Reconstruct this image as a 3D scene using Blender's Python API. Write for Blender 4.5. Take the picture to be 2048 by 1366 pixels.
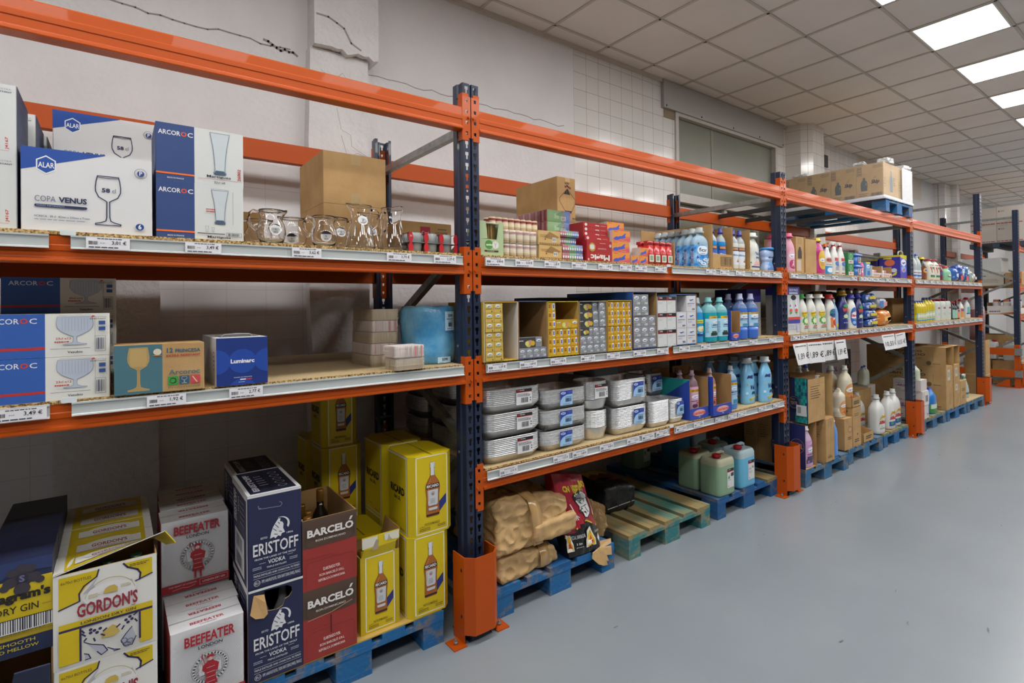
import bpy, math, random
from mathutils import Vector
RND = random.Random(11)
SC = bpy.context.scene
COL = SC.collection
for o in list(bpy.data.objects):
    bpy.data.objects.remove(o)
pi, sin, cos = math.pi, math.sin, math.cos

# ------------------------------------------------------------------ camera
FPX, YAW, PITCH, ROLL = 1093.079, .70226, .00717, -.01291
CAM = Vector((-1.29026, -2.28469, 1.5397))
fw = Vector((sin(YAW)*cos(PITCH), cos(YAW)*cos(PITCH), sin(PITCH)))
rt = Vector((cos(YAW), -sin(YAW), 0))
up = rt.cross(fw)
rt2 = rt*cos(ROLL)+up*sin(ROLL)
up2 = -rt*sin(ROLL)+up*cos(ROLL)
cam = bpy.data.cameras.new('camera')
cam.sensor_fit = 'HORIZONTAL'
cam.sensor_width = 36
cam.lens = FPX*36/2048
cam.shift_x = -129.359/2048
cam.shift_y = -(683-600.886)/2048
cam.clip_start = .05
co = bpy.data.objects.new('camera', cam)
COL.objects.link(co)
from mathutils import Matrix
mw = Matrix.Identity(4)
for i in range(3):
    mw[i][0], mw[i][1], mw[i][2], mw[i][3] = rt2[i], up2[i], -fw[i], CAM[i]
co.matrix_world = mw
SC.camera = co

# ------------------------------------------------------------------ world and exposure
wd = bpy.data.worlds.new('world')
SC.world = wd
wd.use_nodes = True
wd.node_tree.nodes['Background'].inputs[0].default_value = (.8, .85, .9, 1)
wd.node_tree.nodes['Background'].inputs[1].default_value = .15
SC.view_settings.view_transform = 'Standard'
SC.view_settings.look = 'None'
SC.view_settings.gamma = 1
SC.view_settings.use_curve_mapping = False
SC.view_settings.exposure = 1.18
LAMP = 9.6        # emission of the ceiling LED panels

# ------------------------------------------------------------------ materials
MATS = {}
def lin(c):
    return c/12.92 if c <= .04045 else ((c+.055)/1.055)**2.4
def hexc(h):
    h = h.lstrip('#')
    return tuple(lin(int(h[i:i+2], 16)/255) for i in (0, 2, 4))+(1,)
def nt(name):
    m = bpy.data.materials.new(name)
    m.use_nodes = True
    t = m.node_tree
    return m, t, t.nodes['Principled BSDF']
def N(t, kind, **kw):
    n = t.nodes.new(kind)
    for k, v in kw.items():
        if k[0] == '_':
            n.inputs[k[1:].replace('_', ' ')].default_value = v
        else:
            setattr(n, k, v)
    return n
def P(h, r=.5, metal=0., coat=0., trans=0., var=.05, alpha=1.):
    """plain painted / printed / plastic surface of colour h, with a faint procedural mottling"""
    k = (h, r, metal, coat, trans, var, alpha)
    if k in MATS:
        return MATS[k]
    m, t, b = nt('surface_%s_%d' % (h.lstrip('#'), len(MATS)))
    c = hexc(h)
    b.inputs['Roughness'].default_value = r
    b.inputs['Metallic'].default_value = metal
    b.inputs['Coat Weight'].default_value = coat
    b.inputs['Transmission Weight'].default_value = trans
    b.inputs['Alpha'].default_value = alpha
    if trans:
        b.inputs['IOR'].default_value = 1.3
    if var:
        tc = N(t, 'ShaderNodeTexCoord')
        no = N(t, 'ShaderNodeTexNoise', _Scale=23., _Detail=3.)
        mx = N(t, 'ShaderNodeMix', data_type='RGBA')
        mx.inputs[6].default_value = tuple(x*(1-var) for x in c[:3])+(1,)
        mx.inputs[7].default_value = tuple(min(1, x*(1+var)) for x in c[:3])+(1,)
        t.links.new(tc.outputs['Object'], no.inputs['Vector'])
        t.links.new(no.outputs[0], mx.inputs[0])
        t.links.new(mx.outputs[2], b.inputs['Base Color'])
    else:
        b.inputs['Base Color'].default_value = c
    MATS[k] = m
    return m
def noisy(name, stops, scale, rough, bump=0., bscale=None, stretch=(1, 1, 1), metal=0., detail=6., coat=0., bdist=.01):
    """noise-driven colour ramp with bump"""
    if name in MATS:
        return MATS[name]
    m, t, b = nt(name)
    tc = N(t, 'ShaderNodeTexCoord')
    mp = N(t, 'ShaderNodeMapping')
    mp.inputs['Scale'].default_value = stretch
    no = N(t, 'ShaderNodeTexNoise', _Scale=scale, _Detail=detail)
    rp = N(t, 'ShaderNodeValToRGB')
    while len(rp.color_ramp.elements) < len(stops):
        rp.color_ramp.elements.new(.5)
    for e, (p, h) in zip(rp.color_ramp.elements, stops):
        e.position = p
        e.color = hexc(h)
    L = t.links.new
    L(tc.outputs['Object'], mp.inputs['Vector'])
    L(mp.outputs[0], no.inputs['Vector'])
    L(no.outputs[0], rp.inputs[0])
    L(rp.outputs[0], b.inputs['Base Color'])
    b.inputs['Roughness'].default_value = rough
    b.inputs['Metallic'].default_value = metal
    b.inputs['Coat Weight'].default_value = coat
    if bump:
        n2 = N(t, 'ShaderNodeTexNoise', _Scale=bscale or scale, _Detail=4.)
        bp = N(t, 'ShaderNodeBump', _Strength=bump, _Distance=bdist)
        L(mp.outputs[0], n2.inputs['Vector'])
        L(n2.outputs[0], bp.inputs['Height'])
        L(bp.outputs[0], b.inputs['Normal'])
    MATS[name] = m
    return m
def wood(name, paint, worn, amount, grain='#6f5c40'):
    """pallet wood: paint worn through to bare timber, with long grain"""
    if name in MATS:
        return MATS[name]
    m, t, b = nt(name)
    L = t.links.new
    tc = N(t, 'ShaderNodeTexCoord')
    mp = N(t, 'ShaderNodeMapping')
    mp.inputs['Scale'].default_value = (1.6, .45, 2)
    n1 = N(t, 'ShaderNodeTexNoise', _Scale=5., _Detail=8., _Roughness=.7)
    r1 = N(t, 'ShaderNodeValToRGB')
    r1.color_ramp.elements[0].position = amount-.07
    r1.color_ramp.elements[1].position = amount+.07
    mg = N(t, 'ShaderNodeMapping')
    mg.inputs['Scale'].default_value = (60, 2.5, 60)
    n2 = N(t, 'ShaderNodeTexNoise', _Scale=1., _Detail=5.)
    bare = N(t, 'ShaderNodeMix', data_type='RGBA')
    bare.inputs[6].default_value = hexc(worn)
    bare.inputs[7].default_value = hexc(grain)
    pt = N(t, 'ShaderNodeMix', data_type='RGBA')
    pt.inputs[6].default_value = hexc(paint)
    pt.inputs[7].default_value = tuple(x*.62 for x in hexc(paint)[:3])+(1,)
    mx = N(t, 'ShaderNodeMix', data_type='RGBA')
    bp = N(t, 'ShaderNodeBump', _Strength=.35, _Distance=.004)
    L(tc.outputs['Object'], mp.inputs[0]); L(mp.outputs[0], n1.inputs['Vector']); L(n1.outputs[0], r1.inputs[0])
    L(tc.outputs['Object'], mg.inputs[0]); L(mg.outputs[0], n2.inputs['Vector'])
    L(n2.outputs[0], bare.inputs[0]); L(n2.outputs[0], pt.inputs[0])
    L(r1.outputs[0], mx.inputs[0]); L(bare.outputs[2], mx.inputs[6]); L(pt.outputs[2], mx.inputs[7])
    L(mx.outputs[2], b.inputs['Base Color']); L(n2.outputs[0], bp.inputs['Height']); L(bp.outputs[0], b.inputs['Normal'])
    b.inputs['Roughness'].default_value = .7
    MATS[name] = m
    return m
def emit(name, strength, col=(1, .985, .96)):
    m, t, b = nt(name)
    b.inputs['Base Color'].default_value = (.9, .9, .9, 1)
    b.inputs['Emission Color'].default_value = col+(1,)
    b.inputs['Emission Strength'].default_value = strength
    return m
def glass(name, h='#ffffff', rough=0., ior=1.45):
    if name in MATS:
        return MATS[name]
    m, t, b = nt(name)
    b.inputs['Base Color'].default_value = hexc(h)
    b.inputs['Roughness'].default_value = rough
    b.inputs['Transmission Weight'].default_value = 1
    b.inputs['IOR'].default_value = ior
    MATS[name] = m
    return m
def film(name, h='#f4f6f8', a=.16, rough=.12, bump=.5):
    """thin clear wrapping film: mostly see-through with crinkled gloss"""
    if name in MATS:
        return MATS[name]
    m, t, b = nt(name)
    L = t.links.new
    tc = N(t, 'ShaderNodeTexCoord')
    n1 = N(t, 'ShaderNodeTexNoise', _Scale=38., _Detail=4., _Roughness=.6)
    bp = N(t, 'ShaderNodeBump', _Strength=bump, _Distance=.01)
    L(tc.outputs['Object'], n1.inputs['Vector']); L(n1.outputs[0], bp.inputs['Height']); L(bp.outputs[0], b.inputs['Normal'])
    b.inputs['Base Color'].default_value = hexc(h)
    b.inputs['Roughness'].default_value = rough
    b.inputs['Alpha'].default_value = a
    b.inputs['Specular IOR Level'].default_value = 1.
    MATS[name] = m
    return m

ORANGE = P('#b54b06', .42, coat=.08, var=.03)
ORANGE.node_tree.nodes['Principled BSDF'].inputs['Specular IOR Level'].default_value = .3
NAVY = P('#1c2740', .35, coat=.2, var=.04)
STEEL = noisy('galvanised steel', [(.3, '#8b8d8c'), (.7, '#a6a8a6')], 30, .42, metal=.75)
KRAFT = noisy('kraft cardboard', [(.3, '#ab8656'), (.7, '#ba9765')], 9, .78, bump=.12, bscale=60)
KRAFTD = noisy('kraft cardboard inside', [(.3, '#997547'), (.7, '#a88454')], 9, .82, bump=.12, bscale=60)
EDGE = P('#a5865c', .85)
CHIP = noisy('chipboard top', [(.3, '#b09a73'), (.7, '#c0ab84')], 90, .62)
CHIPE = noisy('chipboard edge', [(.33, '#3f2f1a'), (.47, '#a07f49'), (.66, '#dcc08a')], 160, .85, bump=.4)
WHITEB = P('#dcdde0', .55, var=.02)
RAILM = P('#b3b9b9', .4, var=.03)
FOIL = noisy('aluminium foil', [(.3, '#cfd1d3'), (.7, '#e6e7e8')], 60, .3, bump=.12, bscale=120, metal=.9, bdist=.003)
FOILS = noisy('aluminium foil smooth', [(.3, '#cbc8c2'), (.7, '#dcd9d4')], 30, .36, bump=.25, bscale=60, metal=.85, bdist=.004)
GLASS = glass('clear glass', ior=1.4)
FILM = film('clear film')
BLACK = P('#141414', .5)
WHITE = P('#e6e6e6', .5, var=.02)

# ------------------------------------------------------------------ mesh building
class MB:
    def __init__(s):
        s.v, s.f, s.m, s.sm, s.mats, s.n = [], [], [], [], [], 0
    def mi(s, mat):
        if mat not in s.mats:
            s.mats.append(mat)
        return s.mats.index(mat)
    def face(s, pts, mat, smooth=False):
        i = len(s.v)
        s.v.extend(tuple(p) for p in pts)
        s.f.append(tuple(range(i, i+len(pts))))
        s.m.append(s.mi(mat)); s.sm.append(smooth)
    def box(s, x0, y0, z0, x1, y1, z1, mat, skip=''):
        """axis box; skip = letters of faces left out: l r f b d u"""
        i = len(s.v)
        s.v += [(x0, y0, z0), (x1, y0, z0), (x1, y1, z0), (x0, y1, z0), (x0, y0, z1), (x1, y0, z1), (x1, y1, z1), (x0, y1, z1)]
        for k, q in (('d', (0, 3, 2, 1)), ('u', (4, 5, 6, 7)), ('f', (0, 1, 5, 4)), ('r', (1, 2, 6, 5)), ('b', (2, 3, 7, 6)), ('l', (3, 0, 4, 7))):
            if k not in skip:
                s.f.append(tuple(i+a for a in q)); s.m.append(s.mi(mat)); s.sm.append(False)
    def rings(s, rings, mat, c0=True, c1=True, smooth=True, close=True):
        i = len(s.v); n = len(rings[0]); k = s.mi(mat)
        for r in rings:
            s.v.extend(tuple(p) for p in r)
        for a in range(len(rings)-1):
            for b in range(n if close else n-1):
                c = (b+1) % n
                s.f.append((i+a*n+b, i+a*n+c, i+a*n+n+c, i+a*n+n+b)); s.m.append(k); s.sm.append(smooth)
        if c0:
            s.f.append(tuple(i+b for b in reversed(range(n)))); s.m.append(k); s.sm.append(False)
        if c1:
            e = i+(len(rings)-1)*n
            s.f.append(tuple(e+b for b in range(n))); s.m.append(k); s.sm.append(False)
    def lathe(s, prof, mat, seg=24, c=(0, 0), c0=True, c1=True):
        s.rings([[(c[0]+r*cos(2*pi*k/seg), c[1]+r*sin(2*pi*k/seg), z) for k in range(seg)] for r, z in prof], mat, c0, c1)
    def cyl(s, x, y, z0, z1, r, mat, seg=16, r1=None):
        s.rings([[(x+q*cos(2*pi*k/seg), y+q*sin(2*pi*k/seg), z) for k in range(seg)] for q, z in ((r, z0), (r if r1 is None else r1, z1))], mat)
    def tube(s, path, r, mat, seg=8, flat=1.):
        path = [Vector(p) for p in path]
        rg = []
        for i, p in enumerate(path):
            d = (path[min(i+1, len(path)-1)]-path[max(i-1, 0)]).normalized()
            a = d.cross(Vector((0, 0, 1)))
            if a.length < .05:
                a = d.cross(Vector((1, 0, 0)))
            a.normalize(); b = d.cross(a)
            rr = r[i] if isinstance(r, (list, tuple)) else r
            rg.append([p+a*rr*cos(2*pi*k/seg)+b*rr*flat*sin(2*pi*k/seg) for k in range(seg)])
        s.rings(rg, mat)
    def prism(s, poly, axis, a, b, mat, smooth=False):
        """extrude 2-D polygon along axis from a to b; polygon given in the other two axes in xyz order"""
        def put(p, t):
            return {'x': (t, p[0], p[1]), 'y': (p[0], t, p[1]), 'z': (p[0], p[1], t)}[axis]
        s.rings([[put(p, a) for p in poly], [put(p, b) for p in poly]], mat, smooth=smooth)
    def build(s, name, parent=None, loc=(0, 0, 0), rz=0., mods=None):
        me = bpy.data.meshes.new(name)
        me.from_pydata(s.v, [], s.f)
        for m in s.mats:
            me.materials.append(m)
        me.polygons.foreach_set('material_index', s.m)
        me.polygons.foreach_set('use_smooth', s.sm)
        me.update()
        o = bpy.data.objects.new(name, me)
        COL.objects.link(o)
        o.location = loc
        o.rotation_euler = (0, 0, rz)
        if parent:
            o.parent = parent
        return o
def rrect(w, d, r, n=5, cx=0., cy=0.):
    pts = []
    for k, (sx, sy) in enumerate(((1, 1), (-1, 1), (-1, -1), (1, -1))):
        for j in range(n):
            a = pi/2*(k+j/(n-1))
            pts.append((cx+sx*(w/2-r)+r*cos(a), cy+sy*(d/2-r)+r*sin(a)))
    return pts
def sup(w, d, p, n=28):
    out = []
    for k in range(n):
        a = 2*pi*k/n-pi/2
        c, q = cos(a), sin(a)
        out.append((w/2*math.copysign(abs(c)**(2/p), c), d/2*math.copysign(abs(q)**(2/p), q)))
    return out

# ------------------------------------------------------------------ printed artwork on faces
TXT = {}
def text_geo(st, bold):
    k = (st, bold)
    if k not in TXT:
        cu = bpy.data.curves.new('lettering', 'FONT')
        cu.body = st
        cu.resolution_u = 2
        cu.offset = bold
        ob = bpy.data.objects.new('lettering', cu)
        me = ob.to_mesh()
        vs = [(v.co.x, v.co.y) for v in me.vertices]
        fs = [tuple(p.vertices) for p in me.polygons]
        ob.to_mesh_clear()
        bpy.data.objects.remove(ob)
        bpy.data.curves.remove(cu)
        if vs:
            x0 = min(v[0] for v in vs); x1 = max(v[0] for v in vs); y0 = min(v[1] for v in vs); y1 = max(v[1] for v in vs)
            vs = [((a-x0)/(x1-x0+1e-9), (b-y0)/(y1-y0+1e-9)) for a, b in vs]
        TXT[k] = (vs, fs)
    return TXT[k]
class Art:
    """draws coloured print on a surface; f(u,v,off) maps the unit square to space; W,H are its size in metres"""
    STEP = .00022
    def __init__(s, mb, f, W, H, curved=False):
        s.mb, s.f, s.W, s.H, s.k, s.c = mb, f, W, H, 0, curved
    def off(s):
        s.k += 1
        return s.k*s.STEP+.0002
    def poly(s, pts, h, r=.5):
        o = s.off()
        m = P(h, r) if isinstance(h, str) else h
        if not s.c:
            s.mb.face([s.f(u, v, o) for u, v in pts], m)
            return
        cu = sum(p[0] for p in pts)/len(pts); cv = sum(p[1] for p in pts)/len(pts)
        K = 3; n = len(pts)
        def at(p, k): return s.f(cu+(p[0]-cu)*k/K, cv+(p[1]-cv)*k/K, o)
        for i in range(n):
            a, b = pts[i], pts[(i+1) % n]
            s.mb.face([at(a, 0), at(a, 1), at(b, 1)], m)
            for k in range(1, K):
                s.mb.face([at(a, k), at(a, k+1), at(b, k+1), at(b, k)], m)
    def rect(s, u0, v0, u1, v1, h, r=.5, nu=1):
        if s.c: nu = max(nu, int(2+8*abs(u1-u0)))
        o = s.off(); m = P(h, r) if isinstance(h, str) else h
        for i in range(nu):
            a = u0+(u1-u0)*i/nu; b = u0+(u1-u0)*(i+1)/nu
            s.mb.face([s.f(a, v0, o), s.f(b, v0, o), s.f(b, v1, o), s.f(a, v1, o)], m)
    def ell(s, cx, cy, rx, h, ry=None, n=20, r=.5):
        ry = rx*s.W/s.H if ry is None else ry
        s.poly([(cx+rx*cos(2*pi*k/n), cy+ry*sin(2*pi*k/n)) for k in range(n)], h, r)
    def text(s, st, u0, v0, u1, v1, h, bold=0., slant=0., rot=0, arch=0.):
        vs, fs = text_geo(st, bold)
        o = s.off(); m = P(h, .5)
        def mp(p):
            a, b = p
            a2 = a+slant*(b-.5)
            b2 = b
            if rot == 90:
                a2, b2 = 1-b, a
            elif rot == 180:
                a2, b2 = 1-a, 1-b
            return s.f(u0+(u1-u0)*a2, v0+(v1-v0)*(b2+arch*(.25-(a2-.5)**2)*4), o)
        for f in fs:
            s.mb.face([mp(vs[i]) for i in f], m)
    def line(s, pts, w, h, close=False):
        """stroke of width w metres along unit-square points"""
        o = s.off(); m = P(h, .5)
        q = [(u*s.W, v*s.H) for u, v in pts]
        if close:
            q = q+q[:1]
        for (ax, ay), (bx, by) in zip(q, q[1:]):
            L = math.hypot(bx-ax, by-ay) or 1
            dx, dy = (bx-ax)/L*w*.35, (by-ay)/L*w*.35
            nx, ny = -(by-ay)/L*w/2, (bx-ax)/L*w/2
            s.mb.face([s.f(x/s.W, y/s.H, o) for x, y in ((ax-dx+nx, ay-dy+ny), (ax-dx-nx, ay-dy-ny), (bx+dx-nx, by+dy-ny), (bx+dx+nx, by+dy+ny))], m)
    def ring(s, cx, cy, rx, w, h, n=24, a0=0, a1=2*pi):
        ry = rx*s.W/s.H
        s.line([(cx+rx*cos(a0+(a1-a0)*k/n), cy+ry*sin(a0+(a1-a0)*k/n)) for k in range(n+1)], w, h)
    def bars(s, u0, v0, u1, v1, h, n=14, seed=1):
        """barcode"""
        r = random.Random(seed); o = s.off(); m = P(h, .5)
        x = u0; stp = (u1-u0)/n
        for i in range(n):
            w = stp*(.3+.45*r.random())
            s.mb.face([s.f(x, v0, o), s.f(x+w, v0, o), s.f(x+w, v1, o), s.f(x, v1, o)], m)
            x += stp
    def lines(s, u0, v0, u1, v1, h, n=3, seed=1, fill=.45):
        """rows of print too small to read, as broken strokes"""
        r = random.Random(seed); o = s.off(); m = P(h, .5)
        for i in range(n):
            b = v0+(v1-v0)*(i+.2)/n; t = b+(v1-v0)/n*fill
            x = u0; e = u1-(u1-u0)*r.random()*.25
            while x < e:
                w = (u1-u0)*(.06+.12*r.random())
                s.mb.face([s.f(x, b, o), s.f(min(e, x+w), b, o), s.f(min(e, x+w), t, o), s.f(x, t, o)], m)
                x += w+(u1-u0)*.025
    def outline(s, prof, cx, v0, v1, hw, w, h, fill=None, close=True):
        """symmetric vessel outline; prof = (radius 0..1, height 0..1)"""
        L = [(cx-r*hw, v0+(v1-v0)*z) for r, z in prof]; Rr = [(cx+r*hw, v0+(v1-v0)*z) for r, z in reversed(prof)]
        if fill:
            for (a, b), (c, d) in zip(prof, prof[1:]):
                pass
            o = s.off(); m = P(fill, .5)
            for (a, b), (c, d) in zip(prof, prof[1:]):
                s.mb.face([s.f(cx-a*hw, v0+(v1-v0)*b, o), s.f(cx+a*hw, v0+(v1-v0)*b, o), s.f(cx+c*hw, v0+(v1-v0)*d, o), s.f(cx-c*hw, v0+(v1-v0)*d, o)], m)
        if w:
            s.line(L+Rr, w, h, close)
def plane_f(O, U, V):
    O, U, V = Vector(O), Vector(U), Vector(V)
    n = U.cross(V).normalized()
    return lambda u, v, o: O+U*u+V*v+n*o
def art(mb, O, U, V):
    return Art(mb, plane_f(O, U, V), Vector(U).length, Vector(V).length)

# ------------------------------------------------------------------ scene objects
def tag(o, label, cat, group=None, kind=None):
    o['label'] = label; o['category'] = cat
    if group: o['group'] = group
    if kind: o['kind'] = kind
    return o
def thing(name, label, cat, loc=(0, 0, 0), rz=0., group=None):
    o = bpy.data.objects.new(name, None)
    o.empty_display_size = .05
    COL.objects.link(o)
    o.location = loc; o.rotation_euler = (0, 0, rz)
    return tag(o, label, cat, group)
def dup(root, loc, rz=None, label=None, group=None):
    r = root.copy(); COL.objects.link(r); r.location = loc
    if rz is not None: r.rotation_euler = (0, 0, rz)
    if label: r['label'] = label
    if group: r['group'] = group
    for ch in list(root.children):
        c = ch.copy(); COL.objects.link(c); c.parent = r
        for g in list(ch.children):
            d = g.copy(); COL.objects.link(d); d.parent = c
    return r
def struct(o):
    o['kind'] = 'structure'
    return o
ORD = ['first', 'second', 'third', 'fourth', 'fifth', 'sixth', 'seventh', 'eighth', 'ninth', 'tenth', 'eleventh', 'twelfth', 'thirteenth', 'fourteenth']
# ================================================================== SETTING
ZC = 3.824
def tile_mat(name, c1, c2, mortar, rough, w=.1485, msz=.0016, bump=.3, phase=0., coat=.4):
    m, t, b = nt(name)
    L = t.links.new
    tc = N(t, 'ShaderNodeTexCoord'); sp = N(t, 'ShaderNodeSeparateXYZ'); cb = N(t, 'ShaderNodeCombineXYZ')
    ad = N(t, 'ShaderNodeMath', operation='ADD'); ad.inputs[1].default_value = phase
    br = N(t, 'ShaderNodeTexBrick', offset=0., squash=1., _Scale=1., _Mortar_Size=msz, _Mortar_Smooth=.1, _Brick_Width=w, _Row_Height=.15)
    br.inputs['Color1'].default_value = hexc(c1); br.inputs['Color2'].default_value = hexc(c2); br.inputs['Mortar'].default_value = hexc(mortar)
    bp = N(t, 'ShaderNodeBump', _Strength=bump, _Distance=.002); bp.invert = True
    L(tc.outputs['Object'], sp.inputs[0]); L(sp.outputs[0], ad.inputs[0]); L(ad.outputs[0], cb.inputs[0]); L(sp.outputs[2], cb.inputs[1])
    L(cb.outputs[0], br.inputs['Vector']); L(br.outputs['Color'], b.inputs['Base Color']); L(br.outputs['Fac'], bp.inputs['Height']); L(bp.outputs[0], b.inputs['Normal'])
    b.inputs['Roughness'].default_value = rough
    b.inputs['Coat Weight'].default_value = coat
    b.inputs['Coat Roughness'].default_value = .08
    return m
PLASTER = noisy('painted plaster', [(.3, '#dbd9db'), (.7, '#e3e1e3')], 3, .7, bump=.35, bscale=34, bdist=.012)
ROUGHP = noisy('rough trowelled plaster', [(.3, '#d9d7d8'), (.7, '#e2e0e0')], 5, .75, bump=.55, bscale=26, bdist=.02)
PTILE = tile_mat('painted wall tile', '#dcdadc', '#dedcde', '#cdcacb', .5, .2, .002, .25, 0., .1)
TILE = tile_mat('white glazed tile', '#dcd9d6', '#e2dfdd', '#948a7c', .16, phase=-1.815)
CRACK = P('#8b8684', .9)
def wallquad(x0, x1, z0, z1, mat, y=1.39):
    mb = MB(); mb.box(x0, y, z0, x1, y+.2, z1, mat)
    return struct(mb.build('wall_back'))
mb = MB()
mb.box(-6, 1.39, 2.33, 1.815, 1.6, ZC+.3, PLASTER); mb.box(-6, 1.39, 0, 0, 1.6, 2.33, PTILE); mb.box(0, 1.39, 0, 1.815, 1.6, 2.33, PLASTER)
A = art(mb, (-6, 1.39, 0), (7.815, 0, 0), (0, 0, 4))
def crack(pts, w):
    A.line([((x+6)/7.815, z/4) for x, z in pts], w, '#8f8a88')
def wander(x0, z0, x1, z1, n, amp, seed):
    r = random.Random(seed)
    return [(x0+(x1-x0)*i/n, z0+(z1-z0)*i/n+(r.random()-.5)*amp) for i in range(n+1)]
crack(wander(.02, 3.10, 1.70, 3.085, 26, .022, 3), .006)
crack(wander(-1.62, 3.13, -.46, 3.12, 22, .025, 4), .009)
crack(wander(-.60, 3.135, -.42, 3.10, 8, .03, 6), .015)
struct(mb.build('wall_back'))
wallquad(1.815, 3.02, 0, ZC+.3, TILE)
mb = MB()
mb.box(3.02, 1.39, 0, 5.36, 1.6, 1.30, TILE); mb.box(3.02, 1.39, 3.53, 5.36, 1.6, ZC+.3, TILE)
mb.box(3.02, 1.39, 1.3, 3.19, 1.6, 3.53, TILE); mb.box(5.20, 1.39, 1.3, 5.36, 1.6, 3.53, TILE)
struct(mb.build('wall_back'))
wallquad(5.36, 7.6, 0, ZC+.3, TILE)
SHEET = P('#c9c8c9', .55, var=.02)
mb = MB()
mb.box(7.6, 1.39, 3.42, 10.45, 1.6, ZC+.3, P('#c9bfb2', .7)); mb.box(7.6, 1.62, 0, 10.45, 1.7, 3.42, SHEET)
mb.box(7.6, 1.39, 3.40, 10.45, 1.7, 3.42, SHEET)
mb.box(10.0, 1.39, 0, 10.45, 1.66, 3.4, SHEET); mb.box(10.45, 1.39, 0, 16.7, 1.6, ZC+.3, SHEET)
struct(mb.build('wall_back'))
mb = MB()   # plastered pier with its thicker head
r = random.Random(5)
def jag(x0, x1, z, n, a):
    return [(x0+(x1-x0)*i/n, z+(r.random()-.5)*a) for i in range(n+1)]
mb.prism(jag(-.36, .03, 3.135, 12, .03)+[(.03, ZC+.2), (-.355, ZC+.2)], 'y', 1.235, 1.4, ROUGHP)
mb.prism([(-.378, 0), (-.022, 0)]+[(-.022+(r.random()-.5)*.012, z*.32) for z in range(1, 10)]+[(-.02, 3.14), (-.37, 3.14)]+[(-.378+(r.random()-.5)*.014, z*.32) for z in range(9, 0, -1)], 'y', 1.29, 1.4, ROUGHP)
A = art(mb, (-.378, 1.29, 2), (.358, 0, 0), (0, 0, 1.2))
for p in ([(.45, .66), (.52, .55), (.68, .53), (.7, .47), (.95, .43)], [(.2, .84), (.4, .8), (.55, .85), (.7, .79)], [(.52, .52), (.62, .41), (.8, .44), (1, .42)]):
    A.line(p, .003, '#a8a3a1')
A = art(mb, (-.355, 1.235, 3.1), (.385, 0, 0), (0, 0, .72))
A.line([(.03, .31), (.2, .31), (.33, .28), (.44, .25), (.55, .14), (.7, .1)], .012, '#96908d')
struct(mb.build('wall_pier'))
mb = MB()
mb.prism([(-1.52, 0), (-1.11, 0), (-1.115, .8), (-1.105, 1.6), (-1.12, 1.95), (-1.52, 1.95)], 'y', 1.33, 1.4, ROUGHP)
struct(mb.build('wall_pier'))
mb = MB()   # tiled column with a canted corner
mb.prism([(5.43, 1.4), (5.47, 1.2), (5.57, 1.085), (5.90, 1.10), (5.90, 1.4)], 'z', 0, ZC+.2, TILE)
struct(mb.build('wall_pier'))
mb = MB()
mb.prism([(11.15, 1.4), (11.2, 1.22), (11.5, 1.2), (11.52, 1.1), (11.68, 1.1), (11.68, 1.4)], 'z', 0, ZC+.2, TILE)
struct(mb.build('wall_pier'))
BLANK = noisy('side wall paint', [(.3, '#c9c7c6'), (.7, '#d2d0cf')], 3, .7)
DIMW = noisy('dark wall to cut bounce', [(.3, '#6e655c'), (.7, '#786f66')], 3, .8)  # unseen front and left walls darkened to cut bounced light and deepen shelf shade
for nm, b in (('wall_end', (16.6, -7.2, 0, 16.8, 1.6, ZC+.3)), ('wall_front', (-6, -5.6, 0, 16.8, -5.4, ZC+.3)), ('wall_left', (-6.2, -7.2, 0, -6, 1.6, ZC+.3))):
    mb = MB(); mb.box(*b, BLANK if nm == 'wall_end' else DIMW); struct(mb.build(nm))
FLOOR = noisy('grey epoxy floor', [(.25, '#7d858c'), (.5, '#838b92'), (.75, '#899197')], 1.3, .3, bump=.05, bscale=5, detail=10, coat=.15)
mb = MB(); mb.box(-6.2, -7.2, -.1, 16.8, 1.6, 0, FLOOR)
A = art(mb, (0, -3, 0), (10, 0, 0), (0, 3, 0))
r = random.Random(8)
for i in range(46):      # scuffs and specks
    u, v = r.random()*.8, .3+.6*r.random(); s = .002+.006*r.random()
    A.line([(u, v), (u+s*.4, v+s*(r.random()-.3))], .003+.004*r.random(), '#5f666b')
struct(mb.build('floor'))
CEILM = noisy('mineral ceiling tile', [(.3, '#e2dbd5'), (.7, '#e9e3dd')], 2, .85, bump=.15, bscale=150, bdist=.003)
mb = MB(); mb.box(-6.2, -7.2, ZC+.006, 16.8, 1.6, ZC+.1, CEILM); struct(mb.build('ceiling'))
TBAR = P('#c3bcb0', .6)
mb = MB()
for k in range(-13, 26):
    x = 1.4745+.6*k; mb.box(x-.012, -5.4, ZC-.002, x+.012, 1.4, ZC+.01, TBAR)
for j in range(0, 11):
    y = 1.2076-.6*j; mb.box(-6, y-.012, ZC-.002, 16.6, y+.012, ZC+.01, TBAR)
mb.box(-6, 1.366, ZC-.03, 5.45, 1.39, ZC+.01, TBAR)
struct(mb.build('trim_1'))
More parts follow.
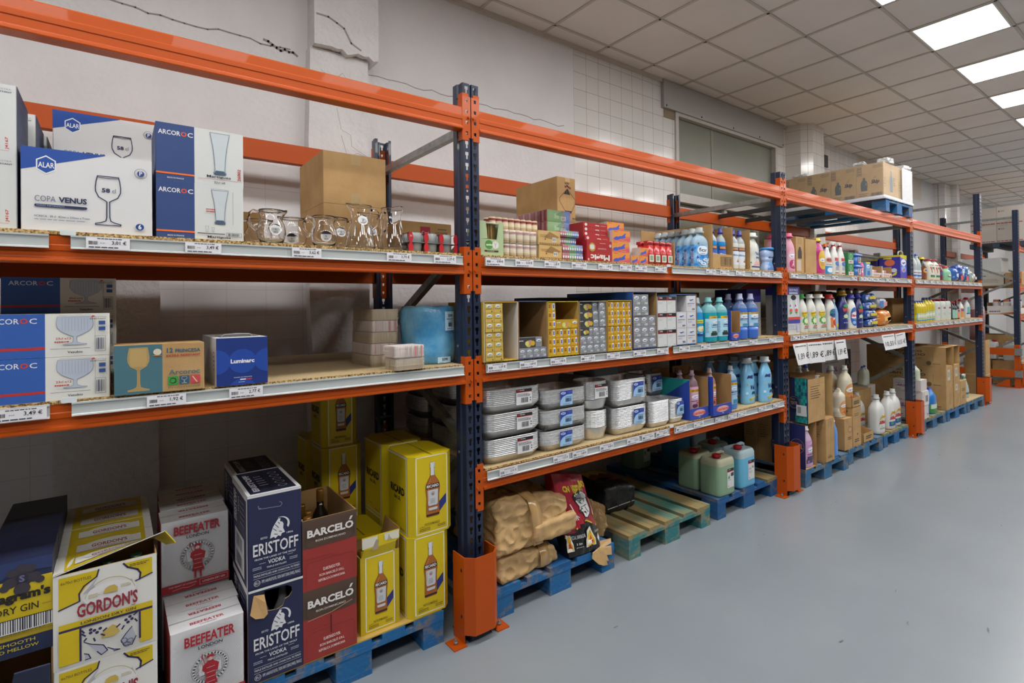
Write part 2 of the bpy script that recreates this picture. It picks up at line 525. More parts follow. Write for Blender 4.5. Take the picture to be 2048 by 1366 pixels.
# window with roller-shutter box
FRAME = P('#bdbab4', .45); FRAMED = P('#8f8d88', .45)
def frosted():
    m, t, b = nt('grimy frosted glass')
    L = t.links.new
    tc = N(t, 'ShaderNodeTexCoord'); n1 = N(t, 'ShaderNodeTexNoise', _Scale=1.4, _Detail=9.)
    rp = N(t, 'ShaderNodeValToRGB'); rp.color_ramp.elements[0].color = hexc('#6a6d63'); rp.color_ramp.elements[1].color = hexc('#8a8a7d')
    L(tc.outputs['Object'], n1.inputs['Vector']); L(n1.outputs[0], rp.inputs[0]); L(rp.outputs[0], b.inputs['Base Color'])
    b.inputs['Roughness'].default_value = .35
    return m
PANE = frosted()
w = thing('window_1', 'wide aluminium window with grimy panes under grey shutter box', 'window'); struct(w)
mb = MB()
for b in ((3.19, 1.37, 3.50, 5.20, 1.45, 3.54), (3.19, 1.37, 1.3, 3.235, 1.45, 3.5), (5.155, 1.37, 1.3, 5.20, 1.45, 3.5), (3.235, 1.365, 2.60, 5.155, 1.45, 2.69), (3.235, 1.37, 1.3, 5.155, 1.45, 1.34), (4.05, 1.385, 1.34, 4.10, 1.45, 2.60), (4.72, 1.385, 1.34, 4.76, 1.45, 2.6), (3.235, 1.38, 2.52, 5.155, 1.45, 2.55)):
    mb.box(*b, FRAME)
mb.build('window_frame', w)
mb = MB(); mb.box(3.235, 1.43, 2.69, 5.155, 1.44, 3.5, PANE); mb.box(3.87, 1.425, 2.69, 3.90, 1.43, 3.5, P('#8d8a7b', .5)); mb.build('glass_pane', w)
for x0, x1 in ((3.235, 4.05), (4.10, 4.72), (4.76, 5.155)):
    mb = MB(); mb.box(x0, 1.43, 1.34, x1, 1.44, 2.6, PANE); mb.build('glass_pane', w)
mb = MB(); mb.box(2.98, 1.35, 3.535, 5.335, 1.39, ZC-.002, P('#a9a7a5', .5)); 
for x in (3.02, 3.6, 4.2, 4.75, 5.3): mb.cyl(x, 1.348, 3.55, 3.565, .006, BLACK, 8)
mb.box(3.02, 1.385, 3.45, 3.19, 1.392, 3.545, P('#8d8069', .8))
mb.build('shutter_box', w)
w = thing('window_2', 'dark low window in the recessed wall behind the detergent bay', 'window'); struct(w)
mb = MB(); mb.box(7.75, 1.60, 1.75, 9.9, 1.62, 2.32, FRAMED); mb.build('window_frame', w)
mb = MB(); mb.box(7.82, 1.59, 1.78, 8.75, 1.60, 2.28, PANE); mb.box(8.85, 1.59, 1.78, 9.8, 1.60, 2.28, PANE); mb.build('glass_pane', w)
mb = MB(); mb.box(6.46, 1.372, 3.47, 6.60, 1.39, 3.64, P('#3b3937', .6))
for i in range(5): mb.box(6.475, 1.368, 3.49+.028*i, 6.585, 1.373, 3.503+.028*i, P('#565250', .6))
tag(mb.build('wall_vent'), 'small dark square vent on tiled wall right of tiled column', 'vent')
mb = MB(); mb.tube([(6.0, 1.33, 2.27), (9.9, 1.33, 2.2)], .03, STEEL, 10)
for x in (6.4, 7.3, 8.2, 9.1): mb.box(x-.02, 1.3, 2.2, x+.02, 1.39, 2.31, STEEL)
tag(mb.build('wall_pipe'), 'grey pipe running along the wall behind the detergent bay', 'pipe')

# ceiling lamps: square LED panels set in the grid
LED = emit('led diffuser', LAMP)
def led(i, j, label, group):
    x = 1.4745+.6*i; y = 1.2076-.6*j
    t = thing('ceiling_light', label, 'ceiling light', (x+.3, y-.3, ZC), 0, group)
    m1 = MB(); 
    for b in ((-.288, -.288, -.004, .288, -.274, .005), (-.288, .274, -.004, .288, .288, .005), (-.288, -.274, -.004, -.274, .274, .005), (.274, -.274, -.004, .288, .274, .005)):
        m1.box(*b, P('#e2e2df', .5))
    m1.build('lamp_frame', t)
    m2 = MB(); m2.box(-.274, -.274, -.002, .274, .274, .004, LED); m2.build('diffuser', t)
    return t
n = 0
led0 = None
for j in (3, 7):
    for i in range(-10, 25, 2):
        if j == 3 and i in (2, 4, 6, 8, 10):
            lab, g = 'square LED ceiling panel, %s from the front in the visible row' % ORD[(i-2)//2], 'ceiling panels in view'
        else:
            lab, g = 'square LED ceiling panel out of the picture or far down the rows', 'other ceiling panels'
        if led0 is None:
            led0 = led(i, j, lab, g)
        else:
            dup(led0, (1.4745+.6*i+.3, 1.2076-.6*j-.3, ZC), None, lab, g)

# ================================================================== PALLET RACKING
BX = [-2.84, 0., 2.84075, 5.662, 8.452]
PITCHZ = .0517
def slots(mb, a, b, c, z0, z1, y, mat):
    """sheet-steel strip a..b with a column of key-hole slots at x=c"""
    wt, wn = .0085, .0045
    def q(xa, za, xb, zb):
        mb.face([(xa, y, za), (xb, y, za), (xb, y, zb), (xa, y, zb)], mat)
    q(a, z0, c-wt, z1); q(c+wt, z0, b, z1)
    n = int((z1-z0)/PITCHZ)
    zz = z0
    for k in range(n):
        zc = z1-.03-k*PITCHZ
        lo = zc-.017
        nxt = lo-(PITCHZ-.034)
        if nxt < z0: break
        q(c-wt, lo, c-wn, zc+.001); q(c+wn, lo, c+wt, zc+.001)
        q(c-wt, nxt, c+wt, lo) if k < n-1 else None
        zz = nxt
    q(c-wt, z0, c+wt, zz)
    q(c-wt, z1-.013, c+wt, z1)
def upright(parent, y, s, h):
    """hollow upright; web at y, open side towards s"""
    mb = MB()
    for a, b, c in ((-.041, -.006, -.0215), (.006, .041, .0215)):
        slots(mb, a, b, c, .004, h, y, NAVY)
    g = y+s*.010
    mb.face([(-.006, y, .004), (-.004, g, .004), (-.004, g, h), (-.006, y, h)], NAVY)
    mb.face([(-.004, g, .004), (.004, g, .004), (.004, g, h), (-.004, g, h)], NAVY)
    mb.face([(.004, g, .004), (.006, y, .004), (.006, y, h), (.004, g, h)], NAVY)
    for sx in (-1, 1):
        for (xa, ya), (xb, yb) in (((.041, 0), (.041, .035)), ((.041, .035), (.049, .042)), ((.049, .042), (.049, .078)), ((.049, .078), (.034, .078))):
            mb.face([(sx*xa, y+s*ya, .004), (sx*xb, y+s*yb, .004), (sx*xb, y+s*yb, h), (sx*xa, y+s*ya, h)], NAVY)
    o = mb.build('upright', parent)
    md = o.modifiers.new('sheet', 'SOLIDIFY'); md.thickness = .0022; md.offset = 0
    return o
YB = 1.175
def frame(x, h, label, braces):
    t = thing('rack_frame', label, 'rack frame', (x, 0, 0), 0, 'upright frames of the racking')
    upright(t, 0, 1, h); upright(t, YB, -1, h)
    for (ya, za), (yb, zb) in braces:
        mb = MB()
        d = Vector((0, yb-ya, zb-za)); d.normalize(); nrm = Vector((0, -d.z, d.y))
        p0, p1 = Vector((0, ya, za)), Vector((0, yb, zb))
        w = .019
        prof = [(-.016, -w), (.016, -w), (.016, -w+.003), (-.013, -w+.003), (-.013, w-.003), (.016, w-.003), (.016, w), (-.016, w)]
        mb.rings([[p+Vector((px, 0, 0))+nrm*q for px, q in prof] for p in (p0, p1)], STEEL, smooth=False)
        mb.build('brace', t)
    for y in (.05, YB-.05):
        mb = MB()
        mb.box(-.06, y-.09, 0, .06, y+.07, .006, NAVY); mb.box(-.046, y-.09, .006, .046, y-.078, .022, NAVY)
        mb.tube([(-.05, y-.075, .012), (.05, y-.075, .012)], .009, NAVY, 8)
        for sx in (-.04, .04): mb.cyl(sx, y-.055, .006, .016, .008, STEEL, 6)
        mb.build('foot_plate', t)
    mb = MB()
    for z in (.35, .85, 1.35, 1.85, 2.38):
        for y in (.055, YB-.055): mb.rings([[(xx, y+.007*cos(a), z+.007*sin(a)) for a in [2*pi*k/6 for k in range(6)]] for xx in (-.053, .053)], STEEL, smooth=False)
    mb.build('bolts', t)
    return t
BR = [((.06, 2.385), (YB-.06, 2.385)), ((.06, .12), (YB-.06, .12)), ((.06, 1.85), (YB-.06, 1.36)), ((YB-.06, 1.34), (.06, .87)), ((.06, .83), (YB-.06, .2)), ((YB-.06, 2.33), (.06, 1.87))]
BR3 = [b for b in BR if b[0][1] < 2.38]+[((.06, 2.965), (YB-.06, 2.965))]
frame(BX[0], 2.586, 'navy rack frame left of the picture, supporting the wine glass bay', BR)
frame(BX[1], 2.586, 'navy rack frame standing nearest, between jug bay and foil tray bay', [b for b in BR if b[0] != (YB-.06, 2.33)])
frame(BX[2], 2.586, 'navy rack frame beside the tall stack of textile cartons', [b for b in BR if b[0] != (YB-.06, 2.33)])
frame(BX[3], 2.586, 'navy rack frame at right end of wrapped pallet load', [b for b in BR if b[0] != (YB-.06, 2.33)])
frame(BX[4], 3.09, 'tall navy rack frame closing the row, with bare top', BR3)
frame(10.76, 3.09, 'tall navy rack frame beyond the cross aisle with end barrier', BR3)
frame(13.6, 3.09, 'farthest navy rack frame of the second row of racking', BR3)

def connector(parent, sx, y, ys, ztop):
    """end plate of a beam: sx=+1 at the right end of the beam (left side of a post)"""
    mb = MB()
    H = .2212
    zs = [ztop-.032-k*PITCHZ for k in range(4)]
    # front plate 2 mm thick with punched windows, chamfered inner corners
    a, b = .0025, .041
    c = .0215
    def q(x0, z0, x1, z1): mb.box(min(x0, x1), y-.003, z0, max(x0, x1), y, z1, ORANGE)
    q(a+.004, ztop-H+.012, c-.006, ztop-.012) if False else None
    q(a, ztop-H+.014, c-.0065, ztop-.014); q(a+.010, ztop-.014, c-.0065, ztop); q(a+.010, ztop-H, c-.0065, ztop-H+.014)
    q(c+.0065, ztop-H, b+.004, ztop)
    zz = ztop
    for z in zs:
        q(c-.0065, z+.0085, c+.0065, zz); zz = z-.0085
    q(c-.0065, ztop-H, c+.0065, zz)
    for z in zs:    # bent-in hooks behind the windows
        mb.box(c-.0065, y-.001, z-.0085, c-.004, y+.006, z+.004, ORANGE)
        mb.box(c-.004, y+.001, z-.0085, c+.0065, y+.005, z-.006, STEEL)
    # side plate along the beam direction
    mb.box(b+.002, y, ztop-H, b+.005, y+.062*ys, ztop, ORANGE) if ys > 0 else mb.box(b+.002, y-.062, ztop-H, b+.005, y, ztop, ORANGE)
    for z in (ztop-.018, ztop-H+.018):
        mb.cyl(b+.003, y+.042*ys, z-.004, z+.004, .006, BLACK, 8)
    for v in range(len(mb.v)):
        X, Y_, Z = mb.v[v]; mb.v[v] = (X*sx, Y_, Z)
    if sx < 0:
        mb.f = [tuple(reversed(f)) for f in mb.f]
    o = mb.build('end_connector', parent)
    m2 = MB()
    m2.rings([[(sx*.013+.0062*cos(2*pi*k/10), yy, ztop-.112+.0062*sin(2*pi*k/10)) for k in range(10)] for yy in (y-.012, y-.002)], ORANGE)
    m2.build('locking_pin', o)
    return o
def beam(x0, x1, ztop, zconn, y, ys, label, hgt=.105):
    """beam between two posts with end connectors; front beams have y=0, rear beams face the wall"""
    t = thing('rack_beam', label, 'rack beam', (x0, y, 0), 0, 'orange beams of the racking')
    L = x1-x0; zb = ztop-hgt
    f = -1 if ys > 0 else 1
    g = .002
    prof = [(.050, zb), (-.008, zb), (-.0095, zb+.004), (-.0085, zb+.012), (-.002, zb+.0155), (-.001, zb+.02), (-.001, zb+hgt*.42), (-.0035, zb+hgt*.45), (-.0035, zb+hgt*.62), (-.001, zb+hgt*.66), (-.001, ztop-.004), (.002, ztop), (.050, ztop)]
    mb = MB()
    mb.prism([(p*(-f), z) for p, z in prof], 'x', .0455, L-.0455, ORANGE)
    mb.build('beam_profile', t)
    a = connector(t, 1, 0, ys, zconn)
    b = connector(t, -1, 0, ys, zconn); b.location = (L, 0, 0)
    return t
def shelf(i, z, name, conn):
    x0, x1 = BX[i], BX[i+1]
    bays = ['wine glass and jug bay', 'foil tray bay', 'pale detergent bay', 'last bay of the row']
    beam(x0, x1, z, conn, -.001, 1, 'orange front beam of %s, %s' % (bays[i], name), .086)
    beam(x0, x1, z, conn, YB+.001, -1, 'orange rear beam of %s, %s' % (bays[i], name), .086)
LEVELS = {'upper shelf': (1.772, 1.816), 'second shelf': (1.262, 1.302)}
for i in range(4):
    bays = ['wine glass and jug bay', 'foil tray bay', 'pale detergent bay', 'last bay of the row'][i]
    beam(BX[i], BX[i+1], 2.47, 2.537, -.001, 1, 'orange top front beam over %s' % bays)
    beam(BX[i], BX[i+1], 2.47, 2.537, YB+.001, -1, 'orange top rear beam over %s' % bays)
    for nm, (z, cz) in LEVELS.items(): shelf(i, z, nm, cz)
shelf(1, .750, 'lowest shelf', .790)
for z, cz, nm in ((2.47, 2.537, 'at the top'), (1.772, 1.816, 'at shelf height'), (1.262, 1.302, 'at waist height')):
    beam(10.76, 13.6, z, cz, -.001, 1, 'orange front beam of rack beyond the cross aisle, %s' % nm, .1)
    beam(10.76, 13.6, z, cz, YB+.001, -1, 'orange rear beam of rack beyond the cross aisle, %s' % nm, .1)
def board(x0, x1, z, label):
    mb = MB()
    mb.box(x0, -.004, z, x1, 1.16, z+.0015+.0095, CHIPE, 'u'); mb.face([(x0, -.004, z+.011), (x1, -.004, z+.011), (x1, 1.16, z+.011), (x0, 1.16, z+.011)], CHIP)
    return tag(mb.build('shelf_board'), label, 'shelf board', 'chipboard shelf boards')
BN = ['wine glass bay', 'foil tray bay', 'pale detergent bay', 'last bay']
for i in range(4):
    a, m_, c = BX[i]+.056, (BX[i]+BX[i+1])/2, BX[i+1]-.056
    for z, nm in ((1.772, 'upper'), (1.2572, 'second'))+(((.750, 'lowest'),) if i == 1 else ()):
        board(a, m_-.001, z, 'chipboard panel, left half of %s level in %s' % (nm, BN[i])); board(m_+.001, c, z, 'chipboard panel, right half of %s level in %s' % (nm, BN[i]))
for z, nm in ((1.772, 'shelf-height'), (1.262, 'waist-height')):
    board(10.82, 13.54, z, 'chipboard panel on %s level of rack beyond aisle' % nm)
Z1, Z2, Z3, ZP = 1.7835, 1.2685, .7615, .144

# orange post guards
def guard(x, label, w=.05):
    t = thing('post_guard', label, 'post guard', (x, 0, 0), 0, 'orange post guards')
    mb = MB()
    out = [(-.086, .06), (-.086, -.045), (-w, -.085), (w, -.085), (.086, -.045), (.086, .06)]
    inn = [(-.081, .06), (-.081, -.042), (-w+.002, -.080), (w-.002, -.080), (.081, -.042), (.081, .06)]
    for k in range(5):
        zb = .0 if k in (0, 4) else .045
        a, b, c, d = out[k], out[k+1], inn[k+1], inn[k]
        z0 = .045 if k in (1, 2, 3) else .0
        mb.rings([[(p[0], p[1], z) for p in (a, b, c, d)] for z in (z0, .395)], ORANGE, smooth=False)
    for z in (.12, .33):
        for sx in (-1, 1):
            mb.rings([[(sx*xx, -.02+.007*cos(2*pi*k/8), z+.009*sin(2*pi*k/8)) for k in range(8)] for xx in (.0855, .0866)], BLACK, smooth=False)
    mb.build('shield', t)
    for sx in (-1, 1):
        m2 = MB()
        m2.box(min(sx*.081, sx*.145), -.06, 0, max(sx*.081, sx*.145), .028, .006, ORANGE)
        m2.build('foot', t)
        m3 = MB(); m3.cyl(sx*.115, -.016, .006, .018, .011, STEEL, 6); m3.cyl(sx*.115, -.016, .018, .028, .005, STEEL, 8); m3.build('anchor_bolt', t)
    return t
g0 = guard(0, 'orange steel post guard around nearest post, beside yellow cases')
dup(g0, (BX[2], 0, 0), None, 'orange steel post guard beside the blue textile carton')
dup(g0, (BX[3], 0, 0), None, 'orange steel post guard right of the white laundry bottles')
dup(g0, (BX[4], 0, 0), None, 'orange steel post guard at row end beside tall cardboard')
dup(g0, (10.76, 0, 0), None, 'orange steel post guard of rack beyond the cross aisle')

# price rails and clips
def rail(x0, x1, ztop, label):
    mb = MB()
    L = x1-x0
    mb.prism([(-.012, ztop), (-.0195, ztop-.001), (-.0195, ztop-.006), (-.016, ztop-.007), (-.0155, ztop-.036), (-.021, ztop-.0375), (-.021, ztop-.042), (-.0125, ztop-.042)], 'x', x0, x1, RAILM)
    o = mb.build('price_rail')
    o.data.materials.append(P('#d9dcdb', .35))
    for p in o.data.polygons:
        if p.center.z < ztop-.0365: p.material_index = 1
    return tag(o, label, 'price rail', 'grey price rails on the beams')
for i in range(4):
    for z, nm in ((1.772, 'upper'), (1.262, 'second'))+(((.750, 'lowest'),) if i == 1 else ()):
        m_ = {0: -1.415, 1: 1.408, 2: 4.20, 3: 7.05}[i]
        rail(BX[i]+.06, m_-.024, z-.001, 'grey price rail, left one on %s shelf of %s' % (nm, BN[i]))
        rail(m_+.024 if i < 2 else m_+.01, BX[i+1]-.058, z-.001, 'grey price rail, right one on %s shelf of %s' % (nm, BN[i]))
CLIP = P('#cfd6da', .3)
for i, (x, z, nm) in enumerate(((-1.397, 1.772, 'upper shelf of wine glass bay'), (-1.397, 1.262, 'second shelf of wine glass bay'), (1.404, 1.772, 'upper shelf of foil tray bay'), (1.40, 1.262, 'second shelf of foil tray bay'), (1.41, .75, 'lowest shelf of foil tray bay'))):
    mb = MB(); mb.prism(rrect(.036, .016, .004), 'y', -.012, -.005, CLIP)
    mb.box(-.012, -.0045, 0, .012, .004, .0025, CLIP)
    tag(mb.build('rail_clip', None, (x, -.002, z+.006)), 'small pale clip between the price rails, %s' % nm, 'clip', 'pale clips between price rails')
def price(x, w, z, txt, label, blank=False, h=.037):
    mb = MB()
    mb.box(0, 0, 0, w, .0008, h, P('#e0dfe4', .55))
    a = art(mb, (0, 0, 0), (w, 0, 0), (0, 0, h))
    a.lines(.25, .84, .85, .93, '#3a3a42', 1, 3, .8)
    a.bars(.06, .38, .26, .68, '#2c2c32', 12, int(x*100))
    a.lines(.06, .10, .85, .22, '#3a3a42', 1, 5, .7)
    if txt:
        a.text('PVP', .32, .46, .42, .56, '#3a3a42')
        a.text(txt, .58, .38, .92, .76, '#1c1c22', .01)
    else:
        a.lines(.6, .4, .95, .7, '#33333a', 1, 9, .9)
    o = mb.build('price_tag', None, (x, -.0232, z-.0395))
    return tag(o, label, 'price tag', 'white price tags on the rails')
def tags(z, nm, lst):
    used = {}
    for k, (x, w, txt) in enumerate(lst):
        if txt: lab = 'white price tag reading %s on the %s, %s from left' % (txt.replace(',', '.'), nm, ORD[k] if k < 14 else 'last')
        else: lab = 'white price tag, %s from left along the %s' % (ORD[k], nm)
        price(x, w, z, txt, lab)
tags(1.7705, 'upper rail of jug bay', [(-1.356, .105, '3,01 €'), (-1.106, .103, '3,49 €'), (-.778, .104, '3,62 €'), (-.416, .107, '3,79 €'), (-.204, .108, '2,29 €')])
tags(1.2605, 'second rail of jug bay', [(-1.56, .115, '3,49 €'), (-1.211, .104, '1,92 €'), (-.983, .104, '2,77 €')])
tags(1.7705, 'upper rail of foil bay', [(.06, .105, '0,90 €'), (.229, .109, '0,54 €'), (.409, .105, '1,35 €'), (.592, .107, '0,99 €'), (.787, .108, '1,99 €'), (.957, .098, '2,90 €'), (1.086, .103, '3,85 €'), (1.262, .105, '1,45 €'), (1.779, .108, '2,39 €'), (1.939, .106, '2,79 €'), (2.13, .113, '2,76 €'), (2.347, .103, '2,25 €'), (2.479, .107, '2,75 €'), (2.64, .11, '4,99 €')])
tags(1.2605, 'second rail of foil bay', [(.064, .107, '1,29 €'), (.247, .106, '1,69 €'), (.44, .105, '1,20 €'), (.647, .105, '2,30 €'), (.842, .104, '2,95 €'), (1.061, .107, '6,20 €'), (1.271, .106, '8,50 €'), (1.483, .106, '10,90 €'), (1.711, .102, '2,40 €'), (2.037, .101, '1,89 €'), (2.292, .105, '1,85 €'), (2.565, .1, '1,29 €')])
tags(.7485, 'lowest rail of foil bay', [(.123, .104, '12,41 €'), (.45, .106, '12,55 €'), (.58, .106, '5,60 €'), (.779, .107, '10,89 €'), (.996, .102, '13,05 €'), (1.122, .108, '7,60 €'), (1.25, .107, '7,64 €'), (1.44, .105, '1,29 €'), (1.621, .106, '1,85 €'), (1.857, .101, '2,50 €'), (2.008, .106, '0,89 €'), (2.132, .103, '1,89 €'), (2.401, .104, '1,89 €'), (2.606, .098, '2,35 €')])
tags(1.7705, 'upper rail of detergent bay', [(x, .11, '') for x in (2.91, 3.171, 3.378, 3.633, 4.03, 4.23, 4.343, 4.464, 4.607, 4.85, 5.097, 5.46)])
tags(1.2605, 'second rail of detergent bay', [(x, .105, '') for x in (2.93, 3.06, 3.4, 3.56, 3.7, 3.84, 3.99, 4.24, 4.38, 4.52, 4.66, 4.8, 4.94, 5.44)])
tags(1.7705, 'upper rail of last bay', [(5.75+.22*k, .11, '') for k in range(12)])
tags(1.2605, 'second rail of last bay', [(5.75+.22*k, .11, '') for k in range(12)])
# ================================================================== CARTONS: helpers
NAVYB = '#252d52'
def case(name, label, loc, w, d, h, mat, cat='carton', group=None, rz=0., front=None, left=None, right=None, top=None, cham=0., lid=True, tape=None, lidmat=None):
    """closed carton, origin at its front left bottom corner"""
    t = thing(name, label, cat, loc, rz, group)
    mb = MB()
    c = cham or .0025
    mb.prism([(c, 0), (w-c, 0), (w, c), (w, d-c), (w-c, d), (c, d), (0, d-c), (0, c)], 'z', 0, h-.003 if lid else h, mat)
    if front: front(art(mb, (0 if not cham else c, 0, 0), (w-(2*c if cham else 0), 0, 0), (0, 0, h)))
    if left: left(art(mb, (0, d-(c if cham else 0), 0), (0, -d+(2*c if cham else 0), 0), (0, 0, h)))
    if right: right(art(mb, (w, c if cham else 0, 0), (0, d-(2*c if cham else 0), 0), (0, 0, h)))
    mb.build('body', t)
    if lid:
        m2 = MB()
        m2.prism([(c, 0), (w-c, 0), (w, c), (w, d-c), (w-c, d), (c, d), (0, d-c), (0, c)], 'z', h-.003, h, lidmat or mat)
        if top: top(art(m2, (0, 0, h), (w, 0, 0), (0, d, 0)))
        m2.build('lid', t)
    if tape:
        m3 = MB()
        x0, x1 = w*.5-.024, w*.5+.024
        m3.box(x0, -.0006, h-.05, x1, 0, h, tape); m3.box(x0, -.0006, h, x1, d, h+.0006, tape); m3.box(x0, -.0006, 0, x1, 0, .055, tape)
        m3.build('tape', t)
    return t
def tray(name, label, loc, w, d, h, mat, inside, cat='carton', group=None, rz=0., wall=.004, front=None, left=None, right=None, fh=None, open_='top', side_h=None, back_h=None):
    """carton with thick walls, open on top (open_='top') or cut away in front (open_='front')"""
    t = thing(name, label, cat, loc, rz, group)
    mb = MB()
    sh = side_h or h; bh = back_h or h
    mb.box(0, 0, 0, w, d, wall, mat)
    def wallbox(x0, y0, x1, y1, zt, outer):
        mb.box(x0, y0, wall, x1, y1, zt, inside)
    for (x0, y0, x1, y1, zt) in ((0, 0, wall, d, sh), (w-wall, 0, w, d, sh), (wall, d-wall, w-wall, d, bh)):
        mb.box(x0, y0, wall, x1, y1, zt, inside)
    mb.face([(-.0004, d, 0), (-.0004, 0, 0), (-.0004, 0, sh), (-.0004, d, sh)], mat)
    mb.face([(w+.0004, 0, 0), (w+.0004, d, 0), (w+.0004, d, sh), (w+.0004, 0, sh)], mat)
    mb.face([(w, d+.0004, 0), (0, d+.0004, 0), (0, d+.0004, bh), (w, d+.0004, bh)], mat)
    if open_ == 'top' or fh:
        z = fh or h
        mb.box(wall, 0, wall, w-wall, wall, z, inside)
        mb.face([(0, -.0004, 0), (w, -.0004, 0), (w, -.0004, z), (0, -.0004, z)], mat)
        if front: front(art(mb, (0, -.0004, 0), (w, 0, 0), (0, 0, z)))
    if left: left(art(mb, (-.0004, d, 0), (0, -d, 0), (0, 0, sh)))
    if right: right(art(mb, (w+.0004, 0, 0), (0, d, 0), (0, 0, sh)))
    mb.build('body', t)
    if open_ == 'front' and back_h is None:
        m2 = MB(); m2.box(0, 0, h-wall, w, d, h, mat); m2.build('lid', t)
    return t
GOB = [(.62, 0), (.66, .02), (.3, .05), (.12, .1), (.09, .16), (.1, .3), (.35, .36), (.75, .48), (.95, .62), (1, .75), (.95, .98), (.93, 1)]
WINE = [(.98, 0), (1, .025), (.55, .05), (.2, .085), (.12, .16), (.11, .48), (.3, .51), (.75, .57), (.98, .68), (1, .77), (.93, .9), (.83, 1)]
FLUTE = [(.56, 0), (.66, .03), (.55, .08), (.5, .12), (.56, .35), (.7, .65), (1, 1)]
# ---- upper shelf, jug bay: glassware cartons
def a_alar(A):
    A.poly([(0, 1), (0, .72), (.62, .995), (.62, 1)], '#1d4a9b')
    hx = [(.177+.082*sin(k*pi/3), .80+.115*cos(k*pi/3)) for k in range(6)]
    A.poly(hx, '#e4e4e6'); A.poly([(.177+(u-.177)*.86, .8+(v-.8)*.86) for u, v in hx], '#1d4a9b')
    A.text('ALAR', .12, .765, .236, .83, '#eeeeee', .012)
    A.text('58', .59, .53, .655, .585, '#1c2b50', .03); A.text('cl', .672, .53, .70, .585, '#55607a')
    A.outline(WINE, .64, .115, .735, .1, .0026, '#1c2b50'); A.line([(.555, .72), (.64, .708), (.725, .72)], .0018, '#1c2b50')
    A.text('COPA', .095, .355, .245, .425, '#6a7183'); A.text('VENUS', .265, .355, .475, .425, '#1c2b50', .035)
    A.rect(.105, .29, .465, .322, '#1c2b50'); A.ell(.105, .306, .0125, '#1c2b50'); A.ell(.465, .306, .0125, '#1c2b50'); A.text('PARED REFORZADA', .11, .297, .31, .315, '#9fb0d0')
    A.text('HORECA · 58 cl · 82mm x 230mm x 71mm', .093, .165, .495, .19, '#2f3b5b', .01); A.lines(.093, .13, .495, .15, '#8a90a0', 1, 4)
    A.ring(.905, .815, .052, .0012, '#5d6788'); A.ell(.905, .815, .03, '#1d3f86'); A.text('P', .893, .79, .918, .845, '#e4e4e6', .02)
    A.ell(.895, .115, .038, '#c9cede'); A.ell(.895, .115, .035, '#1d3f86'); A.text('6', .882, .085, .908, .15, '#eeeeee', .03)
gA = 'stem glass cartons with blue corner'
WBOX = P('#d3d3d4', .6, var=.02)
case('glass_carton', 'white carton of stem glasses marked 58 cl standing at front of upper shelf', (-1.501, .02, Z1), .309, .3, .2515, WBOX, 'carton', gA, front=a_alar, lid=False)
case('glass_carton', 'white stem glass carton at the back, under the raised one', (-1.46, .48, Z1), .309, .3, .2515, WBOX, 'carton', gA, front=a_alar, lid=False)
case('glass_carton', 'white stem glass carton peeking above the front one, set back', (-1.461, .5, Z1+.2515), .309, .3, .252, WBOX, 'carton', gA, front=a_alar, lid=False)
def a_mart(top):
    def f(A):
        A.rect(0, 0, .42, 1, '#2a4479'); A.text('ARCOR', .025, .80, .265, .88, '#e8e8ea', .012); A.text('O', .27, .80, .335, .88, '#e0562a', .02); A.text('C', .345, .80, .405, .88, '#e8e8ea', .012)
        A.rect(0, .115, .42, .145, '#e56a1e'); A.text('MADE IN FRANCE', .12, .04, .3, .065, '#d9dce6', .01)
        if top:
            A.outline(FLUTE, .715, .20, .95, .115, .0016, '#5c7086', '#c1c9cd'); A.outline([(.9, 0), (1, .3), (.7, 1)], .715, .2, .27, .07, 0, '', '#44586e')
            A.text('Martigues', .56, .125, .845, .18, '#20263a', .02); A.line([(.46, .105), (.93, .105)], .001, '#c04038')
            A.text('33cl x6', .645, .035, .775, .075, '#3a4258', .01); A.text('26002', .925, .12, .965, .34, '#b8322c', .02, 0, 90)
        else:
            A.outline(FLUTE, .715, .30, .91, .1, .0014, '#5c7086', '#c1c9cd'); A.outline([(.9, 0), (1, .3), (.7, 1)], .715, .3, .37, .06, 0, '', '#44586e')
            A.text('Martigues', .565, .03, .84, .085, '#20263a', .02); A.rect(.45, .115, .77, .128, '#20263a')
            A.line([(.61, .93), (.82, .93)], .0007, '#3a4258'); A.line([(.87, .3), (.87, .9)], .0007, '#3a4258'); A.lines(.55, .5, .66, .58, '#b8322c', 2, 4)
            A.outline(FLUTE, .56, .15, .25, .02, .0008, '#5c7086'); A.outline(FLUTE, .63, .15, .23, .016, .0008, '#5c7086')
            A.line([(.79, .08), (.97, .08), (.97, .15), (.79, .15)], .0009, '#3a4258', True); A.bars(.81, .09, .95, .14, '#3a4258', 12, 2)
    return f
GREYW = P('#cdd0cf', .5, var=.02)
def bl(A): A.rect(0, 0, 1, 1, '#2a4479'); A.lines(.85, .1, .95, .9, '#5f74a0', 1, 2)
gM = 'blue and white tumbler cartons'
case('glass_carton', 'blue and white tumbler carton, lower of two beside the stem glasses', (-1.181, .03, Z1), .254, .25, .197, GREYW, 'carton', gM, front=a_mart(0), left=bl, lid=False)
case('glass_carton', 'blue and white tumbler carton numbered 26002, upper of two', (-1.181, .03, Z1+.1971), .255, .25, .196, GREYW, 'carton', gM, front=a_mart(1), left=bl, lid=False)
def a_j4(A):
    A.text('J4167', .90, .10, .935, .27, '#c03a32', .015, 0, 90); A.text('RESISTANT', .8, .885, .96, .905, '#2a2f45', .02); A.text('EXTRA', .85, .925, .955, .945, '#8a8d98'); A.poly([(.8, .925), (.805, .96), (.83, .965), (.845, .95), (.84, .925)], '#c8503c')
    A.line([(.3, .08), (.93, .08)], .0008, '#c04038'); A.outline(GOB, .45, .15, .7, .16, .001, '#9aa4b0')
